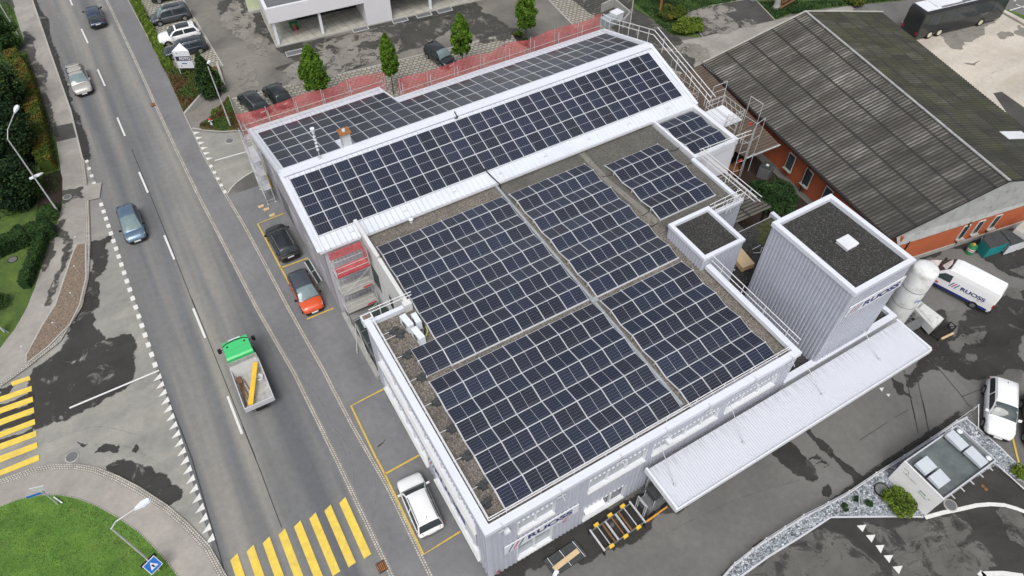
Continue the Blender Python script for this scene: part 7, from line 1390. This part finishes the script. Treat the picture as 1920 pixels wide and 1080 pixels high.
dc=G(1816,474); t_=thing('oil_drum','green drum with a white band by the terracotta wall','drum',dc); m=MB(); m.lathe(dc,[(.32,0),(.32,.9),(.28,.92)],18); m.build('shell','dgreen',t_); m=MB(); m.lathe(dc,[(.327,.38),(.327,.66)],18,0,False); m.build('band','white',t_); m=MB(); m.lathe(dc,[(.33,.46),(.33,.54)],18,0,False); m.build('stripe','red',t_); m=MB(); m.lathe(dc+V((.05,.05,.9)),[(.14,0),(.1,.14)],8); m.build('filler','orange',t_)
t_=thing('hand_truck','grey mesh hand truck beside the green drum','trolley',G(1832,470)); c=G(1832,470); m=MB()
for dx in (0,.45): m.tube(c+V((dx,0,.1)),c+V((dx+.1,.3,1.3)),.025)
for k in range(4): m.tube(c+V((.03*k,.1*k,.2+.3*k)),c+V((.45+.03*k,.1*k,.2+.3*k)),.018)
m.build('frame','galv',t_); m=MB(); m.tube(c+V((-.05,0,.13)),c+V((.02,0,.13)),.13,12); m.tube(c+V((.43,0,.13)),c+V((.5,0,.13)),.13,12); m.build('wheel','dark',t_)
def contn(label,L,z,mat,lid,name='container'):
    q=gp(L,z); t_=thing(name,label,'container',(q[0].x,q[0].y,0)); m=MB(); cc=sum(q,V())/len(q); m.hexa([V((p.x,p.y,.05)).lerp(V((cc.x,cc.y,.05)),.08) for p in q],[V((p.x,p.y,z)) for p in q]); m.build('body',mat,t_)
    m=MB(); m.hexa([V((p.x,p.y,z+.005)) for p in q],[V((p.x,p.y,z+.1)).lerp(V((cc.x,cc.y,z+.1)),.05) for p in q]); m.build('lid',lid,t_); 
    m=MB(); 
    for p in q: m.lathe((lerp(p.x,cc.x,.15),lerp(p.y,cc.y,.15),0),[(.08,0),(.08,.07)],8)
    m.build('castor','dark',t_)
contn('teal container with a dark lid by the terracotta wall',zt(4.8,1560,370,[(1350,380),(1420,465),(1595,410),(1500,300),(1380,345)]),1.25,'teal','wdark'); contn('white container with a dark lid right of the teal one',zt(4.8,1560,370,[(1600,410),(1600,440),(1728,400),(1740,360),(1640,295),(1505,300)]),1.2,'white','wdark'); contn('pale shed unit at the right edge beside the white container',zt(4.8,1560,370,[(1640,290),(1760,370),(1860,330),(1760,200),(1690,240)]),1.6,'plaster','kerb','storage_unit')
m=MB(); m.tube(G(1840,461,.1),G(1847,461,.1),.08); tag(m.build('white_tube','white'),'short white tube on the ground beside the teal container','tube')
bc=G(1432,330); t_=thing('grey_container','dark grey lidded container in the shaded yard under the lean-to','container',bc); m=MB(); m.obox(bc+E*.6,V((.5,.2,0)),V((-.2,.5,0)),E*.6); m.build('body','grey',t_); m=MB(); m.obox(bc+E*1.25,V((.45,.2,0)),V((-.2,.45,0)),E*.05); m.build('lid','wdark',t_); m=MB(); m.obox(bc+E*1.32,V((.12,.05,0)),V((-.05,.12,0)),E*.02); m.build('tag','white',t_)
m=MB(); m.obox(G(1378,317,.3),V((.6,.1,0)),V((-.1,.5,0)),E*.3); tag(m.build('crate','brass'),'rusty brown crate in the shaded corner under the rear block','crate')
t_=thing('grey_bin','grey bin at the top edge on the dark drive','bin',G(1411,2)); c=G(1411,3); m=MB(); m.hexa([c+V(p) for p in ((-.4,-.3,.15),(.4,-.3,.15),(.4,.3,.15),(-.4,.3,.15))],[c+V(p) for p in ((-.5,-.4,1.1),(.5,-.4,1.1),(.5,.4,1.1),(-.5,.4,1.1))]); m.build('body','glassl',t_); m=MB(); m.tube(c+V((-.3,0,.1)),c+V((-.2,0,.1)),.1,10); m.tube(c+V((.2,0,.1)),c+V((.3,0,.1)),.1,10); m.build('wheel','dark',t_)
# pallet of dark panels in front
A=[G(*q,.25) for q in zt(4.91,900,860,[(585,940),(690,1085),(990,890),(870,750)])]; pl=thing('panel_pallet','low stack of dark panels strapped with white bands and topped by a plank','pallet',A[0]); m=MB(); m.slab(A,.12,.26); m.build('panels','wdark',pl)
m=MB(); c1,c2,c3,c4=A
for k in (.12,.5,.93): m.obox(((c1.lerp(c4,k)+c2.lerp(c3,k))/2)+V((0,0,.03)),(c2.lerp(c3,k)-c1.lerp(c4,k))/2,(c4-c1).normalized()*.015,V((0,0,.008)))
m.build('strap','white',pl); m=MB(); a_,b_=[G(*q,.34) for q in zt(4.91,900,860,[(680,1020),(905,845)])]; d=(b_-a_).normalized(); m.obox((a_+b_)/2,d*(b_-a_).length/2,V((-d.y,d.x,0))*.16,V((0,0,.04))); m.build('plank','wood',pl)
m=MB(); [m.slab([A[0].lerp(A[1],k),A[0].lerp(A[1],k+.1),A[3].lerp(A[2],k+.1),A[3].lerp(A[2],k)],.0,.12) for k in (.05,.45,.85)]; m.build('runner','brown',pl)
m=MB(); m.obox(G(1042,1075,.35),V((.17,.1,0)),V((-.07,.1,0)),V((0,0,.06))); tag(m.build('small_box','white'),'small white box at the lower end of the panel stack','box')
# rack trailer
def Pz(q,z): return G(*zt(4.91,900,860,[q])[0],z)
tr=thing('rack_trailer','steel transport rack with yellow clamps and long cross bars beside the hall','rack',Pz((1150,880),0)); cA,cB,cC,cD=Pz((1010,655),.6),Pz((1150,850),.6),Pz((1525,590),.6),Pz((1375,395),.6)
m=MB(); 
for a_,b_ in ((cA,cB),(cD,cC)): m.obox((a_+b_)/2,(b_-a_)/2,(cD-cA).normalized()*.05,V((0,0,.06)))
m.build('end_beam','alu',tr)
m=MB()
for a_,b_ in ((cA.lerp(cB,.06),cD.lerp(cC,.06)),(cA.lerp(cB,.94),cD.lerp(cC,.94))): m.obox((a_+b_)/2-E*.12,(b_-a_)/2,(cB-cA).normalized()*.04,V((0,0,.04)))
m.build('side_beam','grey',tr)
for k in (.16,.5,.82):
    m=MB(); a_,b_=cA.lerp(cD,k),cB.lerp(cC,k); m.obox((a_+b_)/2+E*.02,(b_-a_)/2,(cD-cA).normalized()*.03,V((0,0,.03))); cr=m.build('cross_bar','brass' if k==.5 else 'galv',tr)
    for q in (a_,b_): m=MB(); m.obox(q+E*.05,(cD-cA).normalized()*.16,(cB-cA).normalized()*.09,V((0,0,.09))); m.build('clamp','yellow',tr)
for k,mt in ((.28,'brown'),(.36,'galv'),(.62,'galv'),(.69,'brown')):
    m=MB(); a_,b_=cA.lerp(cD,k),cB.lerp(cC,k); m.obox((a_+b_)/2-E*.1,(b_-a_)/2*.86,(cD-cA).normalized()*.06,V((0,0,.05))); m.build('load_beam',mt,tr)
for q in (cA,cB,cC,cD): 
    m=MB(); p=V((q.x,q.y,0)); m.tube(p+E*.12,p+E*.6,.04); m.tube(p+V((-.04,0,.12)),p+V((.04,0,.12)),.12,12); m.build('castor','dark',tr)
# forklift under canopy
fk=thing('forklift','dark forklift with an orange fork frame half under the canopy','forklift',Pz((1600,450),0)); p0=Pz((1560,560),.3); p1=Pz((1720,445),.3); d=(p1-p0).normalized(); s_=V((-d.y,d.x,0))
m=MB(); c=p0+d*.9+s_*.75; m.obox(V((c.x,c.y,.6)),d*.8,s_*.5,E*.4); m.build('body','grey',fk); m=MB(); c2=c+d*.15+s_*.1; m.obox(V((c2.x,c2.y,1.85)),d*.5,s_*.42,E*.05); m.obox(V((c2.x-.1,c2.y,1.1)),d*.25,s_*.3,E*.25); m.build('overhead_guard','wdark',fk)
m=MB(); m.path([V((p0.x,p0.y,.35)),V((p1.x,p1.y,.35))],.06); m.obox(V((p0.x,p0.y,.3)),d*.25,s_*.05,E*.08); m.build('fork_frame','orange',fk)
m=MB()
for a_,b_ in ((-.45,-.4),(.45,-.4),(-.45,.45),(.45,.45)): q=c+d*a_+s_*b_; m.tube((q.x,q.y,1.0),(q.x,q.y,1.82),.03)
m.build('guard_post','galv',fk); m=MB(); q=c-d*1.1; m.path([V((q.x,q.y,.2))+s_*.4,V((q.x,q.y,1.9))+s_*.4,V((q.x,q.y,1.9))-s_*.4,V((q.x,q.y,.2))-s_*.4],.04); m.path([V((q.x,q.y,.2))+s_*.28,V((q.x,q.y,1.7))+s_*.28,V((q.x,q.y,1.7))-s_*.28,V((q.x,q.y,.2))-s_*.28],.03); m.build('mast','galv',fk)
for a_ in (-.5,.5):
    for b_ in (-.5,.5): q=c+d*a_+s_*b_; m=MB(); m.tube(V((q.x,q.y,.25))-s_*.08,V((q.x,q.y,.25))+s_*.08,.25,14); m.build('wheel','dark',fk)
